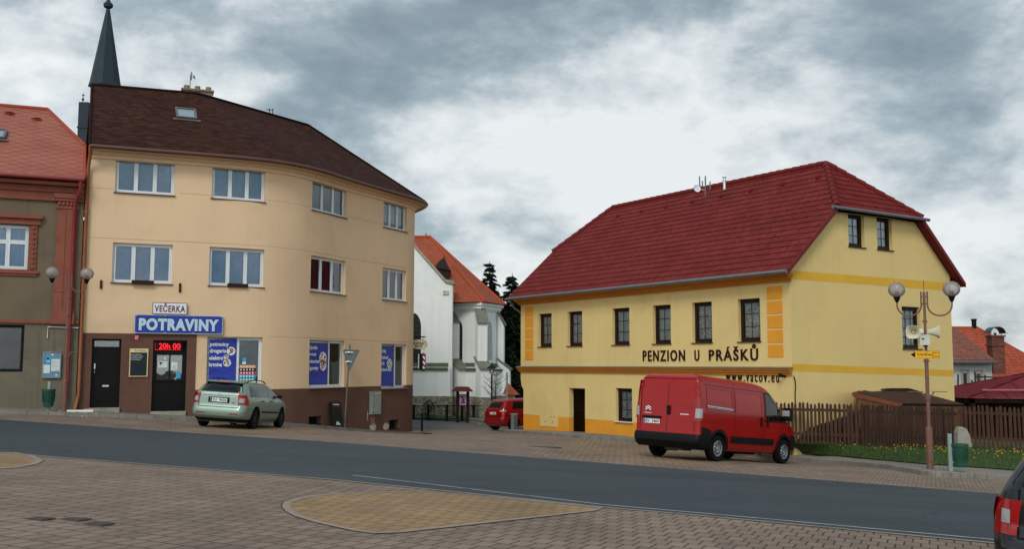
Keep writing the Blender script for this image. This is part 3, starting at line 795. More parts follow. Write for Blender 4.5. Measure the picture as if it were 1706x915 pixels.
for i, o in enumerate(gops):
    M = BF.fr(o[0], o[2], o[1]); wd = (BF.xy(o[1]) - BF.xy(o[0])).length; h_ = o[3] - o[2]
    sp_ = [.555, .60, .60][i]
    fo = window(bb, M, wd, h_, cols=(0, sp_, 1), gl=glass_d, sill=zinc, sillout=.12, curt=pm(['reflection_green', 'reflection_olive', 'reflection_sand'][i], [(66, 80, 78), (92, 90, 72), (112, 106, 78)][i], .95), label=['shop window with blue poster reading potraviny drogerie elektro krmiva', 'shop window with blue poster reading nápoje ovoce zelenina cigarety', 'narrow shop window with cut off blue poster'][i])  # added backing sheet, its colour imitates the facade opposite mirrored in the glass
    pmb = MB(M); pmb.box(.05, wd * sp_ - .02, .118, .128, .06, h_ - .04)
    words = [['potraviny', 'drogerie', 'elektro', 'krmiva'], ['nápoje', 'ovoce', 'zelenina', 'cigarety'], ['lahůdky', 'sladkosti', 'knihy', 'dárkové zboží']][i]
    W_ = wd * sp_
    pmb.m = 1
    lens = [(.04, .68), (.04, .60), (.03, .50), (.03, .47)] if i == 0 else [(-.06, .44), (-.05, .38), (-.08, .55), (-.10, .50)] if i == 1 else [(.03, .40), (.03, .54), (.03, .30), (.03, .78)]
    ys_ = [.83, .69, .54, .40] if i < 2 else [.82, .68, .55, .41]
    for wrd, (a, b), yy in zip(words, lens, ys_):
        asc = .085 * h_ if wrd[0] in 'dkebčslzhpo' else .085 * h_
        x0 = .08 + max(a, .0) * W_ * .95; x1 = .08 + b * W_ * .95
        pmb.text(wrd, M, x0 , x1, yy * h_ - .04, yy * h_ + .095, bold=.03, depth=.003, y=.117)
    disc = [(.82, .70, .14), (.66, .575, .08), (.70, .455, .13)] if i == 0 else [(.76, .62, .17), (.78, .47, .15)] if i == 1 else [(.70, .555, .17)]
    for (cx, cz, r_) in disc:
        rr = r_ * W_; rx = rr * (1.0 if i < 2 else 1.0)
        c0 = (cx * W_ * .97, .115, cz * h_); pmb.m = 1; pmb.disc(c0, rx, 24, (1, 0, 0), (0, 0, 1))
        rnd = random.Random(i * 7 + int(cx * 100))
        for k in range(22):
            a = rnd.random() * 6.28; q = rnd.random() ** .6 * rx * .78; pmb.m = rnd.choice([2, 3, 4, 5, 2, 3])
            pmb.disc((c0[0] + q * math.cos(a), .1135 - k * .00003, c0[2] + q * math.sin(a)), rx * rnd.uniform(.10, .24), 7, (1, 0, 0), (0, 0, 1))
    pmb.m = 6
    for k in range(4):      # rows of small print at the foot of the poster
        x = .12
        while x < W_ - .15:
            ln = random.uniform(.05, .16); pmb.box(x, min(x + ln, W_ - .08), .1155, .117, (.21 - .035 * k) * h_, (.21 - .035 * k) * h_ + .012); x += ln + .035
    pmb.tube([(W_ * (.15 + .55 * t / 12), .1165, h_ * (.80 + .10 * math.sin(t / 12 * 3.1) )) for t in range(13)], .006, 4)
    pmb.tube([(W_ * (.05 + .85 * t / 12), .1165, h_ * (.30 + .05 * math.sin(t / 12 * 5.1) )) for t in range(13)], .006, 4)
    pmb.build('poster', [poster_blue, sign_white, pm('print_red', (170, 50, 40)), pm('print_brown', (120, 80, 50)), pm('print_olive', (120, 140, 60)), pm('print_cream', (226, 206, 170)), poster_line], fo)
    if i == 0:
        ad = MB(M); x0, x1 = wd * .60, wd * .90
        for k, (mi, z0, z1) in enumerate([(0, .34, .405), (1, .27, .335), (2, .205, .268), (3, .135, .20), (4, .06, .13)]):
            ad.m = mi; ad.box(x0, x1, .122, .126, z0 * h_, z1 * h_)
            ad.m = 5
            for q in range(5):
                a = x0 + .04 + q * (x1 - x0 - .06) / 5; ad.box(a, a + .05, .119, .1215, (z0 + .018) * h_, (z1 - .015) * h_)
        ad.m = 3; ad.box(x0 + .1, x0 + .24, .122, .126, .47 * h_, .56 * h_); ad.m = 5; ad.box(x0 + .1, x0 + .24, .122, .126, .425 * h_, .47 * h_)
        ad.build('sticker', [pm('print_orange', (216, 150, 90)), black, pm('print_pink', (196, 50, 84)), cyan, pm('print_green', (60, 150, 120)), sign_white], fo)
# flower box rails under two first-floor windows
for i in (4, 5):
    o = ops[i]; wd = (BF.xy(o[1]) - BF.xy(o[0])).length
    m = MB(BF.fr(o[0], o[2], o[1])); m.box(wd * .33, wd * .70, -.16, -.04, -.05, .09); m.box(wd * .36, wd * .40, -.04, .0, -.02, .02)
    m.build('flower_box', pm('flower_box', (50, 30, 28), .6), bb, bevel=.01)
# doors
def door(par, o, panels, mat, name='door'):
    M = BF.fr(o[0], o[2], o[1]); w_ = (BF.xy(o[1]) - BF.xy(o[0])).length; h_ = o[3] - o[2]
    m = MB(M); r = .20
    m.box(0, .06, r, r + .08, 0, h_); m.box(w_ - .06, w_, r, r + .08, 0, h_); m.box(.06, w_ - .06, r, r + .08, h_ - .06, h_)
    m.box(.06, w_ - .06, r + .02, r + .07, 0, h_ * .86) if panels else m.box(.06, w_ - .06, r + .02, r + .07, 0, h_ * .42)
    m.box(.06, w_ - .06, r + .005, r + .08, h_ * .855, h_ * .875)
    return m, M, w_, h_, r
m, M, w_, h_, r = door(bb, dops[0], True, doorwood)
for (a, b, c, d_) in [(.16, .46, .47, .82), (.54, .84, .47, .82), (.15, .85, .08, .38)]:
    m.box(w_ * a, w_ * b, r + .008, r + .02, h_ * c, h_ * d_); m.box(w_ * a + .03, w_ * b - .03, r + .002, r + .009, h_ * c + .03, h_ * d_ - .03)
d1 = m.build('door', doorwood, bb, 'closed black panelled house door with narrow glass above', bevel=.003)
g_ = MB(M); g_.box(.07, w_ - .07, r + .03, r + .036, h_ * .885, h_ - .065); g_.build('pane', glass, d1)
g_ = MB(M); g_.box(.09, .13, r - .04, r + .0, h_ * .56, h_ * .64); g_.tube([(.11, r - .05, h_ * .5), (.11, r - .05, h_ * .54)], .012); g_.box(w_ * .4, w_ * .62, r - .006, r + .002, h_ * .30, h_ * .325); g_.build('handle', alu, d1)
g_ = MB(M); g_.box(.07, w_ - .07, r + .1, r + .4, h_ * .88, h_); g_.build('room_niche', dark_room, d1)
m, M, w_, h_, r = door(bb, dops[1], False, doorwood)
m.box(.06, w_ - .06, r + .02, r + .07, h_ * .40, h_ * .44); m.box(.06, .15, r + .02, r + .07, h_ * .44, h_ * .86); m.box(w_ - .15, w_ - .06, r + .02, r + .07, h_ * .44, h_ * .86)
m.box(w_ * .48, w_ * .53, r + .02, r + .07, h_ * .44, h_ * .80); m.box(.15, w_ - .15, r + .02, r + .07, h_ * .79, h_ * .86)
d2 = m.build('door', doorwood, bb, 'dark glazed shop door with notices stuck to the glass', bevel=.003)
g_ = MB(M); g_.box(.15, w_ - .15, r + .04, r + .046, h_ * .44, h_ * .79); g_.build('pane', glass_d, d2)
g_ = MB(M); g_.box(.0, w_, r + .09, r + .5, 0, h_); g_.build('room_niche', dark_room, d2)
g_ = MB(M); g_.box(w_ * .16, w_ * .44, r + .034, r + .038, h_ * .615, h_ * .70); g_.box(w_ * .56, w_ * .74, r + .034, r + .038, h_ * .58, h_ * .69)
g_.m = 1; g_.box(w_ * .70, w_ * .84, r + .034, r + .038, h_ * .46, h_ * .53); g_.m = 2; g_.box(w_ * .20, w_ * .30, r + .030, r + .033, h_ * .67, h_ * .685); g_.box(w_ * .22, w_ * .25, r + .030, r + .033, h_ * .65, h_ * .69)
g_.box(w_ * .60, w_ * .70, r + .030, r + .033, h_ * .60, h_ * .605); g_.box(w_ * .60, w_ * .70, r + .030, r + .033, h_ * .63, h_ * .635); g_.m = 0; g_.box(w_ * .34, w_ * .39, r + .034, r + .038, h_ * .725, h_ * .765)
g_.build('notice', [paper, cyan, black], d2)
for o in dops:
    w_ = (BF.xy(o[1]) - BF.xy(o[0])).length; m = MB(BF.fr(o[0], o[2], o[1])); m.box(-.02, w_ + .02, -.10, .2, -.3, 0.0); m.build('doorstep', concrete, bb, bevel=.01)
# LED display in the shop door
M = BF.fr(dops[1][0], dops[1][2], dops[1][1]); w_ = (BF.xy(dops[1][1]) - BF.xy(dops[1][0])).length; h_ = dops[1][3] - dops[1][2]
m = MB(M); m.box(.05, w_ - .14, .13, .20, h_ * .855, h_ * .985)
m.m = 1; m.text('20h 00', M, w_ * .17, w_ * .80, h_ * .878, h_ * .958, bold=.0, depth=.003, y=.129)
for k in range(12): m.box(.07 + k * .075, .07 + k * .075 + .035, .126, .129, h_ * .862, h_ * .868)
for k in range(5): m.box(.065, .075, .126, .129, h_ * (.87 + k * .022), h_ * (.87 + k * .022) + .02)
solo(m, 'led_display', [black, ledm], 'black LED display glowing red with 20h 00 above the shop door', 'display', M @ V((.05, .13, h_ * .9)))
# roof of the corner building
OV = .50; ZE = 7.62; n = 60; eave = []; ridge = []
s_m = BF.find(497, 280)[0]; s_e = BF.find(689, 400)[0] + .2
def rp(s):
    if s < s_m: return RL.lerp(RM, s / s_m)
    if s < s_e: return RM.lerp(RE, (s - s_m) / (s_e - s_m))
    return RE.copy()
m = MB(); slen = 0; prev = None
for i in range(n + 1):
    s = send * i / n; e = BF.P(s, ZE, OV); r = rp(s)
    if prev:
        pe, pr, ps = prev
        K = 6
        for k in range(K):
            a0, a1 = k / K, (k + 1) / K
            q = [pe.lerp(pr, a0), e.lerp(r, a0), e.lerp(r, a1), pe.lerp(pr, a1)]
            hs = (e - r).length
            if (pr - r).length < 1e-4 and k == K - 1: m.poly(q[:2] + [r], [(ps, a0 * hs), (s, a0 * hs), (s, a1 * hs)])
            else: m.poly(q, [(ps, a0 * hs), (s, a0 * hs), (s, a1 * hs), (ps, a1 * hs)])
    prev = (e, r, s)
back = [V((-8.4, 53.3, ZE)), V((-13.8, 51, ZE)), V((-19.3, 43.5, ZE)), BF.P(0, ZE, OV) + V((-.1, 0, 0))]
eL = V((-19.3, 43.5, ZE))
m.poly([back[0], back[1], RE], [(0, 0), (4, 0), (2, 4)]); m.poly([back[1], eL, RL, RM, RE], [(0, 0), (9, 0), (9, 5), (5, 5), (0, 5)])
rf = m.build('roof', shingle, bb)
m = MB(); m.tube([RL + V((0, 0, .02)), RM + V((0, 0, .02)), RE + V((0, 0, .02)), BF.P(s_e, ZE + .03, OV)], .07, 8); m.tube([BF.P(0, ZE + .02, OV), RL + V((0, 0, .03))], .05, 6)
m.build('ridge_cap', shingle, rf)
# gutter, cornice and soffit
m = MB(); m.tube([BF.P(send * i / 80, ZE - .06, OV + .06) for i in range(81)], .075, 8); 
for i in range(14): m.tube([BF.P(.4 + i * 1.45, ZE - .06, OV + .06 - .085), BF.P(.4 + i * 1.45 + .03, ZE - .06, OV + .06 - .085)], .02, 4)
m.build('gutter', brown_metal, bb, smooth=50)
m = MB()
prof = [(0, ZT - .38), (.06, ZT - .34), (.06, ZT - .25), (.16, ZT - .2), (.2, ZT - .1), (OV - .02, ZT - .06), (OV - .02, ZT + .02)]
for i in range(80):
    a, b = send * i / 80, send * (i + 1) / 80
    for (o0, z0), (o1, z1) in zip(prof, prof[1:]):
        m.add([BF.P(a, z0, o0), BF.P(b, z0, o0), BF.P(b, z1, o1), BF.P(a, z1, o1)], [(0, 1, 2, 3)])
m.build('cornice', beige, bb)
def pipe(par, pts, r, mat, name='downpipe'):
    m = MB(); m.tube(pts, r, 10)
    for a, b in zip(pts, pts[1:]):
        a, b = V(a), V(b)
        if (b - a).length > 1.2:
            k = int((b - a).length / 1.9)
            for j in range(1, k + 1):
                p = a.lerp(b, j / (k + 1)); m.tube([p - (b - a).normalized() * .03, p + (b - a).normalized() * .03], r * 1.22, 10)
    return m.build(name, mat, par, smooth=50)
p = lambda s, z, o: tuple(BF.P(s, z, o))
pipe(bb, [p(.05, ZE - .1, OV + .05), p(.03, ZE - .35, .35), p(-.02, ZE - .75, .12), p(-.02, -1.0, .12), p(-.08, -1.35, .14), p(-.12, -1.55, .34)], .06, orange_pipe)
q = BF.find(690, 380)[0] + 1.0
pipe(bb, [p(q + 2.2, ZE - .1, OV + .04), p(q + 2.2, ZE - .35, .45), p(q + 1.9, ZE - .8, .1), p(q + 1.9, -3.0, .1)], .05, brown_metal)
# iron wall anchors
for px, y0, y1 in [(168, 467, 481), (299.5, 472, 487)]:
    s, z0 = BF.find(px, y1); z1 = BF.find(px, y0)[1]; m = MB(BF.fr(s, 0)); m.box(-.035, .035, -.06, 0, z0, z1); m.build('wall_anchor', pm('rusty_iron', (62, 36, 30), .9, .3), bb, bevel=.008)
# faint expansion joints
for z in (BF.find(250, 400.5)[1], BF.find(240, 318.5)[1] - .0, BF.find(470, 562)[1]):
    m = MB()
    for i in range(60):
        a, b = s_e * i / 60, s_e * (i + 1) / 60; mm = (a + b) / 2
        if z > 0 and any(o[0] - .1 < mm < o[1] + .1 and o[2] - .05 < z < o[3] for o in ops): continue
        if z < 1.5 and (mm < BF.find(450, 560)[0] or any(o[0] - .1 < mm < o[1] + .1 and o[2] - .05 < z < o[3] + .05 for o in gops)): continue
        m.add([BF.P(a, z, .003), BF.P(b, z, .003), BF.P(b, z + .012, .003), BF.P(a, z + .012, .003)], [(0, 1, 2, 3)])
    m.build('render_joint', pm('render_joint', (150, 126, 98), .95), bb)
# worn plaster patches with bare brick beside the meter cabinet
brk = brickm('bare_brick', (140, 74, 60), (116, 60, 50), (150, 130, 114), .24, .08, .016, uv=True, stain=((190, 180, 164), 3.2, .8))
def blob(par, px, py, w_, h_, mat, seed, out=.008):
    rnd = random.Random(seed); s, z = BF.find(px, py); m = MB(); pts = []; uv = []
    for k in range(22):
        a = 2 * math.pi * k / 22; r = rnd.uniform(.65, 1.1); x, y = w_ / 2 * r * math.cos(a), h_ / 2 * r * math.sin(a)
        pts.append(BF.P(s + x, z + y, out)); uv.append((x, y))
    m.poly(pts, uv); return m.build('bare_patch', mat, par)
plas = pm('bare_plaster', (180, 172, 156), .95, .3, 6, .6, 20, stain=((90, 70, 58), 5, .9))
blob(bb, 621, 700, .40, .62, brk, 3); blob(bb, 620.5, 713, .55, .30, plas, 5, .011); blob(bb, 612, 694, .10, .5, plas, 8, .011); blob(bb, 643, 711, .5, .36, plas, 6)
# skylight
def on_roof(px, py):
    r = ray(px, py); best = None
    for i in range(400):
        s = send * .8 * i / 400; e = BF.P(s, ZE, OV); q = rp(s); 
        # intersection of ray with line e..q by screen proximity
        for k in range(0, 41):
            p_ = e.lerp(q, k / 40); d_ = (p_ - r * p_.dot(r) / r.dot(r)).length / p_.length
            if best is None or d_ < best[0]: best = (d_, p_, (q - e).normalized(), BF.tan(s))
    return best[1:]
a, up_, tg = on_roof(293, 197); b, _, _ = on_roof(329, 199); c, _, _ = on_roof(288, 177)
U = V((tg.x, tg.y, 0)).normalized(); Vv = up_; Nn = U.cross(Vv).normalized(); Vv = Nn.cross(U)
SM = MX(((U.x, Vv.x, Nn.x, a.x), (U.y, Vv.y, Nn.y, a.y), (U.z, Vv.z, Nn.z, a.z), (0, 0, 0, 1)))
def skylight(par, M, w_, h_):
    m = MB(M); m.box(0, w_, 0, .08, 0, .10); m.box(0, w_, h_ - .08, h_, 0, .10); m.box(0, .08, .08, h_ - .08, 0, .10); m.box(w_ - .08, w_, .08, h_ - .08, 0, .10); m.box(-.12, w_ + .12, -.16, -.003, .01, .04)
    k = m.build('skylight', pm('skylight_frame', (96, 92, 88), .45, .1, 3, metal=.3), par, bevel=.008)
    g = MB(M); g.box(.08, w_ - .08, .08, h_ - .08, .05, .06); g.build('pane', pm('skylight_pane', (120, 135, 145), .08, .05, 1, spec=.8), k)
skylight(rf, SM, (b - a).length * .95, 1.05)
# chimney behind the ridge
cp = atd(329, 150, 41.5)
m = MB(TR(cp.x, cp.y, 0) @ rotz(.35)); cp.z -= .08; m.box(-.62, .62, -.25, .25, 9.6, cp.z - .02); m.box(-.67, .67, -.30, .30, cp.z - .02, cp.z + .06)
m.m = 1
for k in (-.45, .0, .45): m.lathe([(.11, cp.z + .08), (.12, cp.z + .24)], 12, TR(k, 0, 0))
ch = m.build('chimney', [pm('chimney_render', (120, 110, 96), .95, .2, 4, .4, 30), pm('chimney_pot', (140, 118, 92))], rf)

def sign_on(fac, a, b, t, u, name, mats, label, cat, out=.05, th=.04, group=None):
    """flat board on the facade; pixels of left, right, top(left), bottom(left); returns MB and frame"""
    s0, z0 = fac.find(a, u); s1, _ = fac.find(b, u); z1 = fac.find(a, t)[1]
    M = fac.fr(s0, z0, s1, 0) @ TR(0, -out, 0); w_ = (fac.xy(s1) - fac.xy(s0)).length; return MB(M), M, w_, z1 - z0
m, M, w_, h_ = sign_on(BF, 223.5, 370, 524.3, 555.5, 0, 0, 0, 0, out=.14)
m.box(0, w_, 0, .10, 0, h_); m.m = 2
for (x0, x1, z0, z1) in [(0, w_, -.0, .012), (0, w_, h_ - .012, h_), (0, .012, 0, h_), (w_ - .012, w_, 0, h_)]: m.box(x0, x1, -.004, .0, z0, z1)
for k in range(4):
    for z in (.03, h_ - .03): m.box(.05 + k * (w_ - .1) / 3 - .012, .05 + k * (w_ - .1) / 3 + .012, -.008, 0, z - .012, z + .012)
m.m = 3; m.text('POTRAVINY', M, w_ * .035, w_ * .965, h_ * .17, h_ * .79, bold=.085, depth=.003, space=1.12)
m.m = 1; m.text('POTRAVINY', M, w_ * .045, w_ * .955, h_ * .20, h_ * .76, bold=.06, depth=.006, space=1.12)
solo(m, 'shop_sign', [blue_sign, pm('letter_ice', (176, 204, 218), .45, .03), sign_white, pm('sign_navy', (10, 18, 70), .5, .05)], 'long blue board with big pale letters POTRAVINY above the shop door', 'sign', M.translation)
m, M, w_, h_ = sign_on(BF, 253.5, 311, 504, 523.5, 0, 0, 0, 0, out=.12)
m.box(0, w_, 0, .06, 0, h_); m.m = 1
for (x0, x1, z0, z1) in [(0, w_, .0, .02), (0, w_, h_ - .02, h_), (0, .02, .02, h_ - .02), (w_ - .02, w_, .02, h_ - .02)]: m.box(x0, x1, -.006, -.001, z0, z1)
m.m = 2; m.text('VEČERKA', M, w_ * .06, w_ * .95, h_ * .20, h_ * .72, bold=.028, depth=.004, space=1.1)
solo(m, 'shop_sign', [sign_white, lamp_brown, txt_red], 'small white board with dark red letters VEČERKA above the blue board', 'sign', M.translation)
m, M, w_, h_ = sign_on(BF, 222, 233.3, 558, 567.5, 0, 0, 0, 0, out=.02)
m.box(0, w_, 0, .02, 0, h_); m.m = 1; m.text('27', M, w_ * .22, w_ * .80, h_ * .34, h_ * .84, bold=.03, depth=.003); m.box(w_ * .25, w_ * .75, -.003, -.001, h_ * .16, h_ * .2)
solo(m, 'house_number', [red_enamel, sign_white], 'small red enamel plate with house number 27', 'plate', M.translation)
m, M, w_, h_ = sign_on(BF, 214.5, 245.5, 581, 628, 0, 0, 0, 0, out=.06)
m.box(0, w_, .01, .03, 0, h_ * .87); m.m = 1
for (x0, x1, z0, z1) in [(0, w_, h_ * .86, h_), (0, .03, 0, h_ * .86), (w_ - .03, w_, 0, h_ * .86), (.03, w_ - .03, 0, .025)]: m.box(x0, x1, 0, .03, z0, z1)
m.m = 2; m.text('Točená', M, w_ * .25, w_ * .9, h_ * .895, h_ * .955, bold=.0, depth=.003)
m.m = 3
for wrd, y_, e_ in [('zmrzlina', .77, .62), ('malinová', .71, .72), ('vanilková', .65, .66), ('čokoláda', .59, .6)]: m.text(wrd, M, w_ * .08, w_ * e_, h_ * y_, h_ * (y_ + .035), bold=.0, depth=.003, y=.009)
solo(m, 'chalkboard', [chalk, cream, txt_dark, sign_white], 'framed chalkboard with white handwriting between the two doors', 'board', M.translation)
m, M, w_, h_ = sign_on(BF, 615, 629.5, 654, 691, 0, 0, 0, 0, out=.16)
m.box(0, w_, 0, .16, 0, h_); m.box(-.02, w_ + .02, -.02, .16, h_, h_ + .03)
m.m = 1; m.box(w_ * .2, w_ * .95, -.004, -.001, h_ * .93, h_ * .965); m.m = 2; m.box(.05, .08, -.01, 0, h_ * .04, h_ * .12); m.box(.04, w_ - .04, -.003, -.001, .06, .07)
solo(m, 'meter_cabinet', [cabinet_grey, sign_white, black], 'tall grey weathered meter cabinet on the brown plinth', 'cabinet', M.translation, bevel=.006)

# ------------------------------------------------------------------ red roofed neighbour at the left edge
d0 = V((-3.6, -1.45)).normalized(); P0 = V((-14.95, 34.0))
RFa = Fac([tuple(P0 + d0 * 11), tuple(P0 + d0 * 5.5), tuple(P0)])
rb = thing('terraced_house', 'grey plastered house with rust red trim and diamond patterned red roof at the left edge', 'building', (P0.x, P0.y, -1.5))
ZR = 6.25; LR = RFa.len
swz = (RFa.find(2, 373.5)[1], RFa.find(2, 448)[1]); wl = RFa.find(47.5, 400)[0]
sz_ = (RFa.find(2, 541)[1], RFa.find(2, 620)[1]); sl_ = RFa.find(39.5, 580)[0]
ro = [(wl - 2.1, wl, swz[1], swz[0]), (wl - 6.0, wl - 3.9, swz[1], swz[0]), (sl_ - 2.6, sl_, sz_[1], sz_[0], .12)]
zmid = RFa.find(60, 538)[1]
m = MB(); wall_grid(m, RFa, 0, LR, zmid, ZR, ro); m.build('wall', grey_render, rb)
m = MB(); wall_grid(m, RFa, 0, LR, -5, zmid, ro)
nb = V((-d0.y, d0.x)) * -1
nb = V((RFa.fr(1, 0)[0][1], RFa.fr(1, 0)[1][1])); A0 = V(RFa.p[0]); B0 = V(RFa.p[-1])
for a, b in [(A0, A0 + nb * 9), (A0 + nb * 9, B0 + nb * 9)]:
    m.add([(a.x, a.y, -5), (b.x, b.y, -5), (b.x, b.y, ZR), (a.x, a.y, ZR)], [(0, 1, 2, 3)])
m.build('lower_wall', grey_lower, rb)
for i, o in enumerate(ro):
    M = RFa.fr(o[0], o[2]); w_, h_ = o[1] - o[0], o[3] - o[2]
    if i < 2: window(rb, M, w_, h_, cols=(0, .30, .70, 1), trans=.62, curt=curtain_reflect, sill=rust, rec=.12)
    else: window(rb, M, w_, h_, cols=(0, 1), sash=False, frame=black, curt=None, gl=glassm('shop_glass', .02), rec=.08, fw=.10, label='wide shop window in a black frame')
    if i < 2:
        t = MB(M)   # moulded surround: side bands with diamonds, head and sill mouldings
        for x0 in (-.27, w_ + .03):
            t.box(x0, x0 + .24, -.05, .0, -.02, h_ + .02)
            for k in range(9):
                z = h_ * (k + .5) / 9; t.prism([(x0 + .02, -.052, z), (x0 + .12, -.052, z - h_ / 18), (x0 + .22, -.052, z), (x0 + .12, -.052, z + h_ / 18)], (0, -.025, 0)); t.box(x0 + .09, x0 + .15, -.095, -.078, z - .03, z + .03)
        t.box(-.36, w_ + .36, -.10, 0, h_ + .02, h_ + .12); t.box(-.33, w_ + .33, -.07, 0, h_ + .125, h_ + .22); t.box(-.42, w_ + .42, -.16, 0, h_ + .225, h_ + .36)
        t.box(-.36, w_ + .36, -.10, -.002, -.14, -.04); t.box(-.30, w_ + .30, -.06, 0, -.22, -.145)
        t.build('window_surround', rust, rb, bevel=.008)
# pilaster
pl = RFa.find(94, 400)[0]; pr = RFa.find(127, 400)[0]; zc = RFa.find(100, 348)[1]
M = RFa.fr(pl, 0); w_ = pr - pl; m = MB(M)
m.box(0, w_ * .44, -.10, 0, zmid + .45, zc); m.box(w_ * .50, w_, -.10, 0, zmid + .45, zc); m.box(w_ * .44, w_ * .50, -.085, 0, zmid + .45, zc)
m.box(-.06, w_ + .06, -.14, 0, zmid + .12, zmid + .30); m.box(-.03, w_ + .03, -.12, 0, zmid + .30, zmid + .45)
m.box(-.03, w_ + .03, -.13, 0, zc, zc + .07); m.box(-.01, w_ + .01, -.11, 0, zc + .07, zc + .26); m.box(-.07, w_ + .07, -.18, 0, zc + .26, zc + .36); m.box(-.12, w_ + .12, -.22, 0, zc + .36, zc + .52)
for k in range(5): m.lathe([(.02, zc + .09), (.055, zc + .13), (.05, zc + .2), (.03, zc + .24)], 8, M.inverted() @ M @ TR(w_ * (k + .5) / 5, -.12, 0))
m.build('pilaster', rust, rb, bevel=.006)
m = MB(RFa.fr(0, 0)); m.box(0, LR, -.09, 0, ZR - .62, ZR - .05); m.box(0, LR, -.16, 0, ZR - .32, ZR - .26); m.box(0, LR, -.30, 0, ZR - .10, ZR + .02); m.box(0, pl - .1, -.07, 0, zmid - .02, zmid + .09)
m.box(pr + .05, LR, -.07, 0, zmid - .02, zmid + .09); m.box(pl - .1, pr + .05, -.16, 0, zmid - .04, zmid + .12)
m.build('cornice', rust, rb, bevel=.006)
# roof: main slope with clipped right end
eL_, eR_ = RFa.P(0, 6.42, .45), RFa.P(LR, 6.42, .45)
vR = atd(142, 219, 35.6); rR = atd(80, 182.5, 38.0); rr0 = atd(0, 176.5, 37.4); rL = rR + (rr0 - rR).normalized() * 9; rL.z = rR.z; 
m = MB(); U = (eR_ - eL_).normalized()
Nn = U.cross(rR - eR_).normalized(); Vv = Nn.cross(U)
vR = vR - Nn * (vR - eR_).dot(Nn)
m.plan([eL_, eR_, vR, rR, rL], eL_, U, Vv)
bk = RFa.P(LR, 6.42, -9.4); bl = RFa.P(0, 6.42, -9.4)
m.plan([rL, rR, bk, bl], rL, U, Vv); m.plan([rR, vR, bk], rR, V((0, 1, 0)), V((1, 0, -1)))
rr_ = m.build('roof', diamond, rb)
m = MB(); m.tube([rL, rR], .09, 8); m.tube([rR, vR], .07, 8); m.tube([vR, eR_], .05, 6); m.build('ridge_cap', pm('ridge_red', (148, 66, 52), .7, .08), rr_)
for (a, b) in [(16, 191.5), (61, 195.5)]:     # roof vents
    p = atd(a, b, 36.9); p = p - Nn * (p - eR_).dot(Nn); k = MB(MX(((U.x, Vv.x, Nn.x, p.x), (U.y, Vv.y, Nn.y, p.y), (U.z, Vv.z, Nn.z, p.z), (0, 0, 0, 1))))
    k.prism([(-.2, 0, 0), (0, -.12, .0), (.2, 0, 0), (0, .16, .0)], (0, 0, .05)); k.m = 1; k.prism([(-.13, 0, .051), (0, -.09, .051), (.13, 0, .051), (0, .02, .051)], (0, 0, .03)); k.build('roof_vent', [pm('ridge_red', 0), dark_room], rr_)
p = atd(-40, 272, 35.0); p = p - Nn * (p - eR_).dot(Nn)
skylight(rr_, MX(((U.x, Vv.x, Nn.x, p.x), (U.y, Vv.y, Nn.y, p.y), (U.z, Vv.z, Nn.z, p.z), (0, 0, 0, 1))), .95, .85)
m = MB(); m.tube([RFa.P(0, 6.36, .52), RFa.P(LR, 6.36, .52)], .075, 8); m.build('gutter', red_pipe, rb, smooth=50)
q = lambda s, z, o: tuple(RFa.P(s, z, o))
pipe(rb, [q(LR - .12, 6.3, .5), q(LR - .12, 6.05, .45), q(LR - .28, 5.6, .14), q(LR - .28, -1.0, .14), q(LR - .34, -1.35, .16), q(LR - .40, -1.45, .36)], .06, red_pipe)
# small white conduit with a drop, below the cornice
m = MB(RFa.fr(0, 0)); a = RFa.find(80, 545)[0]; z = RFa.find(80, 545)[1]; m.tube([(a, -.05, z - .38), (a, -.05, z), (LR, -.05, z - .02)], .018, 6); m.build('cable_conduit', white_paint, rb)
# notice board
m, M, w_, h_ = sign_on(RFa, 70, 100.5, 586.5, 630, 0, 0, 0, 0, out=.07)
m.box(0, w_, 0, .07, 0, h_); m.m = 1
for (x0, x1, z0, z1) in [(0, w_, 0, .03), (0, w_, h_ - .03, h_), (0, .03, .03, h_ - .03), (w_ - .03, w_, .03, h_ - .03)]: m.box(x0, x1, -.015, -.001, z0, z1)
m.m = 2; m.box(w_ * .48, w_ * .94, -.006, -.002, h_ * .26, h_ * .72); m.box(w_ * .05, w_ * .42, -.006, -.002, h_ * .18, h_ * .50); m.box(w_ * .45, w_ * .58, -.006, -.002, h_ * .86, h_ * .92); m.box(w_ * .72, w_ * .85, -.006, -.002, h_ * .08, h_ * .13)
m.m = 3; m.box(w_ * .18, w_ * .44, -.006, -.002, h_ * .54, h_ * .84); m.m = 4
for k in range(7): m.box(w_ * .52, w_ * (.86 if k % 3 else .7), -.009, -.0065, h_ * (.66 - k * .05), h_ * (.66 - k * .05) + .008)
m.box(w_ * .7, w_ * .86, -.009, -.0065, h_ * .29, h_ * .31); m.m = 2; m.box(w_ * .22, w_ * .38, -.009, -.0065, h_ * .62, h_ * .66); m.m = 5; m.box(w_ * .22, w_ * .34, -.009, -.0065, h_ * .7, h_ * .78)
solo(m, 'notice_board', [pm('board_blue', (104, 134, 152), .5, .05, 3), pm('board_frame', (126, 148, 160), .5, .05), paper, cyan, pm('print_grey', (120, 124, 124)), pm('print_navy', (20, 60, 110))], 'pale blue notice board with pinned papers on the grey wall', 'notice board', M.translation)

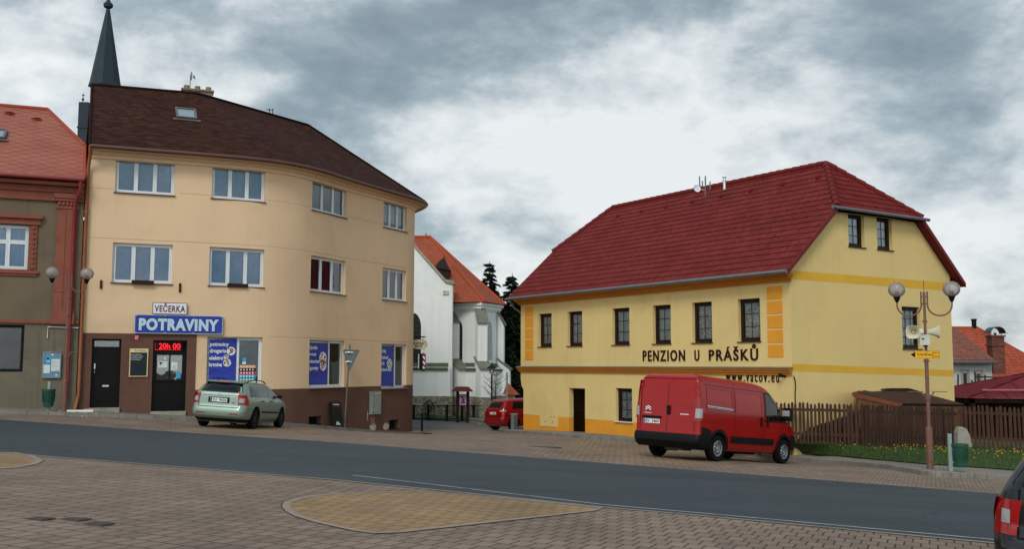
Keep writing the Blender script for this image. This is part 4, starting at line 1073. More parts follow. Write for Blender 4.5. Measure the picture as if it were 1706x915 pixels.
# ------------------------------------------------------------------ yellow guesthouse
Rc = V((8.93, 31.5)); ud = V((.552, -.834)).normalized(); vd = V((-ud.y, ud.x)); LY = 15.45; WY = 8.75
Lc = Rc - ud * LY
YF = Fac([tuple(Lc), tuple(Rc)]); GF = Fac([tuple(Rc), tuple(Rc + vd * WY)])
yb = thing('guesthouse', 'yellow guesthouse with orange trim, dark window frames and half hipped dark red roof', 'building', (Rc.x, Rc.y, -2.9))
def wall_poly(mb, M, outer, holes, rd=.16):
    bm = bmesh.new(); loops = [outer] + [[(a, c), (a, d), (b, d), (b, c)] for a, b, c, d in holes]
    for l in loops:
        vs = [bm.verts.new((x, 0, z)) for x, z in l]
        for p, q in zip(vs, vs[1:] + vs[:1]): bm.edges.new((p, q))
    bmesh.ops.triangle_fill(bm, edges=bm.edges[:], use_beauty=True, normal=(0, -1, 0))
    bm.verts.index_update(); old = mb.T; mb.T = M
    mb.add([v.co.copy() for v in bm.verts], [tuple(v.index for v in f_.verts) if f_.normal.y < 0 else tuple(v.index for v in f_.verts)[::-1] for f_ in bm.faces]); bm.free()
    for a, b, c, d in holes:
        mb.add([(a, 0, c), (a, 0, d), (a, rd, d), (a, rd, c)], [(0, 1, 2, 3)]); mb.add([(b, rd, c), (b, rd, d), (b, 0, d), (b, 0, c)], [(0, 1, 2, 3)])
        mb.add([(a, 0, d), (b, 0, d), (b, rd, d), (a, rd, d)], [(0, 1, 2, 3)]); mb.add([(a, rd, c), (b, rd, c), (b, 0, c), (a, 0, c)], [(0, 1, 2, 3)])
    mb.T = old
f = YF.find
zt = (f(897, 523.6)[1] + f(945.7, 520)[1] + f(1020.3, 515)[1] + f(1153.7, 504.5)[1] + f(1230, 498.7)[1]) / 5
zb = (f(897, 578)[1] + f(945.7, 577)[1] + f(1048, 575)[1] + f(1186, 570.6)[1] + f(1266.6, 568)[1]) / 5
yw = [(897, 919), (945.7, 970), (1020.3, 1048.7), (1088, 1117.6), (1153.7, 1186.4), (1230.2, 1266.8)]
yo = [(f(a, 550)[0], f(b, 550)[0], zb, zt) for a, b in yw]
gz = (f(1026, 702)[1], f(1026, 647)[1])
go = [(f(1026, 680)[0], f(1026, 680)[0] + .98, gz[0], gz[1]), (f(1150, 680)[0], f(1150, 680)[0] + .98, gz[0], gz[1])]
do = (f(948.5, 700)[0], f(974.8, 700)[0], f(960, 722.5)[1], f(948.5, 647)[1], .22)
zs = -.06      # string course
YT = 3.0
def sl(u): return 3.05 + .898 * (u + .45)
z_or = f(873, 690.5)[1]
mb = MB(); wall_grid(mb, YF, 0, LY, zs, YT, yo)
mb.add([YF.P(0, zs), YF.P(0, YT), YF.P(0, YT) + V((vd.x * WY, vd.y * WY, 0)), YF.P(0, zs) + V((vd.x * WY, vd.y * WY, 0))], [(0, 1, 2, 3)])
LI = .22
wall_grid(mb, YF, LI + .3, LY, z_or, zs, [do] + go)
# coved lower left corner
cv = [(0, zs), (0, zs - .42)] + [(LI * (1 - math.cos(a * math.pi / 16)), zs - .42 - .55 * math.sin(a * math.pi / 16)) for a in range(1, 9)] + [(LI, z_or), (LI + .3, z_or), (LI + .3, zs)]
M0 = YF.fr(0, 0)
mb.add([M0 @ V((x, 0, z)) for x, z in cv], [tuple(range(len(cv)))])
for (x0, z0), (x1, z1) in zip(cv[:10], cv[1:11]): mb.add([M0 @ V(q) for q in ((x0, 0, z0), (x0, 8.7, z0), (x1, 8.7, z1), (x1, 0, z1))], [(0, 1, 2, 3)])
# gable wall with its three windows
GM = GF.fr(0, 0); gf = GF.find
def gop(a, b, t, u): return (gf(a, u)[0], gf(b, u)[0], gf(a, u)[1], gf(a, t)[1])
gh = [gop(1414, 1440.8, 355.6, 410), gop(1462, 1487, 360.5, 415), gop(1504.4, 1535, 510.7, 581)]
hv = 2.03
wall_poly(mb, GM, [(0, -5), (WY, -5), (WY, sl(0) - .05), (WY - hv, sl(hv) - .08), (hv, sl(hv) - .08), (0, sl(0) - .05)], gh)
bkA = Rc + vd * WY; bkB = Lc + vd * WY
mb.add([(bkA.x, bkA.y, -5), (bkB.x, bkB.y, -5), (bkB.x, bkB.y, YT), (bkA.x, bkA.y, YT)], [(0, 1, 2, 3)])
ML = MX.Identity(4); o_ = Lc
mb.add([V((Lc.x, Lc.y, 0)) + V((vd.x * v_, vd.y * v_, z)) for v_, z in [(0, YT), (0, sl(0) - .05), (hv, sl(hv) - .08), (WY - hv, sl(hv) - .08), (WY, sl(0) - .05), (WY, YT)]], [(0, 1, 2, 3, 4, 5)])
mb.build('wall', yellow, yb)
mb = MB(); wall_grid(mb, YF, LI, LY, -5, z_or, [do] + go)
mb.add([YF.P(LI, -5), YF.P(LI, z_or), YF.P(LI, z_or) + V((vd.x * 8, vd.y * 8, 0)), YF.P(LI, -5) + V((vd.x * 8, vd.y * 8, 0))], [(0, 1, 2, 3)])
mb.build('plinth', orange, yb)
for i, o in enumerate(yo): window(yb, YF.fr(o[0], o[2]), o[1] - o[0], o[3] - o[2], frame=darkwood, bars=(1, 2), curt=[lace, lace, curtain, curtain, lace, lace][i], gl=glass_d, sill=darkwood, fw=.08, drop=[1, .97, 1, 1, .97, .93][i], sillout=.05)
for o in go: window(yb, YF.fr(o[0], o[2]), o[1] - o[0], o[3] - o[2], frame=darkwood, bars=(1, 2), curt=lace, gl=glass_d, sill=white_paint, fw=.08)
for i, o in enumerate(gh): window(yb, GF.fr(o[0], o[2]), o[1] - o[0], o[3] - o[2], frame=darkwood, bars=(1, 2) if i < 2 else (2, 3), curt=[curtain, curtain, lace][i], gl=[glass, glass, glass_d][i], sill=darkwood, fw=.08, sillout=.05, drop=[1, 1, .93][i])
m, M, w_, h_, r = door(yb, do, False, darkwood)
m.box(.06, w_ * .42, r + .02, r + .07, h_ * .42, h_ * .86); m.box(w_ - .14, w_ - .06, r + .02, r + .07, h_ * .42, h_ * .86); m.box(.06, w_ - .06, r, r + .08, h_ * .86, h_ - .06)
for k in (1, 2): m.box(w_ * .42, w_ - .14, r + .028, r + .038, h_ * (.42 + .147 * k) - .01, h_ * (.42 + .147 * k) + .01)
m.box(w_ * .66 - .01, w_ * .66 + .01, r + .028, r + .038, h_ * .42, h_ * .86)
dd = m.build('door', darkwood, yb, 'dark brown front door with a narrow barred glass panel', bevel=.003)
g_ = MB(M); g_.box(w_ * .42, w_ - .14, r + .045, r + .05, h_ * .42, h_ * .86); g_.build('pane', glass_d, dd)
g_ = MB(M); g_.box(w_ * .42, w_ - .1, r + .09, r + .1, h_ * .42, h_ * .86); g_.build('curtain', curtain, dd)
g_ = MB(M); g_.tube([(w_ * .2, r - .03, h_ * .47), (w_ * .2 + .1, r - .03, h_ * .47)], .012); g_.tube([(w_ * .2, r - .03, h_ * .47), (w_ * .2, r + .02, h_ * .47)], .01); g_.build('handle', alu, dd)
m = MB(YF.fr(do[0], do[2])); m.box(-.1, do[1] - do[0] + .1, -.25, .2, -.4, 0); m.build('doorstep', concrete, yb, bevel=.01)
# meter hatch and a faint walled-up opening
a, z0 = f(900, 710); b = f(929, 710)[0]; z1 = f(900, 692.5)[1]
m = MB(YF.fr(a, z0)); m.box(0, b - a, -.02, 0, 0, z1 - z0); m.m = 1
for k in (.3, .72): m.box((b - a) * k, (b - a) * k + .02, -.026, -.02, (z1 - z0) * .35, (z1 - z0) * .55); 
m.box((b - a) * .62, (b - a) * .72, -.026, -.02, (z1 - z0) * .93, (z1 - z0) * .97); m.box((b - a) * .8, (b - a) * .9, -.026, -.02, (z1 - z0) * .93, (z1 - z0) * .97)
m.build('meter_hatch', [yellow, black], yb)
a, z0 = f(988, 680); b = f(1008, 680)[0]; z1 = f(988, 646.5)[1]; m = MB(YF.fr(a, z0)); m.box(0, b - a, -.004, 0, z1 - z0 - .02, z1 - z0); m.box(0, b - a, -.004, 0, 0, .012); m.build('render_joint', MATS.get('edge_trim'), yb)
# corner blocks of orange render
for (xa, xb, ya, yb_) in [(875.2, 888.6, 511, 601.5), (1279, 1304.5, 477, 597)]:
    a = f(xa, 550)[0]; b = f(xb, 550)[0]; z1 = f(xa, ya)[1]; z0 = f(xa, yb_)[1]; hh = (z1 - z0) / 5; m = MB(YF.fr(a, 0))
    for k in range(5): m.box(0, b - a, -.018, .0, z0 + hh * k + .03, z0 + hh * (k + 1) - .03)
    m.build('corner_block', orange, yb, bevel=.004)
# string course and eaves moulding
m = MB(YF.fr(0, 0))
m.box(-.15, LY + .03, -.16, 0, zs - .07, zs - .005); m.box(-.11, LY + .02, -.11, 0, zs - .15, zs - .073); m.box(-.06, LY + .01, -.06, 0, zs - .23, zs - .153)
m.box(-.1, LY + .06, -.08, 0, 2.72, 2.79); m.box(-.15, LY + .1, -.16, 0, 2.793, 2.86); m.box(-.2, LY + .14, -.27, 0, 2.863, 2.92); m.box(-.2, LY + .14, -.38, 0, 2.923, 2.98)
m.build('cornice', moulding, yb, bevel=.012)
m = MB(YF.fr(0, 0)); m.prism([(-.2, -.20, zs - .0), (-.2, .0, zs + .045), (-.2, 0, zs), ], (LY + .25, 0, 0)); m.build('flashing', zinc, yb)
# painted bands on the gable
m = MB()
for q4 in ([(1316.5, 450.5), (1316.5, 465), (1605, 486.5), (1605, 473.5)], [(1319.5, 606.5), (1319.5, 618.8), (1591, 627.6), (1591, 617.2)]):
    P4 = []
    for x, y in q4:
        s_, z_ = gf(x, y); P4.append((min(max(s_, 0.0), WY), z_))
    m.add([GF.P(s_, z_, .004) for s_, z_ in P4], [(0, 1, 2, 3)])
m.build('painted_band', mustard, yb)
# lettering
def wordon(fac, word, xa, xb, yb_, yt, mat, bold, depth=.03, caps=True, space=1.0, name='lettering', seph=None):
    s0, z0 = fac.find(xa, yb_); s1 = fac.find(xb, yb_)[0]; z1 = fac.find(xa, yt)[1]
    m = MB(); m.text(word, fac.fr(s0, z0), 0, s1 - s0, 0, z1 - z0, bold=bold, depth=depth, caps=caps, space=space); return m
wl_ = thing('wall_lettering', 'dark brown raised letters PENZION U PRÁŠKŮ on the yellow wall', 'lettering', YF.P(f(1071.5, 601)[0], f(1071.5, 601)[1]))
for wd_, xa, xb, yb_, yt in [('PENZION', 1071.5, 1141.8, 601.8, 585), ('U', 1157.8, 1165.6, 601.2, 584.2), ('PRÁŠKŮ', 1181.8, 1263.5, 600.8, 583.6)]:
    wordon(YF, wd_, xa, xb, yb_, yt, None, .018, space=1.25).build('word', txt_dark, wl_)
m = wordon(YF, 'www.vacov.eu', 1210, 1298.5, 635.6, 624.2, None, .002, space=1.4, caps=False)
solo(m, 'wall_lettering', txt_dark, 'dark lettering www.vacov.eu on the yellow wall behind the red van', 'lettering', YF.P(f(1210, 634)[0], f(1210, 634)[1]))
p = f(1308, 627); m = MB(YF.fr(p[0], p[1])); m.tube([(0, 0, 0), (0, -.12, .03)], .02, 6); m.lathe([(.03, -.06), (.055, .0), (.06, .12), (.05, .13)], 10, TR(0, -.14, 0) @ rotx(1.2)); m.box(-.04, .04, -.02, 0, -.05, .05)
m.build('spotlight', black, yb)
m = MB(); cab = []
for x, y in [(1321, 627), (1323.5, 634), (1324.5, 645), (1323.5, 655), (1324, 668), (1324.5, 700)]:
    s_, z_ = gf(x, y); cab.append(GF.P(max(s_, .02), z_, .03))
m.tube(cab, .018, 5); m.build('cable', black, yb)
# roof
def RPt(s, v, z): return V((Lc.x + ud.x * s + vd.x * v, Lc.y + ud.y * s + vd.y * v, z))
vr = WY / 2; zr = sl(vr); e0, e1 = -.35, LY + .32; r0, r1 = 1.25, LY - 1.95; hz = sl(hv)
m = MB()
roof_plane(m, [RPt(e0, -.45, 3.05), RPt(e1, -.45, 3.05), RPt(e1, hv, hz), RPt(r1, vr, zr), RPt(r0, vr, zr), RPt(e0, hv, hz)])
roof_plane(m, [RPt(e1, hv, hz), RPt(e1, WY - hv, hz), RPt(r1, vr, zr)])
roof_plane(m, [RPt(e0, WY - hv, hz), RPt(e0, hv, hz), RPt(r0, vr, zr)])
bs = [RPt(e1, WY + .45, 3.05), RPt(e0, WY + .45, 3.05), RPt(e0, WY - hv, hz), RPt(r0, vr, zr), RPt(r1, vr, zr), RPt(e1, WY - hv, hz)]
m.plan(bs, bs[0], bs[1] - bs[0], bs[2] - bs[1])
yr = m.build('roof', red_tile, yb, smooth=35)
m = MB()
def caps(a, b, r=.11):
    a, b = V(a), V(b); n = int((b - a).length / .38); d_ = (b - a) / n
    for i in range(n): p = a + d_ * i; m.tube([p, p + d_ * 1.04], [r * 1.16, r * .9], 8)
up = V((0, 0, .04))
caps(RPt(r0, vr, zr) + up, RPt(r1, vr, zr) + up); caps(RPt(e1, hv, hz) + up, RPt(r1, vr, zr) + up); caps(RPt(e1, WY - hv, hz) + up, RPt(r1, vr, zr) + up); caps(RPt(e0, hv, hz) + up, RPt(r0, vr, zr) + up)
m.build('ridge_cap', red_tile, yr, smooth=40)
for (a, b) in [((-.45, 3.05), (hv, hz)), ((WY + .45, 3.05), (WY - hv, hz))]:
    for s_ in (e1, e0):
        m = MB(); A, B = RPt(s_, a[0], a[1]), RPt(s_, b[0], b[1]); A = A + V((0, 0, .045)); B = B + V((0, 0, .045))
        m.prism([A, B, B - V((0, 0, .17)), A - V((0, 0, .17))], V((ud.x, ud.y, 0)) * (.03 if s_ > 0 else -.03))
        A2, B2 = A - V((0, 0, .13)), B - V((0, 0, .13)); m.prism([A2, B2, B2 - V((ud.x, ud.y, 0)) * (.33 if s_ > 0 else -.35), A2 - V((ud.x, ud.y, 0)) * (.33 if s_ > 0 else -.35)], (0, 0, -.02))
        m.build('barge_board', maroon, yr)
m = MB(); G0, G1 = RPt(e0, -.53, 3.0), RPt(e1, -.53, 3.0); m.tube([G0, G1], .065, 8); m.tube([RPt(e1 + .06, hv - .3, hz - .02), RPt(e1 + .06, WY - hv + .3, hz - .02)], .06, 8)
m.build('gutter', zinc, yb, smooth=50)
pipe(yb, [RPt(-.2, -.5, 2.95), RPt(-.25, -.2, 2.6), RPt(-.12, .25, 2.3), RPt(-.08, .3, -2.7)], .045, zinc)
m = MB()    # small raised vent tiles in a row below the ridge
for px in range(0, 8):
    s_ = 2.5 + px * 1.6; v_ = vr - .75; c = RPt(s_, v_, sl(v_) + .07); m.lathe([(.09, -.04), (.09, .05), (.06, .09)], 8, MX.Translation(c))
m.build('vent_tile', red_tile, yr)
# antenna and flue on the ridge
c = atd(1175, 318, 39.2); AS = TR(*c) @ MX.Scale(.70, 4); am = thing('roof_antenna', 'grey mast cluster with round dish on the ridge of the red roof', 'antenna', c)
m = MB(AS); m.tube([(0, 0, -.3), (0, 0, .75)], .028, 8); m.tube([(0, 0, .25), (-.28, 0, .28)], .016, 6); m.tube([(0, 0, .15), (.28, 0, .10)], .016, 6); m.build('mast', zinc, am)
for x, z0, z1 in [(-.32, .15, .85), (.28, .1, .55), (-.16, .28, .58), (.02, .35, .88)]:
    m = MB(AS); m.box(x - .035, x + .035, -.03, .03, z0, z1); m.build('panel', pm('antenna_grey', (96, 112, 122), .5), am, bevel=.01)
m = MB(AS); m.lathe([(.02, -.05), (.14, -.03), (.22, .03), (.215, .035), (.14, -.02), (.02, -.035)], 18, TR(-.50, -.1, .12) @ rotz(.3) @ rotx(R(80))); m.tube([(-.5, -.1, .1), (0, 0, .05)], .015, 5); m.build('dish', sign_white, am, smooth=40)
c = atd(1207, 309, 38.3)
m = MB(TR(*c) @ MX.Scale(.55, 4)); m.lathe([(.11, -.3), (.11, .28), (.14, .30), (.14, .40), (.10, .42), (.10, .52)], 14); m.lathe([(.16, .58), (.16, .63)], 14); 
for a in range(3): m.tube([(.1 * math.cos(a * 2.1), .1 * math.sin(a * 2.1), .5), (.1 * math.cos(a * 2.1), .1 * math.sin(a * 2.1), .6)], .008, 4)
solo(m, 'chimney_flue', alu, 'short steel flue with flat cap on the red roof ridge', 'flue', c, smooth=40)
# antennas on the corner building
c = atd(316.5, 148, 41.4); m = MB(TR(*c)); m.tube([(0, 0, -.8), (0, 0, .62)], .018, 6); m.box(.02, .07, -.02, .02, .40, .75); m.lathe([(.02, 0), (.09, .02), (.1, .05)], 12, TR(.13, 0, .52) @ roty(R(70))); m.tube([(0, 0, .5), (.12, 0, .5)], .012, 5)
solo(m, 'roof_antenna', zinc, 'thin antenna mast with small dish beside the chimney on the brown roof', 'antenna', c)
c = atd(449, 186, 44.5); m = MB(TR(*c)); m.tube([(0, 0, -.8), (0, 0, .15)], .02, 6); m.tube([(-.15, 0, .1), (.18, 0, .08)], .02, 5); m.tube([(.15, 0, -.1), (.15, 0, .15)], .02, 5)
solo(m, 'roof_antenna', blackm, 'tiny dark aerial peeping over the brown roof ridge', 'antenna', c)

# ------------------------------------------------------------------ church
def A(px, py, d): return atd(px, py, d)
cb_ = thing('church', 'white church with orange tiled roof, buttresses, pointed windows and rubble stone base', 'church', (-4, 61, -3.3))
dA, dB = 60.0, 62.5
m = MB()
# stepped gable wall with raking top, its front at dA
base_z = -4.2
def up_(px, py, d, z): p = A(px, py, d); p.z = z; return p
g1 = A(754, 474, dA); g2_ = A(743, 471, dA); g3 = A(690, 411.5, dA); xR = g1.x; zE = g1.z
apx = g3.x - 3.3; apz = g3.z + 3.3 * (g3.z - g2_.z) / (g2_.x - g3.x) * 1.0
outer = [(apx * 2 - xR, base_z), (xR, base_z), (xR, zE), (g2_.x, g2_.z), (g3.x, g3.z), (apx, apz), (apx * 2 - g2_.x, g2_.z), (apx * 2 - xR, zE)]
m.prism([(x, dA, z) for x, z in outer], (0, .9, 0))
# nave/apse walls
eA = A(800, 506, 60.9); zEv = eA.z; c1 = V((A(752, 506, 62.2).x, 62.2)); c2 = V((eA.x, 60.9)); c3 = V((A(830, 511, 63.5).x, 63.5)); c4 = V((c3.x - .4, 67.5)); c5 = V((c2.x - 2.5, 70)); c0 = V((-22, 63.5)); c6 = V((-24, 72))
pl_ = [c0, c1, c2, c3, c4, c5, c6]
for a, b in zip(pl_, pl_[1:] + pl_[:1]): m.add([(a.x, a.y, base_z), (b.x, b.y, base_z), (b.x, b.y, zEv), (a.x, a.y, zEv)], [(0, 1, 2, 3)])
m.build('wall', church_white, cb_)
m = MB()    # eaves cornice
AF = Fac([tuple(c1), tuple(c2), tuple(c3), tuple(c4)])
for (o0, z0, z1) in [(.10, zEv - .42, zEv - .32), (.20, zEv - .315, zEv - .12), (.34, zEv - .115, zEv + .05)]:
    pts = []
    for i, q in enumerate([c1, c2, c3, c4]):
        if i == 0: n_ = V((AF.tan(.2).y, -AF.tan(.2).x))
        elif i == 3: n_ = V((AF.tan(AF.len - .2).y, -AF.tan(AF.len - .2).x))
        else:
            t1 = (pl_[i + 1] - pl_[i]).normalized(); t2 = (pl_[i + 2] - pl_[i + 1]).normalized(); n_ = V((t1.y + t2.y, -t1.x - t2.x)).normalized() * 1.06
        pts.append(q + n_ * o0)
    for a, b, ia, ib in zip(pts, pts[1:], [c1, c2, c3], [c2, c3, c4]):
        m.add([(a.x, a.y, z0), (b.x, b.y, z0), (b.x, b.y, z1), (a.x, a.y, z1), (ia.x, ia.y, z0), (ib.x, ib.y, z0), (ib.x, ib.y, z1), (ia.x, ia.y, z1)], [(0, 1, 2, 3), (0, 4, 5, 1), (3, 2, 6, 7)])
m.build('cornice', church_white, cb_)
# roof
def oo(c, o, z):
    cc = V((-6, 66)); d_ = (c - cc).normalized(); return V((c.x + d_.x * o, c.y + d_.y * o, z))
R1 = A(717, 395, 67.5); R0 = V((-24, 68.8, R1.z)); ez = zEv + .08
E1 = V((-22, 63.0, ez)); E2 = oo(c2, .5, ez); E3 = oo(c3, .5, ez); E4 = oo(c4, .5, ez); E5 = oo(c5, .5, ez); E6 = V((-24, 73, ez))
m = MB()
def rp_(pts): m.plan(pts, pts[0], pts[1] - pts[0], (pts[1] - pts[0]).cross(pts[2] - pts[1]).cross(pts[1] - pts[0]))
rp_([E1, E2, R1, R0]); rp_([E2, E3, R1]); rp_([E3, E4, R1]); rp_([E4, E5, R1]); rp_([E5, E6, R0, R1])
def ribm():
    mm, t, b = base('church_tile'); v = coords(t, uv=True)
    n = t.nodes.new('ShaderNodeTexBrick'); n.inputs['Scale'].default_value = 1; n.inputs['Brick Width'].default_value = .2; n.inputs['Row Height'].default_value = .19; n.inputs['Mortar Size'].default_value = .014
    n.inputs['Color1'].default_value = S((160, 78, 48)) + (1,); n.inputs['Color2'].default_value = S((142, 66, 40)) + (1,); n.inputs['Mortar'].default_value = S((110, 48, 30)) + (1,)
    t.links.new(v, n.inputs[0]); out = mixc(t, 1, n.outputs[0], ramp(t, noise(t, v, .6, 5), [(.3, .88), (.7, 1.1)]), 'MULTIPLY')
    t.links.new(out, b.inputs['Base Color']); b.inputs['Roughness'].default_value = .85; bump(t, b, mth(t, 'SUBTRACT', 1, n.outputs[1]), .7, .02); return mm
church_tile = ribm()
cr_o = m.build('roof', church_tile, cb_)
m = MB(); m.tube([R0, R1], .12, 8); m.tube([E2, R1], .10, 8); m.tube([E3, R1], .10, 8); m.tube([R1 + V((-.3, 0, 0)), R1 + V((-.3, 0, .25))], .05, 5); m.build('ridge_cap', pm('church_ridge', (160, 72, 44), .8, .1), cr_o)
# dormer: small dark pointed louvre on the roof
dc = A(738, 455, 63.0); m = MB(TR(dc.x, dc.y, 0)); z0, z1 = A(738, 472, 63).z, A(730, 440, 63).z; zt_ = A(740, 429, 63).z
m.prism([(-.42, -.4, z0 - .6), (.5, -.4, z0 - .6), (.36, -.4, z1 - .25), (-.36, -.4, z1 - .25)], (0, 1.6, 0))
m.add([(-.5, -.5, z1 - .3), (.5, -.5, z1 - .45), (.45, 1.5, z1 - .45), (-.45, 1.5, z1 - .3), (-.32, -.2, z1 + .12), (.08, -.1, zt_)], [(0, 1, 5, 4), (1, 2, 5), (2, 3, 4, 5), (3, 0, 4), (3, 2, 1, 0)]); m.tube([(.08, -.1, zt_ - .2), (.08, -.1, zt_ + .12)], .03, 5)
m.build('dormer', pm('dormer_dark', (48, 38, 36), .8, .15, 3), cr_o)
m = MB()    # stone coping on the raking gable
cp_ = [V((xR + .12, dA - .12, zE - .02)), V((g2_.x - .02, dA - .12, g2_.z - .02)), V((g3.x, dA - .12, g3.z)), V((apx, dA - .12, apz)), V((apx * 2 - xR, dA - .12, zE))]
for a, b in zip(cp_, cp_[1:]): m.prism([a, b, b + V((0, 0, .22)), a + V((0, 0, .22))], (0, 1.15, 0))
m.build('coping', pm('coping_stone', (150, 142, 122), .95, .2, 3), cb_, bevel=.03)
m = MB(); q = A(745, 486, dA); m.box(q.x - .25, q.x + .1, dA - .06, dA, q.z - .2, q.z + .05); m.build('stone_patch', plas, cb_)
# buttresses: stepped piers with sloping caps
def buttress(c, n_, w1, z1, zc1, d1, w2, z2, zc2, d2):
    """c plan point on the wall, n_ outward, upper pier to z1 (cap to zc1), lower pier to z2 (cap to zc2)"""
    n_ = V(n_).normalized(); t_ = V((n_.y, -n_.x)); M = MX(((-t_.x, -n_.x, 0, c.x), (-t_.y, -n_.y, 0, c.y), (0, 0, 1, 0), (0, 0, 0, 1)))
    if (M.to_3x3().determinant()) < 0: M = MX(((t_.x, -n_.x, 0, c.x), (t_.y, -n_.y, 0, c.y), (0, 0, 1, 0), (0, 0, 0, 1)))
    m = MB(M)
    m.prism([(-w1 / 2, 0, z2 - .1), (-w1 / 2, -d1, z2 - .1), (-w1 / 2, -d1, z1), (-w1 / 2, 0, zc1)], (w1, 0, 0))
    m.prism([(-w2 / 2, 0, base_z), (-w2 / 2, -d2, base_z), (-w2 / 2, -d2, z2), (-w2 / 2, 0, zc2)], (w2, 0, 0))
    b_ = m.build('buttress', church_white, cb_)
    for (w_, d_, za, zb_) in ((w1, d1, z1, zc1), (w2, d2, z2, zc2)):
        m = MB(M); m.prism([(-w_ / 2 - .07, .0, zb_ + .05), (-w_ / 2 - .07, -d_ - .1, za - .02), (-w_ / 2 - .07, -d_ - .1, za + .08), (-w_ / 2 - .07, 0, zb_ + .15)], (w_ + .14, 0, 0))
        m.build('cap', pm('slate_cap', (112, 112, 100), .8, .2, 3), b_)
zf = lambda y, d=61.0: A(800, y, d).z
n12 = V(((c2 - c1).y, -(c2 - c1).x)); n23 = V(((c3 - c2).y, -(c3 - c2).x)); n34 = V(((c4 - c3).y, -(c4 - c3).x))
buttress(c1 + V((-.1, 0)), V((.55, -.8)), .62, zf(537), zf(514), .7, .62, zf(617), zf(590), 1.6)
buttress(c2, n12.normalized() + n23.normalized(), .60, zf(540), zf(518), .65, .66, zf(616), zf(598), 1.5)
buttress(c3, n23.normalized() + n34.normalized(), .5, zf(540), zf(518), .4, .55, zf(617), zf(600), .8)
# lancet windows with white reveals
def lancet(P_, dirn, w_, z0, z1, dark=True):
    d_ = V(dirn).normalized(); M = MX(((d_.x, -d_.y, 0, P_.x), (d_.y, d_.x, 0, P_.y), (0, 0, 1, 0), (0, 0, 0, 1)))
    def arch(w, z0, z1): return [(-w / 2, z0), (w / 2, z0)] + [(w / 2 - (w * k / 8) if False else w / 2 * math.cos(a) , z1 - w * 1.0 + w * 1.0 * math.sin(a)) for a in [math.pi * q / 14 for q in range(15)] for k in (0,)]
    m = MB(M); o = arch(w_ + .34, z0 - .17, z1 + .17); i = arch(w_, z0, z1); n = len(o)
    m.add([(x, -.05, z) for x, z in o] + [(x, -.05, z) for x, z in i], [(k, (k + 1) % n, n + (k + 1) % n, n + k) for k in range(n)])
    m.add([(x, -.05, z) for x, z in i] + [(x, .0 - .006, z) for x, z in i], [(k, (k + 1) % n, n + (k + 1) % n, n + k) for k in range(n)])
    f_ = m.build('window', church_white, cb_)
    m = MB(M); m.add([(x, -.008, z) for x, z in i], [tuple(range(n))]); m.build('pane', pm('leaded_glass', (38, 42, 46), .3, .2, 6, spec=.5) if dark else pm('blind_niche', (176, 180, 178), .95), f_)
    if dark:
        m = MB(M)
        z = z0 + .2
        while z < z1 - .3: m.box(-w_ / 2, w_ / 2, -.02, -.009, z, z + .025); z += .28
        m.box(-.012, .012, -.024, -.009, z0, z1 - .1); m.build('glazing_bar', blackm, f_)
pA = c1.lerp(c2, .28); lancet(pA, c2 - c1, .62, zf(603, 61.8), zf(534, 61.8))
pB = c2.lerp(c3, .50); lancet(pB, c3 - c2, .85, zf(601, 62), zf(536, 62), False)
lancet(V((A(689, 580, dA).x, dA - .002)), V((1, 0)), .9, A(690, 645, dA).z, A(690, 522, dA).z)
m = MB(); q = A(812, 640, 61.9); d_ = (c3 - c2).normalized(); M = MX(((d_.x, -d_.y, 0, c2.lerp(c3, .45).x), (d_.y, d_.x, 0, c2.lerp(c3, .45).y), (0, 0, 1, 0), (0, 0, 0, 1))); m.T = M; m.box(-.1, .12, -.03, .0, zf(650, 62), zf(627, 62)); m.build('slit_window', blackm, cb_)
# sloping copper ledge and stone base
m = MB()
def ledge(a, b, z0, z1, o):
    a, b = V(a), V(b); t_ = (b - a).normalized(); n_ = V((t_.y, -t_.x)) * o
    m.prism([(a.x, a.y, z1), (a.x + n_.x, a.y + n_.y, z0), (a.x + n_.x, a.y + n_.y, z0 - .07), (a.x, a.y, z0 - .07)], (b.x - a.x, b.y - a.y, 0))
ledge((-14, dA), (A(747, 600, dA).x, dA), A(740, 615, dA).z, A(740, 605, dA).z, .55); ledge(c1, c2, zf(616, 61.5), zf(605, 61.5), .5); ledge(c2, c3, zf(617, 61.5), zf(606, 61.5), .4)
m.build('copper_ledge', copper, cb_)
m = MB(); zb0 = zf(661, 61.0)
def lower(a, b, z1, o):
    a, b = V(a), V(b); t_ = (b - a).normalized(); n_ = V((t_.y, -t_.x)) * o
    m.prism([(a.x, a.y, base_z), (a.x + n_.x, a.y + n_.y, base_z), (a.x + n_.x, a.y + n_.y, z1), (a.x, a.y, z1)], (b.x - a.x, b.y - a.y, 0))
lower((-14, dA), (A(751, 600, dA).x, dA), A(740, 612, dA).z, .42); lower(c1, c2, zf(612, 61.5), .38); lower(c2, c3, zf(612, 61.5), .34); lower(c3, c4, zf(612, 61.5), .3)
m.build('lower_wall', church_white, cb_)
m = MB()
lower((-14, dA), (A(755, 600, dA).x, dA), A(740, 660, dA).z, .62); lower(c1 + V((.2, 0)), c2 + V((.35, .0)), zb0, .58); lower(c2 + V((.35, 0)), c3 + V((.2, 0)), zb0, .55); lower(c3 + V((.2, 0)), c4, zb0, .5)
for c_, n_, w_, d_ in ((c1 + V((-.1, 0)), V((.55, -.8)), .75, 1.68), (c2, n12.normalized() + n23.normalized(), .8, 1.58), (c3, n23.normalized() + n34.normalized(), .7, .9)):
    n_ = V(n_).normalized(); t_ = V((-n_.y, n_.x)); P4 = [c_ - t_ * w_ / 2, c_ - t_ * w_ / 2 + n_ * d_, c_ + t_ * w_ / 2 + n_ * d_, c_ + t_ * w_ / 2]
    m.prism([(q.x, q.y, base_z) for q in P4], (0, 0, zb0 - base_z))
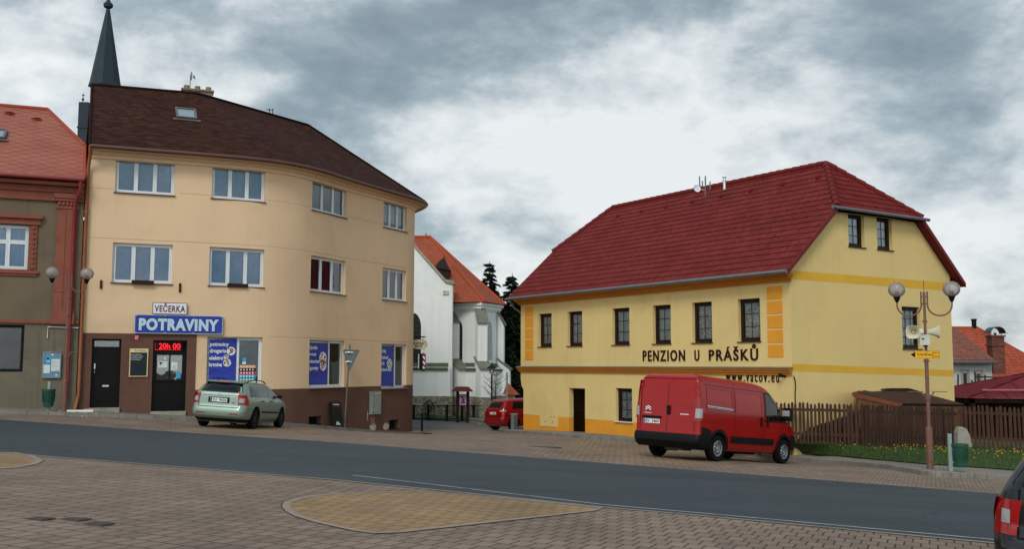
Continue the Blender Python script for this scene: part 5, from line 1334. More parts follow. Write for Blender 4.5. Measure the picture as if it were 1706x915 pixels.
m.build('stone_base', stone, cb_)
# church tower with spire far behind the corner building
tw = thing('church_tower', 'dark pointed church spire rising behind the brown roof, with a small corner turret', 'tower', (A(175, 137, 76).x, 76, -3))
c = A(175, 137, 76); zb_ = c.z; apex = A(177, 12, 76); rw = (A(198, 137, 76).x - A(152, 137, 76).x) / 2
zlow = zb_ - .4; ext_ = rw * (1 + .4 / (apex.z - zb_))
m = MB(TR(c.x, 76, 0) @ rotz(R(14))); m.lathe([(ext_ * 1.08, zlow), (rw * 1.05, zb_), (.12, apex.z)], 8); m.build('spire', slate, tw)
m = MB(TR(c.x, 76, 0)); z = apex.z - .1; m.lathe([(.14, z), (.34, z + .12), (.38, z + .35), (.2, z + .55), (.12, z + .7), (.12, z + 1.4), (.22, z + 1.5), (.2, z + 1.7), (.05, z + 1.9), (.05, z + 2.8)], 10); m.box(-.45, .45, -.04, .04, z + 2.4, z + 2.5); m.build('finial', slate, tw)
m = MB(TR(c.x, 76, 0)); m.box(-.4, 1.1, -.2, 2.0, -4, zlow); m.build('wall', church_white, tw)
m = MB(); q = A(138, 172, 75); zz = A(138, 215, 75).z; m.box(q.x - .14, q.x + .6, 74.6, 75.4, zz - 4, q.z); m.box(q.x - .19, q.x + .65, 74.55, 75.45, zz + .0, zz + .12); m.lathe([(.03, q.z), (.03, q.z + .2), (.11, q.z + .3), (.03, q.z + .45), (.03, q.z + .8)], 8, TR(q.x, 75, 0)); m.box(q.x - .1, q.x + .12, 74.98, 75.02, q.z + .62, q.z + .68); m.build('turret', slate, tw)

# ------------------------------------------------------------------ houses beyond the garden on the right
def P3(px, py, d): return atd(px, py, d)
hb = thing('brick_chimney_house', 'low white walled house with old brown tile roof and orange roof behind, beside the guesthouse', 'house', (P3(1620, 640, 58).x, 58, -3))
w0, w1 = P3(1560, 602, 58), P3(1652, 602, 58); zt_ = w0.z
hw = [(P3(1606, 655, 58).x, P3(1612.5, 655, 58).x, P3(1610, 674, 58).z, P3(1610, 622, 58).z), (P3(1628, 655, 58).x, P3(1635, 655, 58).x, P3(1630, 662, 58).z, P3(1630, 623, 58).z)]
m = MB(); wall_poly(m, TR(0, 58, 0), [(w0.x, -5), (w1.x, -5), (w1.x, zt_), (w0.x, zt_)], hw, rd=.2)
m.add([(w1.x, 58, -5), (w1.x, 66, -5), (w1.x, 66, zt_), (w1.x, 58, zt_)], [(0, 1, 2, 3)]); m.add([(w0.x, 58, -5), (w0.x, 66, -5), (w0.x, 66, zt_), (w0.x, 58, zt_)], [(0, 3, 2, 1)])
m.build('wall', pm('old_white_render', (186, 188, 186), .95, .08, 1, .4, 30, stain=((130, 128, 122), 1.0, .6), streak=.2), hb)
for a, b, c, d_ in hw:
    M = TR(a, 58, c); window(hb, M, b - a, d_ - c, frame=pm('old_frame', (96, 88, 78), .8), cols=(0, .5, 1) if a < hw[1][0] else (0, 1), curt=None, gl=glassm('pale_pane', .45), rec=.1, sill=concrete)
m = MB(TR(0, 58, 0))
for a, b, c, d_ in hw: m.box(a - .14, a - .02, -.03, 0, c, d_ + .1); m.box(b + .02, b + .14, -.03, 0, c, d_ + .1); m.box(a - .14, b + .14, -.03, 0, d_ + .105, d_ + .22)
m.build('window_surround', pm('old_trim', (150, 146, 138), .9, .2), hb)
m = MB(); eA_, eB_ = P3(1540, 598.5, 57.5), P3(1661, 604, 57.5); eA_.z = eB_.z
tA, tB = P3(1540, 540, 62.5), P3(1592, 546.5, 62.5); tB.z = tA.z = P3(1592, 547, 62.5).z
roof_plane(m, [eA_, eB_, tB, tA], tw=.25, row=.36, umul=3)
m.plan([tA, tB, V((tB.x + 1, 68, zt_)), V((tA.x, 68, zt_))], tA, (1, 0, 0), (0, 1, -1)); m.plan([eB_, V((tB.x + 1, 68, zt_)), tB], eB_, (0, 1, 0), (-1, 0, 1))
m.build('roof', clay_old, hb)
m = MB(); m.tube([eA_ + V((0, -.08, -.03)), eB_ + V((0, -.08, -.03))], .09, 8); m.box(w0.x, w1.x, 57.7, 57.98, zt_ - .12, zt_ + .1); m.build('gutter', pm('dark_gutter', (80, 80, 84), .5), hb)
h2 = thing('tiled_house', 'house with large orange clay tile roof behind the brick chimney', 'house', (P3(1680, 640, 63).x, 66, -3))
m = MB(); a_, b_ = P3(1560, 629, 62.5), P3(1760, 629, 62.5); b_.z = a_.z; r0_, r1_ = P3(1570, 543, 68), P3(1628, 546.5, 68); r0_.z = r1_.z; 
roof_plane(m, [a_, b_ + V((.6, 0, 0)), r1_, r0_], tw=.25, row=.36, umul=3)
bk0 = V((a_.x, 73.5, a_.z)); bk1 = V((b_.x, 73.5, a_.z))
m.plan([bk1, bk0, r0_, r1_], bk1, (-1, 0, 0), (0, -1, 1)); m.plan([b_ + V((.6, 0, 0)), bk1, r1_], b_, (0, 1, 0), (-1, 0, 1))
m.build('roof', clay_tile, h2)
m = MB(); m.box(a_.x + .3, b_.x - .1, 63, 73, -5, a_.z + .05); m.build('wall', pm('cream_old', (190, 184, 162), .95, .1, 1, stain=((130, 124, 108), 1, .6)), h2)
m = MB(); m.tube([r0_, r1_, b_ + V((.6, 0, 0))], .10, 8); m.build('ridge_cap', clay_tile, h2)
m = MB(); q = P3(1623, 546, 68); m.lathe([(.16, q.z - .5), (.16, q.z + .45), (.19, q.z + .47), (.19, q.z + .6)], 10, TR(q.x, 68, 0)); m.build('flue_pipe', blackm, h2)
for (x, y) in [(1681, 612), (1694, 620)]: q = P3(x, y, 64.5); m = MB(TR(*q)); m.lathe([(.14, -.3), (.14, .15), (.08, .2)], 8); m.build('vent_tile', clay_tile, h2)
for x in (1664, 1686): q = P3(x, 641, 62.95); m = MB(TR(q.x, 62.95, q.z)); m.box(-.25, .25, -.02, .04, -.3, .3); m.build('window', dark_room, h2)
cd = 59.5; c0_, c1_ = P3(1648, 559, cd), P3(1668, 559, cd); cx = (c0_.x + c1_.x) / 2; cw = (c1_.x - c0_.x) / 2
m = MB(TR(cx, cd, 0)); zz = lambda y: P3(1658, y, cd).z
m.box(-cw, cw, -cw, cw, zz(606) - .6, zz(577)); m.box(-cw - .07, cw + .07, -cw - .07, cw + .07, zz(577), zz(573)); m.box(-cw, cw, -cw, cw, zz(573), zz(562)); m.box(-cw - .06, cw + .06, -cw - .06, cw + .06, zz(562), zz(559))
ch2 = m.build('chimney', brick_up, hb)
m = MB(TR(cx, cd, zz(558))); n = 12; r_ = cw + .08
arc = [(-r_ * math.cos(math.pi * k / n), .10 + .38 * math.sin(math.pi * k / n)) for k in range(n + 1)]
for (a, b), (c, d_) in zip(arc, arc[1:]): m.prism([(a, -.42, b), (c, -.42, d_), (c, .42, d_), (a, .42, b)], (0, 0, -.03))
m.box(-r_ - .1, -r_ + .05, -.42, .42, .07, .10); m.box(r_ - .05, r_ + .1, -.42, .42, .07, .10)
for x in (-cw, cw): m.tube([(x, 0, -.05), (x, 0, .2)], .02, 5)
m.lathe([(.08, -.1), (.08, .12)], 8); m.build('cowl', pm('cowl_metal', (70, 72, 76), .4, .1, 3, metal=.5), ch2)
# scaffold in front of the white house
sf = thing('scaffold', 'rusty scaffold frame standing against the white house', 'scaffold', (P3(1620, 660, 57).x, 57, -3))
m = MB(); d57 = 57.2
def tb(l, r=.05):
    m.tube([P3(x, y, d) for x, y, d in l], r, 5)
for x, y0 in [(1596, 624), (1624.5, 621), (1641, 625), (1655, 632)]: tb([(x, y0, d57), (x + .5, 690, d57)])
tb([(1590, 647.5, d57), (1652, 648, d57)], .06); tb([(1624, 628, d57), (1654, 629, d57)]); tb([(1618, 634, d57), (1628, 650, d57)]); tb([(1598, 648, d57), (1606, 668, d57)]); tb([(1604, 660, d57), (1616, 660, d57)]); tb([(1662, 644, d57), (1680, 628, d57)])
for x in (1600, 1632, 1650): tb([(x, 648, d57), (x, 649, 58)])
m.build('tube_frame', pm('scaffold_tube', (70, 60, 54), .7, .2, 4, metal=.3), sf)
m = MB(); a, b = P3(1590, 649, d57), P3(1652, 650, d57); m.box(a.x, b.x, d57, 57.95, a.z - .08, a.z - .02); m.build('plank', wood_fence, sf)
# gazebo with red sheet roof
gz_ = thing('garden_pavilion', 'garden shelter with hipped dark red metal roof behind the picket fence', 'shelter', (P3(1700, 665, 42).x, 44, -3))
eL2 = P3(1612, 664, 41); eR2 = V((eL2.x + 8.8, 41, eL2.z)); bR2 = V((eR2.x, 46.6, eL2.z)); bL2 = V((eL2.x, 46.6, eL2.z)); ap = P3(1726, 619, 43.8); apL = V((eL2.x + 4.4, 43.8, ap.z))
m = MB()
for a, b in ((eL2, eR2), (eR2, bR2), (bR2, bL2), (bL2, eL2)): m.poly([a, b, apL])
gr_ = m.build('roof', maroon, gz_)
m = MB()
for a, b in ((eL2, eR2), (eR2, bR2), (bR2, bL2), (bL2, eL2)):
    for k in range(0, 11):
        t = k / 10; s_ = a.lerp(b, t); mid = a.lerp(b, .5); 
        tt = 1 - abs(t - .5) * 2; e_ = s_ + ((apL - mid) * tt if k not in (0, 10) else (apL - s_)); m.tube([s_ + V((0, 0, .02)), e_ + V((0, 0, .02))], .022, 4)
m.build('seam', maroon, gr_)
m = MB(); sn = V((0, 0, .1)); pa = eL2.lerp(apL, .2) + sn; pb = eR2.lerp(apL, .2) + sn; m.tube([pa + V((.0, -.03, 0)), pb + V((0, -.03, 0))], .05, 6); m.build('snow_guard', pm('pale_rail', (158, 96, 96), .5), gr_)
m = MB(); 
for x, y in ((eL2.x + .4, 41.4), (eR2.x - .4, 41.4), (eL2.x + .4, 46.2), (eR2.x - .4, 46.2), (eL2.x + 2.8, 41.4)): m.box(x - .07, x + .07, y - .07, y + .07, -4, eL2.z)
m.box(eL2.x + .3, eR2.x - .3, 41.3, 41.45, eL2.z - .2, eL2.z - .02); m.box(eL2.x + .3, eL2.x + .42, 41.3, 46.3, eL2.z - .2, eL2.z - .02)
m.build('post', wood_fence2, gz_); m = MB(); m.box(eL2.x + .5, eR2.x - .5, 46.1, 46.15, -4, eL2.z - .2); m.build('back_panel', wood_fence2, gz_)

# ------------------------------------------------------------------ lawn, fence, shed, stone
lawn_f = [tuple(atd(1270, 751.5, 30.2)), tuple(atd(1300, 754.5, 30.1))] + [g for g in [tuple(gnd(x, y, .12)) for x, y in [(1324, 757), (1390, 760), (1480, 768.6), (1546, 774.6), (1600, 778), (1694, 784.8), (1790, 793)]]]
lawn_f.append((lawn_f[-1][0] + 9, lawn_f[-1][1] - 3.2, lawn_f[-1][2] - .3))
FD = 30.4
fpts = [(1262, 737.5, 30.9), (1290, 738.5, 31.0), (1323, 740, 31.2), (1390, 743, 31.3), (1432, 746, 31.2), (1520, 748, 31.0), (1600, 750, 30.8), (1706, 757, 29.8), (1800, 763, 29.0)]
lawn_b = [tuple(P3(*q)) for q in fpts]; lawn_b.append((lawn_b[-1][0] + 10, lawn_b[-1][1] - 3, lawn_b[-1][2] - .4))
def lerpl(L_, t):
    i = min(int(t * (len(L_) - 1)), len(L_) - 2); k = t * (len(L_) - 1) - i; return V(L_[i]).lerp(V(L_[i + 1]), k)
lz = {}
def lawn_pt(u, v): 
    a, b = lerpl(lawn_f, u), lerpl(lawn_b, u); p = a.lerp(b, v); p.z += .05 * math.sin(v * math.pi) + .02; return p
m = MB(); nu, nv = 60, 8
ext_b = [V(lerpl(lawn_b, i / nu)) for i in range(nu + 1)]
rows = [[lawn_pt(i / nu, j / nv) for i in range(nu + 1)] for j in range(nv + 1)]
rows.append([p + V((.4, 2.0, .02)) for p in rows[-1]]); rows.append([p + V((1.2, 6, -.1)) for p in rows[-1]]); rows.append([p + V((1, 10, -.6)) for p in rows[-1]])
fl = [p for r_ in rows for p in r_]; q = nu + 1
m.add(fl, [(j * q + i, j * q + i + 1, (j + 1) * q + i + 1, (j + 1) * q + i) for j in range(len(rows) - 1) for i in range(nu)])
def grassm():
    mm, t, b = base('grass'); v = coords(t)
    o = mixc(t, ramp(t, noise(t, v, 2.2, 8, .65), [(.3, 0), (.7, 1)]), S((34, 50, 18)), S((60, 80, 30)))
    t.links.new(o, b.inputs['Base Color']); b.inputs['Roughness'].default_value = .9; bump(t, b, noise(t, v, 60, 4), .8, .03); return mm
grass = grassm()
tag(m.build('lawn', grass, smooth=60), kind='structure')
def bladem():
    mm, t, b = base('grass_blade'); oi = t.nodes.new('ShaderNodeNewGeometry')
    o = mixc(t, oi.outputs['Random Per Island'], S((34, 56, 18)), S((78, 102, 38))); t.links.new(o, b.inputs['Base Color']); b.inputs['Roughness'].default_value = .7; return mm
blade = bladem()
rnd = random.Random(5); m = MB()
for k in range(15000):
    u, v = rnd.random() * .95, rnd.random() ** 1.0; p = lawn_pt(u, v)
    if p.x > 26: continue
    near_f = v > .93; h = rnd.uniform(.03, .08) * (1.8 if near_f and rnd.random() < .6 else 1); a = rnd.random() * 3.14; w_ = rnd.uniform(.006, .014)
    dx, dy = math.cos(a) * w_, math.sin(a) * w_; lx, ly = rnd.uniform(-.03, .03), rnd.uniform(-.03, .03)
    m.add([(p.x - dx, p.y - dy, p.z - .01), (p.x + dx, p.y + dy, p.z - .01), (p.x + lx, p.y + ly, p.z + h)], [(0, 1, 2)])
tag(m.build('grass', blade), 'short green grass growing on the bank in front of the picket fence', 'grass', kind='stuff')
m = MB(); dn = [(0.44, .02), (.47, .1), (.60, .75), (.66, .7), (.70, .5)]
for k in range(250):
    c_ = rnd.choice([.12, .22, .34, .50, .56, .62, .66, .70, .74, .78, .82]); u = min(.97, max(.02, rnd.gauss(c_, .04))); v = min(.98, max(.1, rnd.gauss(.72, .22)))
    if u < .45 and rnd.random() < .55: continue
    p = lawn_pt(u, v); h = rnd.uniform(.05, .12); r_ = rnd.uniform(.016, .03)
    r_ *= .75; m.lathe([(r_ * .3, 0), (r_, .012), (r_ * .6, .022)], 6, TR(p.x, p.y, p.z + h) @ rotx(rnd.uniform(-.2, .9)))
tag(m.build('dandelions', pm('dandelion', (196, 160, 34), .7, .1, 20)), 'yellow dandelion flowers scattered over the grass bank', 'flowers', kind='stuff')
# picket fence in three stretches
def fence(label, pts, tops, gap, pw, mat, name='picket_fence', dense=False, jag=.03, postevery=2.4):
    """pts: base points (world), tops: heights"""
    o = thing(name, label, 'fence', V(pts[0])); P = [V(p) for p in pts]; L_ = [0]
    for a, b in zip(P, P[1:]): L_.append(L_[-1] + (b - a).xy.length)
    def at(t):
        for i in range(len(P) - 1):
            if t <= L_[i + 1] + 1e-6: k = (t - L_[i]) / (L_[i + 1] - L_[i]); return P[i].lerp(P[i + 1], k), tops[i] + (tops[i + 1] - tops[i]) * k, (P[i + 1] - P[i])
        return P[-1], tops[-1], P[-1] - P[-2]
    m = MB(); t = pw
    while t < L_[-1] - pw / 2:
        p, h, d_ = at(t); d_.z = 0; d_.normalize(); n_ = V((d_.y, -d_.x, 0)); hh = h + rnd.uniform(-jag, jag); w_ = pw / 2 * rnd.uniform(.85, 1.1); lean = d_ * rnd.uniform(-.02, .02)
        a, b = p - d_ * w_, p + d_ * w_; z0 = V((0, 0, .04)); up1 = V((0, 0, hh - .05)) + lean; tip = V((0, 0, hh)) + lean
        m.prism([a + z0, b + z0, b + up1, p + d_ * w_ * .3 + tip, p - d_ * w_ * .3 + tip, a + up1], n_ * .022)
        t += gap + rnd.uniform(-.008, .008)
    m.build('picket_panel', mat, o)
    for f_ in (.22, .80):
        m = MB()
        for i in range(len(P) - 1):
            d_ = (P[i + 1] - P[i]); d2_ = d_.copy(); d2_.z = 0; d2_.normalize(); n_ = V((-d2_.y, d2_.x, 0)); za, zb2 = tops[i] * f_, tops[i + 1] * f_
            A_, B_ = P[i] + V((0, 0, za)), P[i + 1] + V((0, 0, zb2)); m.prism([A_ + n_ * .004, B_ + n_ * .004, B_ + n_ * .004 + V((0, 0, .09)), A_ + n_ * .004 + V((0, 0, .09))], n_ * .04)
        m.build('rail', mat, o)
    t = .15
    while t < L_[-1]:
        p, h, d_ = at(t); d_.z = 0; d_.normalize(); n_ = V((-d_.y, d_.x, 0)); c_ = p + n_ * .10
        m = MB(MX(((d_.x, n_.x, 0, c_.x), (d_.y, n_.y, 0, c_.y), (0, 0, 1, c_.z), (0, 0, 0, 1)))); m.box(-.05, .05, -.05, .05, -.15, h - .06); m.build('post', mat, o, bevel=.008); t += postevery
    return o
def fb(px, py, d): return P3(px, py, d)
F1 = [fb(1286, 738.5, 31.0), fb(1323, 740, 31.2), fb(1390, 743, 31.3), fb(1432, 746, 31.2)]
F2 = [fb(1433, 746.5, 31.15), fb(1520, 748.5, 31.0), fb(1597, 750, 30.8)]
F3 = [fb(1599, 747, 31.2), fb(1650, 750, 30.9), fb(1706, 753, 30.5), fb(1800, 760, 29.8), fb(1990, 775, 28.1)]
ht = lambda pts, ys, ds: [P3(x, y, d).z - p.z for p, (x, y, d) in zip(pts, [(1, y, p.y) for p, y in zip(pts, ys)])]
fence('brown picket fence with open gaps between the van and the close boarded stretch', F1, ht(F1, [668, 668.5, 669, 671], 0), .128, .078, wood_fence)
fence('close boarded dark stretch of the brown fence in front of the shed roof', F2, ht(F2, [671, 673, 675], 0), .108, .088, wood_fence2)
fence('brown picket fence right of the street lamp, behind the stone block', F3, ht(F3, [672, 673, 675, 680, 690], 0), .125, .08, wood_fence)
# diagonal boards and lumber showing behind the open pickets
sh = thing('garden_shed', 'low timber shed with sloping brown felt roof leaning by the yellow gable', 'shed', fb(1500, 745, 32))
B_, C_, D_ = P3(1511, 650.5, 34.6), P3(1606, 676, 34.2), P3(1503, 674.5, 31.9)
A_ = P3(1429, 656.5, 31.9)
m = MB(); n_ = (B_ - A_).cross(D_ - A_).normalized(); n_ = n_ if n_.z > 0 else -n_
Bb = P3(1446, 650.8, 34.6)
m.prism([A_, D_, C_, B_, Bb], n_ * .05); m.prism([P3(1457, 651, 34.2) + n_ * .055, P3(1513, 651, 34.2) + n_ * .055, P3(1530, 655.5, 34.4) + n_ * .055, P3(1470, 653, 33.9) + n_ * .055], n_ * .03)
m.build('roof', felt, sh)
m = MB(); m.prism([A_ + V((-.12, 0, .05)), D_ + V((0, 0, .03)), D_ - V((0, 0, .1)), A_ - V((.12, 0, .12))], (0, -.03, 0)); m.tube([A_ + V((-.14, -.05, -.02)), Bb + V((-.12, 0, -.02))], .07, 6); m.build('fascia', pm('fascia_wood', (110, 66, 48), .8, .2, 3), sh)
m = MB()
for a, b in ((A_, D_), (D_, C_), (C_, Bb), (Bb, A_)): m.add([(a.x, a.y, -4), (b.x, b.y, -4), (b.x, b.y, b.z - .04), (a.x, a.y, a.z - .04)], [(0, 1, 2, 3)])
m.build('wall', pm('shed_board', (104, 70, 52), .85, .25, 3, streak=.3), sh)
for k, (x, y) in enumerate([(1372, 722), (1336, 735)]):
    pass
bd = thing('stacked_lumber', 'pile of old boards behind the open part of the picket fence', 'lumber', fb(1390, 744, 31.8))
for k in range(10):
    a, b = fb(1322 + k * 9, 741, 31.5 + .08 * k), fb(1350 + k * 9, 712 - k * 3, 31.7 + .08 * k); m = MB(); m.prism([a, a + V((.22, 0, 0)), b + V((.22, 0, 0)), b], (0, .04, 0)); m.build('board', wood_fence2, bd)
# weathered stone block by the fence
p0 = fb(1597, 746.5, 30.0); kx = 30.0 / FPX
m = MB(TR(*p0)); prof = [(-1, 0), (24, 0), (20, 20), (16, 30), (9, 34), (3, 33), (0, 25)]
m.prism([(x * kx, 0, z * kx) for x, z in prof], (0, .30, 0))
solo(m, 'stone_block', concrete, 'weathered grey stone block leaning against the fence by the litter bin', 'stone', p0, bevel=.035)
# litter bins on posts
def bin_(px, py, d, hpx, flip, label, h=1.25):
    if d is None: p = gnd(px, py, .12)
    else: p = V((d[0], d[1], H(d[0], d[1]) + .115))
    o = thing('litter_bin', label, 'litter bin', p, group='green litter bins on posts')
    m = MB(TR(*p)); m.box(-.045, .045, -.03, .03, -.2, h); m.build('post', pm('post_grey_green', (128, 148, 142), .5, .1, 4), o, bevel=.006)
    s_ = flip; m = MB(TR(*p) @ TR(.23 * s_, -.02, h - .30 - .28 + .02)); 
    m.lathe([(.145, -.26), (.19, .24), (.215, .25), (.215, .31), (.19, .31)], 16); 
    for k in range(16): a = k * math.pi / 8; m.tube([(.178 * math.cos(a), .178 * math.sin(a), -.10), (.196 * math.cos(a), .196 * math.sin(a), .20)], .012, 4)
    for k in range(16): a = k * math.pi / 8 + .1; m.box(.155 * math.cos(a) - .015, .155 * math.cos(a) + .015, .155 * math.sin(a) - .015, .155 * math.sin(a) + .015, -.22, -.19)
    m.m = 1; m.lathe([(.185, .20), (.185, .312)], 16)
    m.build('basket', [green_pl, black], o, smooth=30); m = MB(TR(*p)); m.box(min(.03 * s_, .1 * s_), max(.03 * s_, .1 * s_), -.04, .02, h - .42, h - .38); m.box(min(.03 * s_, .1 * s_), max(.03 * s_, .1 * s_), -.04, .02, h - .72, h - .68); m.build('bracket', steel, o)
    return o
bin_(1584, 785.5, None, 55, 1, 'round green litter bin hanging from a pale post beside the grass', .92)
bin_(76, 0, (-15.1, 32.35), 0, 0.0, 'round green litter bin on a pale post below the blue notice board', .95)
# ------------------------------------------------------------------ street lamps
def lamp(p, hh, span, rz, label, lean=0):
    o = thing('street_lamp', label, 'street lamp', TR(*p) @ rotz(rz) @ rotx(lean), group='two globed street lamps'); M = W[o.name]
    k = hh / 4.9
    m = MB(M); m.tube([(0, 0, -.2), (0, 0, 1.10 * k)], .085, 14); m.tube([(0, 0, 1.1 * k), (0, 0, 1.16 * k)], [.085, .05], 14); m.tube([(0, 0, 1.14 * k), (0, 0, 3.2 * k)], .048, 12); m.tube([(0, 0, 3.2 * k), (0, 0, hh)], .034, 12)
    for z in (1.08, 2.95, 3.45, 4.05): m.tube([(0, 0, z * k), (0, 0, z * k + .05)], .075 if z < 4 else .06, 12)
    m.box(-.05, .05, -.09, -.07, .2, .55)
    m.build('pole', lamp_brown, o, smooth=40)
    m = MB(M)
    for s in (-1, 1): m.tube([(0, 0, 1.98 * k), (s * .10, 0, 2.02 * k), (s * .16, 0, 2.12 * k)], .02, 6); m.tube([(s * .10, 0, 2.12 * k), (s * .46, 0, 2.12 * k)], .012, 6)
    m.tube([(0, 0, 1.9 * k), (0, 0, 2.05 * k)], .07, 10)
    m.build('banner_bracket', lamp_brown, o)
    for s in (-1, 1):
        m = MB(M); x1 = .075; pts = [(s * x1, 0, hh + .02), (s * x1, 0, hh - .34)]; R_ = (span - x1) / 2
        for a in range(0, 13): t = math.pi * a / 12; pts.append((s * (x1 + R_ - R_ * math.cos(t)), 0, hh - .34 - R_ * .92 * math.sin(t)))
        pts += [(s * span, 0, hh - .20)]
        m.tube(pts, .021, 8); m.tube([(0, 0, hh - .12), (s * x1, 0, hh - .12)], .02, 6); m.tube([(0, 0, hh - .30), (s * x1, 0, hh - .30)], .02, 6); m.build('arm', lamp_brown, o, smooth=50)
        g0 = hh + .03; m = MB(M @ TR(s * span, 0, 0)); m.lathe([(.03, hh - .26), (.06, hh - .20), (.09, hh - .12), (.085, hh - .09)], 12); m.build('lamp_holder', black, o, smooth=40)
        m = MB(M @ TR(s * span, 0, g0)); m.lathe([(.07, -.16), (.065, -.03), (.03, .0)], 10); m.build('bulb_housing', black, o)
        m = MB(M @ TR(s * span, 0, g0 + .04)); n = 14; m.lathe([(.215 * math.sin(math.pi * (k_ + (.9 if k_ == 0 else 0)) / n), -.20 * math.cos(math.pi * (k_ + (.9 if k_ == 0 else 0)) / n)) for k_ in range(n)] + [(.004, .20)], 20); m.build('globe', globe, o, smooth=80)
    return o
pR = gnd(1550, 782, .12); topR = atd(1541, 487, pR.y); hR = topR.z - pR.z
lR = lamp(pR, hR, .66, R(-14), 'brown two globed street lamp carrying loudspeakers and a yellow arrow sign')
MR = W[lR.name]
m = MB(MR); m.tube([(0, 0, hR), (0, 0, hR + .30)], .006, 4); m.build('aerial', blackm, lR)
pL = V((-14.55, 32.25, 0)); pL.z = H(pL.x, pL.y) + .115; topL = atd(110, 455, pL.y)
lL = lamp(pL, atd(109, 459, pL.y).z - pL.z, .52, R(22), 'brown two globed street lamp in front of the grey plastered house')
def zR(y): return atd(1545, y, pR.y).z - pR.z
# loudspeakers
for i, (ax, lab) in enumerate([(R(-28), 'cream horn loudspeaker facing the square, left one on the street lamp'), (R(62), 'cream horn loudspeaker turned to the right, right one on the street lamp')]):
    z = zR(554 if i == 0 else 553)
    B_ = TR(pR.x, pR.y, pR.z + z) @ (rotz(ax) @ rotx(R(90)) if i == 0 else rotz(ax + R(10)) @ rotx(R(90)))
    o = thing('loudspeaker', lab, 'loudspeaker', B_, group='horn loudspeakers on the street lamp'); off = TR(-.26 if i == 0 else .10, 0, 0.12 if i == 0 else .06)
    m = MB(B_ @ off)
    def sq(r, z, n=24, p_=3.2): return [(r * math.copysign(abs(math.cos(a)) ** (2 / p_), math.cos(a)), r * math.copysign(abs(math.sin(a)) ** (2 / p_), math.sin(a)), z) for a in [2 * math.pi * k / n for k in range(n)]]
    rings = [sq(.05, -.10), sq(.06, 0), sq(.085, .12), sq(.12, .20), sq(.165, .26), sq(.17, .275), sq(.155, .27), sq(.11, .20), sq(.07, .12), sq(.03, .06)]
    vs = [q_ for r_ in rings for q_ in r_]; m.add(vs, [(a * 24 + k, a * 24 + (k + 1) % 24, (a + 1) * 24 + (k + 1) % 24, (a + 1) * 24 + k) for a in range(len(rings) - 1) for k in range(24)] + [tuple(range(24))[::-1], tuple(range(9 * 24, 10 * 24))])
    m.build('horn', horn, o, smooth=50)
    m = MB(B_ @ off); m.lathe([(.035, .04), (.045, .10), (.02, .15)], 10); m.lathe([(.085, -.22), (.09, -.10), (.06, -.08)], 14); m.build('driver', horn, o, smooth=40)
    m = MB(B_); m.tube([(0, -.02, 0), (-.26 if i == 0 else .10, -.02, -.02)], .018, 6); m.tube([(0, -.10, 0), (-.2 if i == 0 else .08, -.02, .1)], .012, 6); m.build('bracket', horn, o)
z0, z1 = zR(575.5), zR(559.5); m = MB(MR); m.box(-.175, .07, -.20, -.04, z0, z1); m.box(-.18, .075, -.205, -.03, z1, z1 + .02); m.m = 1; m.box(-.12, -.06, -.204, -.2, z1 - .11, z1 - .07); m.box(-.08, .02, -.17, -.1, z0 - .05, z0)
solo(m, 'control_box', [pm('box_cream', (190, 192, 182), .5, .05, 3), black], 'pale square control box strapped to the street lamp below the loudspeakers', 'control box', MR @ V((-.05, -.1, z0)), bevel=.006)
z0, z1 = zR(598.3), zR(584.5); hh = z1 - z0; m = MB(MR @ TR(0, -.075, 0)); kx = pR.y / FPX; x0, x1 = -26 * kx, 20.5 * kx
m.prism([(x0 + .16, 0, z0), (x1, 0, z0), (x1, 0, z1), (x0 + .16, 0, z1), (x0 - .02, 0, (z0 + z1) / 2)], (0, .02, 0))
m.m = 1
def ln_(a, b, r=.006): m.box(min(a[0], b[0]) - r, max(a[0], b[0]) + r, -.003, -.001, min(a[1], b[1]) - r, max(a[1], b[1]) + r)
xs_ = x1 - .165; e_ = .016
for a, b in [((x0 + .17, z0 + e_), (xs_ - .01, z0 + e_)), ((x0 + .17, z1 - e_), (xs_ - .01, z1 - e_)), ((xs_ - .01, z0 + e_), (xs_ - .01, z1 - e_)), ((xs_ + .01, z0 + e_), (x1 - .014, z0 + e_)), ((xs_ + .01, z1 - e_), (x1 - .014, z1 - e_)), ((xs_ + .01, z0 + e_), (xs_ + .01, z1 - e_)), ((x1 - .014, z0 + e_), (x1 - .014, z1 - e_))]: ln_(a, b, .004)
zc = (z0 + z1) / 2; m.add([(x0 + .01, -.003, zc), (x0 + .13, -.003, z0 + .03), (x0 + .13, -.003, z1 - .03)], [(0, 1, 2)])
m.text('TJ VOLYNĚ 4km', MR @ TR(0, -.075, 0) if False else MX.Identity(4), x0 + .17, xs_ - .03, zc - .03, zc + .035, bold=.02, depth=.003)
m.text('1071', MX.Identity(4), xs_ + .03, x1 - .03, zc + .02, zc + .065, bold=.01, depth=.003); m.text('1040', MX.Identity(4), xs_ + .03, x1 - .03, zc - .065, zc - .02, bold=.01, depth=.003)
m.m = 2; m.box(-.03, .03, .02, .06, z0 + .03, z0 + .06); m.box(-.03, .03, .02, .06, z1 - .06, z1 - .03)
solo(m, 'direction_sign', [sign_yellow, txt_black, steel], 'yellow arrow sign pointing left, mounted on the street lamp pole', 'sign', MR @ V((0, -.07, z0)))
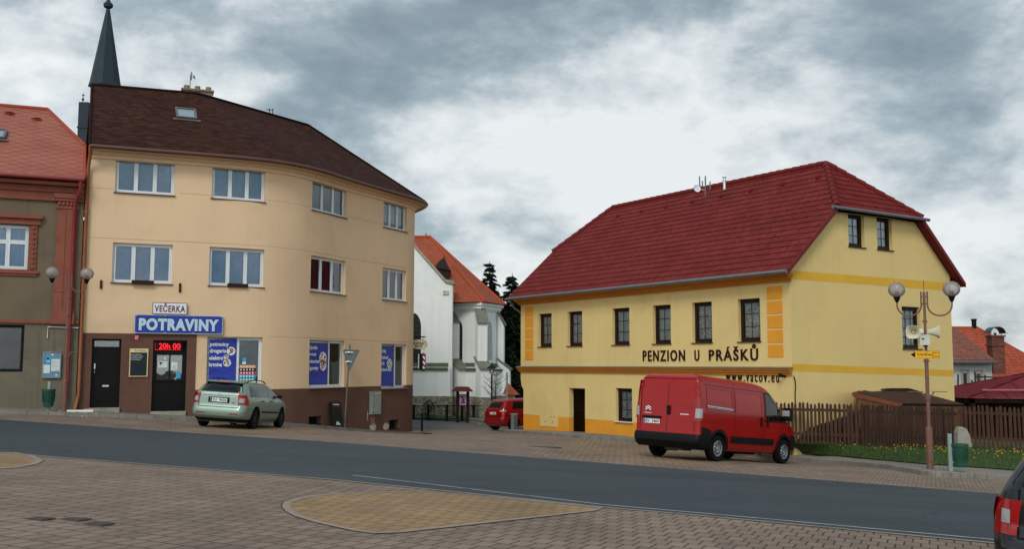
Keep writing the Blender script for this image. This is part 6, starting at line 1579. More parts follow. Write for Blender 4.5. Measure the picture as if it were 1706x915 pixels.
# ------------------------------------------------------------------ give way sign seen from behind, on a leaning post
s_, z_ = BF.find(572, 714); b_ = BF.P(s_, 0, .30); b_ = atd(573.5, 714, b_.y); b_.z = H(b_.x, b_.y) + .115
t_ = atd(583.3, 574, b_.y - .15); gw = thing('give_way_sign', 'triangular give way sign seen from behind on a leaning grey post', 'road sign', b_)
m = MB(); m.tube([b_ - V((0, 0, .1)), t_], .032, 8); m.tube([b_ + (t_ - b_) * .43, b_ + (t_ - b_) * .45], .042, 8); m.lathe([(.06, 0), (.045, .25)], 8, MX.Translation(b_)); m.build('post', pm('post_galv', (120, 118, 108), .55, .25, 6, metal=.4, stain=((70, 50, 40), 5, .5)), gw, smooth=50)
d_ = b_.y - .2; pts = [atd(571.0, 583, d_), atd(599.5, 583.5, d_), atd(582.5, 618, d_)]
def roundtri(pts, r=.06):
    out = []
    for i in range(3):
        a, b, c = pts[i - 1], pts[i], pts[(i + 1) % 3]; d1_, d2_ = (a - b).normalized(), (c - b).normalized()
        out += [b + d1_ * r, b + (d1_ + d2_) * r * .28, b + d2_ * r]
    return out
m = MB(); rt = roundtri(pts); m.prism(rt, (0, .012, 0)); m.m = 1; cc = sum(pts, V()) / 3
n = len(rt)
for i in range(n): a, b = rt[i], rt[(i + 1) % n]; m.prism([a, b, b + (cc - b) * .05, a + (cc - a) * .05], (0, -.018, 0))
m.build('plate', [sign_back, pm('sign_rim', (56, 66, 66), .5)], gw)
m = MB()
for f_, w_ in ((.16, .17), (.5, .13)):
    p_ = b_.lerp(t_, .955 - f_ * .33); p_ = V((p_.x, d_ - .04, p_.z)); m.box(p_.x - w_, p_.x + w_, p_.y - .0, p_.y + .035, p_.z - .02, p_.z + .02); m.tube([p_ + V((-.05, -.04, 0)), p_ + V((.05, -.04, 0))], .03, 6)
m.build('clamp', alu, gw)
# black advertising board leaning at the wall
q0, q1 = BF.find(543.5, 711), BF.find(560.5, 711); z1 = BF.find(547, 670)[1]; p0_ = BF.P(q0[0], 0, .28); gzb = H(p0_.x, p0_.y) + .115
M = BF.fr(q0[0], gzb, q1[0], .30) @ rotx(R(-9)) @ roty(R(3)); w_ = (BF.xy(q1[0]) - BF.xy(q0[0])).length; h_ = (z1 - gzb) * 1.02
m = MB(M); m.box(0, w_, 0, .05, 0, h_); m.m = 1; m.text('kofola', M, w_ * .22, w_ * .82, h_ * .875, h_ * .935, bold=.04, depth=.004, caps=False)
m.m = 2; m.box(w_ * .12, w_ * .17, -.004, -.001, h_ * .885, h_ * .915); m.box(w_ * .15, w_ * .8, -.004, -.001, h_ * .80, h_ * .812); m.m = 1
M2 = M; m.prism([(w_ * .3, -.003, h_ * .08), (w_ * .8, -.003, h_ * .07), (w_ * .76, -.003, h_ * .11), (w_ * .62, -.003, h_ * .12), (w_ * .66, -.003, h_ * .2), (w_ * .56, -.003, h_ * .19), (w_ * .5, -.003, h_ * .14), (w_ * .46, -.003, h_ * .21), (w_ * .38, -.003, h_ * .19), (w_ * .42, -.003, h_ * .12)], (0, .002, 0))
solo(m, 'advert_board', [black, sign_white, pm('print_red', 0)], 'tall narrow black advertising board leaning on the brown plinth', 'board', M.translation, bevel=.004)
# old pipe and block left on the pavement, and crumbs
c = V((-14.0, 32.35, 0)); c.z = H(c.x, c.y) + .16; m = MB(); m.tube([c + V((-.45, -.08, .0)), c + V((.38, -.02, 0))], .045, 8); solo(m, 'plastic_pipe', white_paint, 'short white plastic pipe lying on the kerb by the downpipes', 'pipe', c, smooth=40)
c2_ = V((-13.95, 32.8, 0)); c2_.z = H(c2_.x, c2_.y) + .12; m = MB(TR(*c2_) @ rotz(.4)); m.box(-.16, .16, -.1, .1, 0, .12); solo(m, 'paving_block', pm('tan_block', (164, 138, 116), .9, .15, 4), 'single tan block lying under the copper coloured downpipe', 'block', c2_, bevel=.012)
m = MB()
for k in range(16): x, y = -14.0 + rnd.uniform(-.7, .7), 32.1 + rnd.uniform(-.15, .3); r_ = rnd.uniform(.012, .035); m.box(x - r_, x + r_, y - r_, y + r_, H(x, y) + (.11 if y > 32.15 else 0), H(x, y) + r_ + (.11 if y > 32.15 else 0))
tag(m.build('rubble', plas), 'crumbs of broken plaster scattered on the kerb', 'rubble', kind='stuff')
# black bollard at the corner
c = gnd(699, 722.5, .01); c = V((-4.15, 46.0, 0)); c.z = H(c.x, c.y); zt2 = atd(699, 689, 46).z
m = MB(TR(*c)); m.lathe([(.05, 0), (.045, zt2 - c.z - .06), (.06, zt2 - c.z - .05), (.06, zt2 - c.z)], 10); m.box(-.25, .45, -.04, .04, .0, .05); solo(m, 'bollard', blackm, 'thin black post on a flat foot at the corner of the beige building', 'bollard', c)
# hanging pub sign and striped wall box on the side wall, pointing out over the alley
hs_s = BF.find(686, 575)[0] + 1.4; hp = BF.P(hs_s, 0); dh = hp.y
def W2(px, py): return atd(px, py, dh)
hs = thing('pub_sign', 'oval cream hanging sign lettered HOSTINEC VACOV on a black bracket', 'sign', (hp.x, hp.y, W2(700, 570).z))
m = MB(); a, b = W2(688, 561.5), W2(709, 561.5); b.z = a.z; m.tube([a, b], .03, 6); m.tube([W2(697, 561.5), W2(697, 566)], .01, 4); m.tube([W2(705, 561.5), W2(705, 566)], .01, 4); m.build('bracket', blackm, hs)
cc = W2(697.5, 574); rx, rz_ = W2(712, 574).x - cc.x, W2(697, 565.5).z - cc.z
m = MB(TR(*cc)); n = 28; o_ = [(rx * math.cos(2 * math.pi * k / n), 0, rz_ * math.sin(2 * math.pi * k / n)) for k in range(n)]; m.prism(o_, (0, .04, 0)); m.m = 1
for k in range(n): a, b = V(o_[k]), V(o_[(k + 1) % n]); m.prism([a, b, b * .93, a * .93], (0, -.01, 0))
m.text('HOSTINEC', MX.Identity(4), -rx * .72, rx * .78, -.02, rz_ * .42, bold=.03, depth=.006); m.text('VACOV', MX.Identity(4), -rx * .48, rx * .48, -rz_ * .62, -rz_ * .16, bold=.04, depth=.006)
m.build('plate', [pm('sign_cream', (216, 206, 170), .5), pm('letter_brown', (66, 44, 28), .5)], hs)
q0, q1 = W2(696.5, 589.5), W2(708.8, 615); bx = thing('barber_box', 'black and white wall box with red and white slanted stripes on its side', 'sign', (q0.x, dh, q1.z))
m = MB(); m.box(q0.x, q1.x, dh - .16, dh + .16, q1.z, q0.z); m.box(q0.x - .35, q0.x, dh - .03, dh + .03, q1.z - .02, q1.z + .03); m.tube([(q0.x + .1, dh, q1.z), (q1.x - .05, dh, q1.z - .12)], .02, 5); m.build('case', black, bx)
m = MB(); xa = q0.x + .02; m.box(xa, xa + .05, dh - .166, dh - .161, q1.z + .02, q0.z - .02); xs0, xs1 = q0.x + (q1.x - q0.x) * .68, q1.x + .003; m.box(xs0, xs1, dh - .166, dh - .161, q1.z + .02, q0.z - .02)
H_ = q0.z - q1.z - .04; m.m = 1
for k in range(3): z = q1.z + .04 + k * H_ * .36; m.prism([(xs0, dh - .168, z + .10), (xs1, dh - .168, z), (xs1, dh - .168, z + .14), (xs0, dh - .168, z + .24)], (0, .001, 0))
m.build('striped_panel', [sign_white, red_enamel], bx)
# ------------------------------------------------------------------ churchyard: iron railing, notice board, lantern, small tree, shrine
gd = 55.0
def G(px, py, d=gd): return atd(px, py, d)
ir = thing('iron_railing', 'black iron railing with arched gate in front of the stone church base', 'railing', G(740, 700))
m = MB()
zt3 = G(740, 676.5).z; zb3 = H(-4, gd) + .12
x0_, x1_ = G(660, 690).x, G(798, 690).x
m.tube([(x0_, gd, zt3), (G(705, 676).x, gd, zt3)], .025, 5); m.tube([(G(724, 676).x, gd, zt3), (x1_, gd, zt3)], .025, 5); m.tube([(x0_, gd, zb3), (x1_, gd, zb3)], .025, 5)
n = 62
for k in range(n + 1): x = x0_ + (x1_ - x0_) * k / n; m.tube([(x, gd, zb3), (x, gd, zt3)], .010, 4)
m.build('bars', blackm, ir)
m = MB(); xa, xb = G(705, 676).x, G(724, 676).x; m.tube([(xa + (xb - xa) * k / 10, gd - .05, zt3 + .28 * math.sin(math.pi * k / 10) ** 1.4) for k in range(11)], .03, 6); xc = (xa + xb) / 2
for k in range(12): t = k / 11; m.tube([(xa + (xb - xa) * t, gd - .05, zb3), (xa + (xb - xa) * t, gd - .05, zt3 + .26 * math.sin(math.pi * t) ** 1.4)], .012, 4)
for s in (-1, 1): m.tube([(xc + s * .02, gd - .06, zt3 - .1), (xc + s * .14, gd - .06, zt3 - .02), (xc + s * .18, gd - .06, zt3 - .16), (xc + s * .03, gd - .06, zt3 - .34)], .014, 5)
m.build('gate', blackm, ir)
for px in (689, 713.5, 744.5, 770, 789): x = G(px, 680).x; m = MB(); m.box(x - .07, x + .07, gd - .07, gd + .07, zb3 - .6, zt3 + .06); m.build('post', blackm, ir)
lw = [G(782, 699, 54.6), G(812, 712.5, 49)]
m = MB(); a, b = V((G(778, 700, 54.5).x, 54.5)), V((G(822, 704, 51.0).x, 51.0)); za = G(782, 699.5, 54.5).z; zz_ = G(815, 704, 51).z
m.prism([(a.x, a.y, -4.2), (b.x, b.y, -4.2), (b.x, b.y, zz_), (a.x, a.y, za)], (.1, .35, 0)); m.prism([(b.x, b.y, -4.2), (b.x + 3, b.y + .4, -4.2), (b.x + 3, b.y + .4, zz_), (b.x, b.y, zz_)], (.0, .35, 0))
m.m = 1; m.prism([(a.x, a.y - .06, za + .003), (b.x, b.y - .06, zz_ + .003), (b.x, b.y - .06, zz_ + .09), (a.x, a.y - .06, za + .09)], (.12, .45, 0)); m.prism([(b.x, b.y - .06, zz_ + .003), (b.x + 3, b.y + .34, zz_ + .003), (b.x + 3, b.y + .34, zz_ + .09), (b.x, b.y - .06, zz_ + .09)], (0, .45, 0))
solo(m, 'retaining_wall', [stone, kerbm], 'low rubble retaining wall with pale coping behind the small red car', 'wall', (a.x, a.y, za))
sheetz = lambda x, y: H(x, y)
sheet('churchyard_grass', [(-14, 55.2), (G(798, 690).x, 55.2), (G(800, 690, 55).x, 55.1), (1.5, 52.0), (3.2, 52), (5, 60), (5, 72), (-24, 72), (-24, 55.2)], .06, grass)
ib = thing('information_board', 'wooden roofed information board with a pink and white poster by the railing', 'notice board', G(770, 698, 54)); d54 = 54.3
def G4(px, py): return atd(px, py, d54)
z0 = H(-2.5, d54)
m = MB()
for px in (762.3, 779.3): x = G4(px, 680).x; m.box(x - .08, x + .08, d54 - .08, d54 + .08, z0, G4(px, 652).z)
m.build('post', darkwood, ib)
xl, xr, z1, z2 = G4(752, 652).x, G4(788, 652).x, G4(770, 652.5).z, G4(770, 644.5).z
m = MB()
m.add([(xl, d54 - .5, z1), (xr, d54 - .5, z1), (xr - .25, d54, z2), (xl + .25, d54, z2), (xr, d54 + .5, z1), (xl, d54 + .5, z1)], [(0, 1, 2, 3), (2, 4, 5, 3), (1, 4, 2), (0, 3, 5), (0, 5, 4, 1)])
m.build('roof', pm('board_roof', (96, 44, 38), .8, .2, 3), ib)
m = MB(); a, b = G4(764.5, 676.5), G4(778, 657.5); m.box(a.x, b.x, d54 - .05, d54 + .03, a.z, b.z); m.m = 1; w_ = b.x - a.x; h_ = b.z - a.z
m.box(a.x + w_ * .08, b.x - w_ * .08, d54 - .056, d54 - .051, a.z + h_ * .05, b.z - h_ * .05); m.m = 2
for (fx, fz, r_) in [(.4, .75, .09), (.6, .55, .08), (.45, .42, .07), (.62, .3, .09), (.35, .22, .06)]: m.disc((a.x + w_ * fx, d54 - .058, a.z + h_ * fz), r_ * .8, 9, (1, 0, 0), (0, 0, 1)); m.box(a.x + w_ * (fx - .12), a.x + w_ * (fx + .1), d54 - .0585, d54 - .0575, a.z + h_ * (fz - .09), a.z + h_ * (fz - .07))
m.build('poster', [darkwood, pm('poster_pink', (214, 168, 196), .6), pm('poster_violet', (104, 50, 120), .6)], ib)
# lantern
ld = 50.5; c = V((atd(819, 690, ld).x, ld, 0)); c.z = H(c.x, ld) + .1
lt_ = thing('lantern_post', 'black old fashioned lantern post by the church wall', 'street lamp', c); zt4 = atd(819, 624, ld).z - c.z
m = MB(TR(*c)); m.lathe([(.12, -.2), (.11, .3), (.07, .4), (.06, .9), (.045, 1.0), (.04, zt4)], 10); m.build('pole', blackm, lt_, smooth=40)
m = MB(TR(*c) @ TR(0, 0, zt4)); m.lathe([(.05, 0), (.07, .03), (.15, .30), (.15, .31)], 6); m.build('lamp_glass', pm('lantern_glass', (190, 190, 176), .2, .05), lt_)
m = MB(TR(*c) @ TR(0, 0, zt4)); m.lathe([(.26, .30), (.25, .33), (.08, .46), (.03, .5), (.02, .58)], 6)
for k in range(6): a_ = k * math.pi / 3; m.tube([(.07 * math.cos(a_), .07 * math.sin(a_), .03), (.155 * math.cos(a_), .155 * math.sin(a_), .31)], .012, 4)
m.m = 0; m.build('lamp_hood', blackm, lt_)
# small bare tree
td = 57.5; c = V((atd(825.5, 690, td).x, td, 0)); c.z = H(c.x, td); zt5 = atd(826, 622, td).z
tr = thing('bare_tree', 'small leafless young tree in front of the church apse', 'tree', c)
m = MB(); m.tube([c, V((c.x, td, c.z + 1.2)), V((c.x + .03, td, zt5))], [.05, .04, .01], 6); m.build('trunk', pm('bark', (70, 60, 52), .95, .2, 5), tr)
m = MB(); r2 = random.Random(11)
for k in range(34):
    z = c.z + 1.1 + (zt5 - c.z - 1.2) * r2.random(); a_ = r2.random() * 6.28; ln = .35 + .55 * (1 - (z - c.z) / (zt5 - c.z)) + r2.random() * .2
    p_ = V((c.x, td, z)); e_ = p_ + V((math.cos(a_) * ln, math.sin(a_) * ln, ln * r2.uniform(.3, .9))); mid = p_.lerp(e_, .5) + V((0, 0, -.06)); m.tube([p_, mid, e_], [.013, .010, .004], 4)
    for j in range(3): q_ = mid.lerp(e_, r2.random()); m.tube([q_, q_ + V((r2.uniform(-.2, .2), r2.uniform(-.2, .2), r2.uniform(.05, .25)))], [.007, .003], 3)
m.build('branches', MATS['bark'], tr)
# shrine
sd_ = 60.0; o_ = atd(852, 678, sd_); sh2 = thing('small_shrine', 'little ochre shrine with orange tiled roof among the dark trees', 'shrine', (o_.x, sd_, H(o_.x, sd_)))
def G6(px, py): return atd(px, py, sd_)
m = MB(); a, b = G6(842, 672), G6(858, 658); m.box(a.x, b.x, sd_ - .5, sd_ + .5, -4.5, b.z); m.m = 1; m.disc((G6(849, 667).x, sd_ - .505, G6(849, 667).z), .25, 14, (1, 0, 0), (0, 0, 1))
m.build('wall', [pm('shrine_wall', (196, 186, 160), .95, .2, 3, stain=((120, 110, 96), 3, .7)), pm('ochre', (186, 138, 60), .9, .1)], sh2)
m = MB(); a, b, t1 = G6(843, 657.5), G6(865, 657.5), G6(845, 637); m.add([(a.x - .2, sd_ - .75, a.z), (b.x, sd_ - .75, a.z), (b.x, sd_ + .75, a.z), (a.x - .2, sd_ + .75, a.z), (t1.x, sd_, t1.z)], [(0, 1, 4), (1, 2, 4), (2, 3, 4), (3, 0, 4), (3, 2, 1, 0)], [(0, 0), (1.2, 0), (2, 0), (3, 0), (.6, 1.2)]); m.build('roof', church_tile, sh2)
m = MB(); m.tube([(t1.x, sd_, t1.z - .1), (t1.x, sd_, t1.z + .5)], .03, 5); m.tube([(t1.x - .15, sd_, t1.z + .35), (t1.x + .15, sd_, t1.z + .35)], .02, 5); m.build('cross', steel, sh2)
m = MB(); q = atd(844.5, 650, 58.5); m.lathe([(.06, -4), (.06, atd(844, 622, 58.5).z), (.03, atd(844, 620, 58.5).z)], 8, TR(q.x, 58.5, 0)); solo(m, 'steel_post', steel, 'thin grey post standing before the dark conifers', 'post', (q.x, 58.5, -3.2))
# dark sheet-metal bin next to the guesthouse wall
c = V((.35, 45.6, 0)); c.z = H(c.x, c.y) + .1
# ------------------------------------------------------------------ conifers
def leafm(name, a, b_):
    mm, t, b = base(name); oi = t.nodes.new('ShaderNodeNewGeometry')
    o = mixc(t, oi.outputs['Random Per Island'], S(a), S(b_)); t.links.new(o, b.inputs['Base Color']); b.inputs['Roughness'].default_value = .8; b.inputs['Specular IOR Level'].default_value = .15; return mm
needle = leafm('conifer_needles', (18, 28, 20), (44, 56, 36)); barkm = pm('dark_bark', (52, 44, 38), .95, .2, 4)
def conifer(x, d, z0, zt, rmax, seed, label, droop=.35, n=1.0):
    r3 = random.Random(seed); o = thing('spruce_tree', label, 'tree', (x, d, z0), group='dark conifers behind the guesthouse')
    h = zt - z0; m = MB(); m.tube([(x, d, z0), (x + .1, d, z0 + h * .5), (x, d, zt)], [.22, .13, .02], 7)
    br = []; z = .06
    while z < .985:
        R_ = rmax * (1 - z) ** .8 * (.6 + .5 * r3.random()) + .14
        for k in range(int((11 if z < .8 else 7) * n)):
            a = r3.random() * 6.28; L_ = R_ * r3.uniform(.6, 1.15); p = V((x, d, z0 + h * z)); 
            e = p + V((math.cos(a) * L_, math.sin(a) * L_, -L_ * droop * r3.uniform(-.1, 1.5) + .15 * L_)); tip = e + V((math.cos(a) * .15, math.sin(a) * .15, .12)); br.append((p, e, tip, L_)); m.tube([p, p.lerp(e, .5) + V((0, 0, .05 * L_)), e], [.035, .02, .008], 3, caps=False)
        z += .012 + .014 * r3.random()
    m.build('trunk', barkm, o)
    m = MB()
    for p, e, tip, L_ in br:
        cnt = int(26 + L_ * 34)
        for k in range(cnt):
            t = r3.random() ** .6; c = p.lerp(e, t) + V((0, 0, .05 * L_ * math.sin(math.pi * t))); s = r3.uniform(.18, .42) * (.7 + .5 * L_ / rmax)
            u = (e - p).normalized(); sd2 = V((-u.y, u.x, 0)) * r3.uniform(-1, 1); dr = (u * .7 + sd2 + V((0, 0, r3.uniform(-.7, .15)))).normalized() * s; wv = V((r3.uniform(-1, 1), r3.uniform(-1, 1), r3.uniform(-.6, .6))).normalized() * s * .36
            m.add([c - wv, c + wv, c + dr], [(0, 1, 2)])
    m.build('crown', needle, o); return o
for i, (px, d, py, rm, lab) in enumerate([(815, 70, 436, 2.5, 'tall dark spruce close to the church, its top rising above the apse roof'), (853, 68, 455, 2.2, 'dark spruce with narrow top between the church spruce and the yellow wall'), (872, 76, 486, 3.0, 'dark spruce mostly hidden behind the corner of the guesthouse'), (838, 78, 500, 3.0, 'lower dark spruce filling the gap behind the two tall ones')]):
    x = atd(px, 600, d).x; conifer(x, d, H(x, d) - .2, atd(px, py, d).z, rm, 20 + i, lab)
hg = thing('evergreen_hedge', 'dense dark evergreen hedge behind the shrine and the red car', 'hedge', (atd(850, 690, 66).x, 66, -3.4))
m = MB(); r4 = random.Random(4); xc, xd = atd(836, 640, 66).x, atd(900, 640, 66).x
for k in range(9000):
    t = r4.random(); z = -3.6 + r4.random() ** 1.0 * (4.2 + .6 * math.sin(t * 9)); c = V((xc + (xd - xc) * t, 66 + r4.uniform(-.8, .8), z)); s = r4.uniform(.12, .3); a = V((r4.uniform(-1, 1), r4.uniform(-1, 1), r4.uniform(-1, 1))).normalized() * s; b = V((r4.uniform(-1, 1), r4.uniform(-1, 1), r4.uniform(-1, 1))).normalized() * s * .4
    m.add([c - b, c + b, c + a], [(0, 1, 2)])
m.build('foliage', needle, hg); m = MB(); m.box(xc, xd, 65.8, 66.2, -4, .2); m.build('stems', barkm, hg)
# iron grate in the paving and dark replaced pavers
c = gnd(905, 746); m = MB(TR(c.x, c.y, c.z + .006) @ rotz(R(-23))); m.box(-.55, .55, -.12, .12, 0, .012)
for k in range(14): m.box(-.5 + k * .075, -.47 + k * .075, -.09, .09, .012, .018)
solo(m, 'drain_grate', pm('iron_grate', (84, 78, 72), .7, .2, 6, metal=.4), 'narrow iron drain grate set in the brown paving', 'grate', c)
for (x, y), lab in zip([(66, 866.5), (126, 867.5), (164, 875.5)], ['leftmost of three dark sunken paving lids in the near square', 'middle of three dark sunken paving lids in the near square', 'rightmost of three dark sunken paving lids, nearest the camera']):
    c = gnd(x, y); m = MB(TR(c.x, c.y, c.z + .006) @ rotz(R(-23))); m.box(-.13, .13, -.09, .09, 0, .008); m.box(-.10, .10, -.06, .06, .008, .012)
    solo(m, 'valve_cover', pm('iron_lid', (78, 70, 64), .8, .2, 8, metal=.2), lab, 'valve cover', c, group='small iron lids in the square')

# ------------------------------------------------------------------ vehicles (x forward from the rear bumper, y left, z up)
def paint(name, c, dirt_=.2, coat=.3, metal=0.0, rough=.32):
    m, t, b = base(name); v = coords(t)
    o = mixc(t, ramp(t, noise(t, v, 1.5, 6, .6), [(.35, 0), (.7, 1)]), S(c), S(tuple(x * .94 for x in c)))
    lowz = t.nodes.new('ShaderNodeSeparateXYZ'); t.links.new(coords(t), lowz.inputs[0])
    dirt = mth(t, 'MULTIPLY', ramp(t, mth(t, 'ADD', lowz.outputs[2], mth(t, 'MULTIPLY', noise(t, v, 3, 6), .3)), [(.38, 1), (.75, 0)]), dirt_)
    o = mixc(t, dirt, o, S((112, 100, 88)))
    t.links.new(o, b.inputs['Base Color']); b.inputs['Roughness'].default_value = rough; b.inputs['Metallic'].default_value = metal
    b.inputs['Coat Weight'].default_value = coat; b.inputs['Coat Roughness'].default_value = .05; b.inputs['Specular IOR Level'].default_value = .3; return m
car_glass = pm('car_glass', (10, 13, 15), .03, .08, 1, spec=.4)
light_red = pm('tail_red', (140, 10, 12), .15, .08, 6, spec=.5); light_white = pm('lamp_clear', (150, 146, 146), .15, .12, 14, spec=.5); amber = pm('amber', (206, 122, 50), .2, .05)
gap_m = pm('panel_gap', (16, 16, 17), .8, .05)
alloy = pm('wheel_silver', (176, 180, 184), .3, .08, 5, metal=.7); darkrim = pm('wheel_dark', (40, 41, 43), .5, .1, 5, metal=.3)
plate_w = pm('plate_white', (226, 228, 226), .35, .02); plate_b = pm('plate_blue', (30, 60, 150), .4); chrome = pm('chrome', (210, 212, 214), .12, .02, metal=1)
under = pm('underbody', (20, 20, 21), .95)
def cr(tab, z):
    if z <= tab[0][0]: return tab[0][1]
    if z >= tab[-1][0]: return tab[-1][1]
    for i in range(len(tab) - 1):
        if tab[i][0] <= z <= tab[i + 1][0]:
            z0, y0 = tab[i]; z1, y1 = tab[i + 1]; h = z1 - z0; t = (z - z0) / h
            def sl_(k):
                if k <= 0: return (tab[1][1] - tab[0][1]) / (tab[1][0] - tab[0][0])
                if k >= len(tab) - 1: return (tab[-1][1] - tab[-2][1]) / (tab[-1][0] - tab[-2][0])
                a = (tab[k][1] - tab[k - 1][1]) / (tab[k][0] - tab[k - 1][0]); b = (tab[k + 1][1] - tab[k][1]) / (tab[k + 1][0] - tab[k][0])
                return 0 if a * b <= 0 else 2 * a * b / (a + b)
            m0, m1 = sl_(i), sl_(i + 1)
            return (2 * t**3 - 3 * t**2 + 1) * y0 + (t**3 - 2 * t**2 + t) * h * m0 + (-2 * t**3 + 3 * t**2) * y1 + (t**3 - t**2) * h * m1
class Car:
    def __init__(s, M, XR, XF, Wd, rr, rf, L_, taper=(.06, .16), levels=None):
        s.M = M; s.XR, s.XF, s.Wd = XR, XF, Wd; s.rr, s.rf, s.L = rr, rf, L_; s.tp = taper; s.levels = levels
    def tap(s, x):
        a = max(0, (s.L * .30 - x) / (s.L * .30)); b = max(0, (x - s.L * .62) / (s.L * .38)); return 1 - s.tp[0] * a * a - s.tp[1] * b * b
    def yy(s, x, z): return cr(s.Wd, z) * s.tap(x)
    def side(s, x, z):      # y of the skin incl. rounded ends
        xr, xf = cr(s.XR, z), cr(s.XF, z); y = s.yy(x, z); r = min(s.rr, y * .8); q = min(s.rf, y * .8, (xf - xr) * .4)
        if x < xr + r: y -= r - math.sqrt(max(0, r * r - (xr + r - x) ** 2))
        if x > xf - q: y -= (q - math.sqrt(max(0, q * q - (x - xf + q) ** 2))) * .8
        return y
    def xrear(s, y, z):
        xr = cr(s.XR, z); y0 = s.yy(xr, z); r = min(s.rr, y0 * .8); a = abs(y) - (y0 - r)
        return xr if a <= 0 else xr + r - math.sqrt(max(0, r * r - min(a, r) ** 2))
    def outline(s, z, no=8, ns=22):
        xr, xf = cr(s.XR, z), cr(s.XF, z); y0 = s.yy(xr, z); r = min(s.rr, y0 * .8); q = min(s.rf, y0 * .8, (xf - xr) * .4); out = []
        for k in range(6): out.append((xr + .035 * (k / 6) ** 2 * 0, (y0 - r) * k / 6))
        for k in range(no): a = math.pi / 2 * k / no; x = xr + r - r * math.cos(a); out.append((x, s.yy(x, z) - r + r * math.sin(a)))
        for k in range(ns): x = xr + r + (xf - q - xr - r) * k / ns; out.append((x, s.yy(x, z)))
        for k in range(no): a = math.pi / 2 * k / no; x = xf - q + q * math.sin(a); out.append((x, s.yy(x, z) - q * .8 + q * .8 * math.cos(a)))
        e = s.yy(xf, z) - q * .8
        for k in range(6): out.append((xf, e * (1 - k / 5)))
        return out
    def body(s, o, mat, arches, wr):
        m = MB(s.M); vs = []; n = None
        for z in s.levels:
            h = s.outline(z); full = h + [(x, -y) for x, y in h[-2:0:-1]]; n = len(full); vs += [(x, y, z) for x, y in full]
        fs = [(a * n + k, a * n + (k + 1) % n, (a + 1) * n + (k + 1) % n, (a + 1) * n + k) for a in range(len(s.levels) - 1) for k in range(n)]
        fs += [tuple(range(n)), tuple(range((len(s.levels) - 1) * n, len(s.levels) * n))[::-1]]
        m.add(vs, fs); b = m.build('body', [mat], o, weld=True)
        c = MB(s.M)
        for x in arches:
            for sd in (-1, 1):
                y0, y1 = (sd * (cr(s.Wd, wr) - .30), sd * 1.5); rr = wr + .065
                c.prism([(x + rr * math.cos(2 * math.pi * k / 28), y0, wr + .01 + rr * math.sin(2 * math.pi * k / 28)) for k in range(28)], (0, y1 - y0, 0))
        cut(b, c, under)
        for p in b.data.polygons: p.use_smooth = True
        b.data.set_sharp_from_angle(angle=R(32)); return b
    def patch_side(s, o, name, mat, xs, zb, zt, sd, off=.006, nz=4, nx=8, label=None, thick=0):
        """skin patch on the flank: xs=(x0,x1); zb, zt functions of t in 0..1"""
        m = MB(s.M); nx = max(nx, 2); vs = []
        for i in range(nx + 1):
            t = i / nx; 
            for j in range(nz + 1):
                z = zb(t) + (zt(t) - zb(t)) * j / nz; x = xs(t, z) if callable(xs) else xs[0] + (xs[1] - xs[0]) * t
                vs.append((x, sd * (s.side(x, z) + off), z))
        fs = [(i * (nz + 1) + j, (i + 1) * (nz + 1) + j, (i + 1) * (nz + 1) + j + 1, i * (nz + 1) + j + 1) for i in range(nx) for j in range(nz)]
        m.add(vs, fs); return m.build(name, mat, o, label, smooth=40)
    def wrap(s, o, name, mat, yA, xB, z0, z1, sd, off=.008, nz=5, label=None, xBt=None, yAt=None):
        """patch that starts on the rear face at y=yA and runs round the corner to x=xB"""
        m = MB(s.M); cols = 18; vs = []
        for j in range(nz + 1):
            t = j / nz; z = z0 + (z1 - z0) * t; xb = xB + ((xBt - xB) * t if xBt is not None else 0); ya = yA + ((yAt - yA) * t if yAt is not None else 0)
            xr = cr(s.XR, z); y0 = s.yy(xr, z); r = min(s.rr, y0 * .8); pts = []
            for k in range(7): pts.append((xr - off, ya + (y0 - r - ya) * k / 6))
            for k in range(1, 7): a = math.pi / 2 * k / 6; x = xr + r - r * math.cos(a); pts.append((x - off * math.cos(a), s.yy(x, z) - r + r * math.sin(a) + off * math.sin(a)))
            for k in range(1, 7): x = xr + r + (xb - xr - r) * k / 6; pts.append((x, s.yy(x, z) + off))
            vs += [(x, sd * y, z) for x, y in pts]; n = len(pts)
        m.add(vs, [(j * n + k, j * n + k + 1, (j + 1) * n + k + 1, (j + 1) * n + k) for j in range(nz) for k in range(n - 1)]); return m.build(name, mat, o, label, smooth=40)
    def rear(s, o, name, mat, y0, y1, z0, z1, off=.008, nz=6, ny=8, label=None, round_=0):
        m = MB(s.M); vs = []
        for j in range(nz + 1):
            z = z0 + (z1 - z0) * j / nz
            for i in range(ny + 1):
                y = y0 + (y1 - y0) * i / ny; vs.append((s.xrear(y, z) - off, y, z))
        m.add(vs, [(j * (ny + 1) + i, j * (ny + 1) + i + 1, (j + 1) * (ny + 1) + i + 1, (j + 1) * (ny + 1) + i) for j in range(nz) for i in range(ny)]); return m.build(name, mat, o, label, smooth=40)
    def line_side(s, m, pts, sd, w_=.008, off=.007):
        for (xa, za), (xb, zb) in zip(pts, pts[1:]):
            n = max(1, int(math.hypot(xb - xa, zb - za) / .12)); d_ = V((xb - xa, zb - za)).normalized(); px, pz = -d_.y * w_ / 2, d_.x * w_ / 2
            for k in range(n):
                q = []
                for t, g in ((k / n, 1), ((k + 1) / n, 1), ((k + 1) / n, -1), (k / n, -1)):
                    x, z = xa + (xb - xa) * t + px * g, za + (zb - za) * t + pz * g; q.append((x, sd * (s.side(x, z) + off), z))
                m.add(q, [(0, 1, 2, 3)])
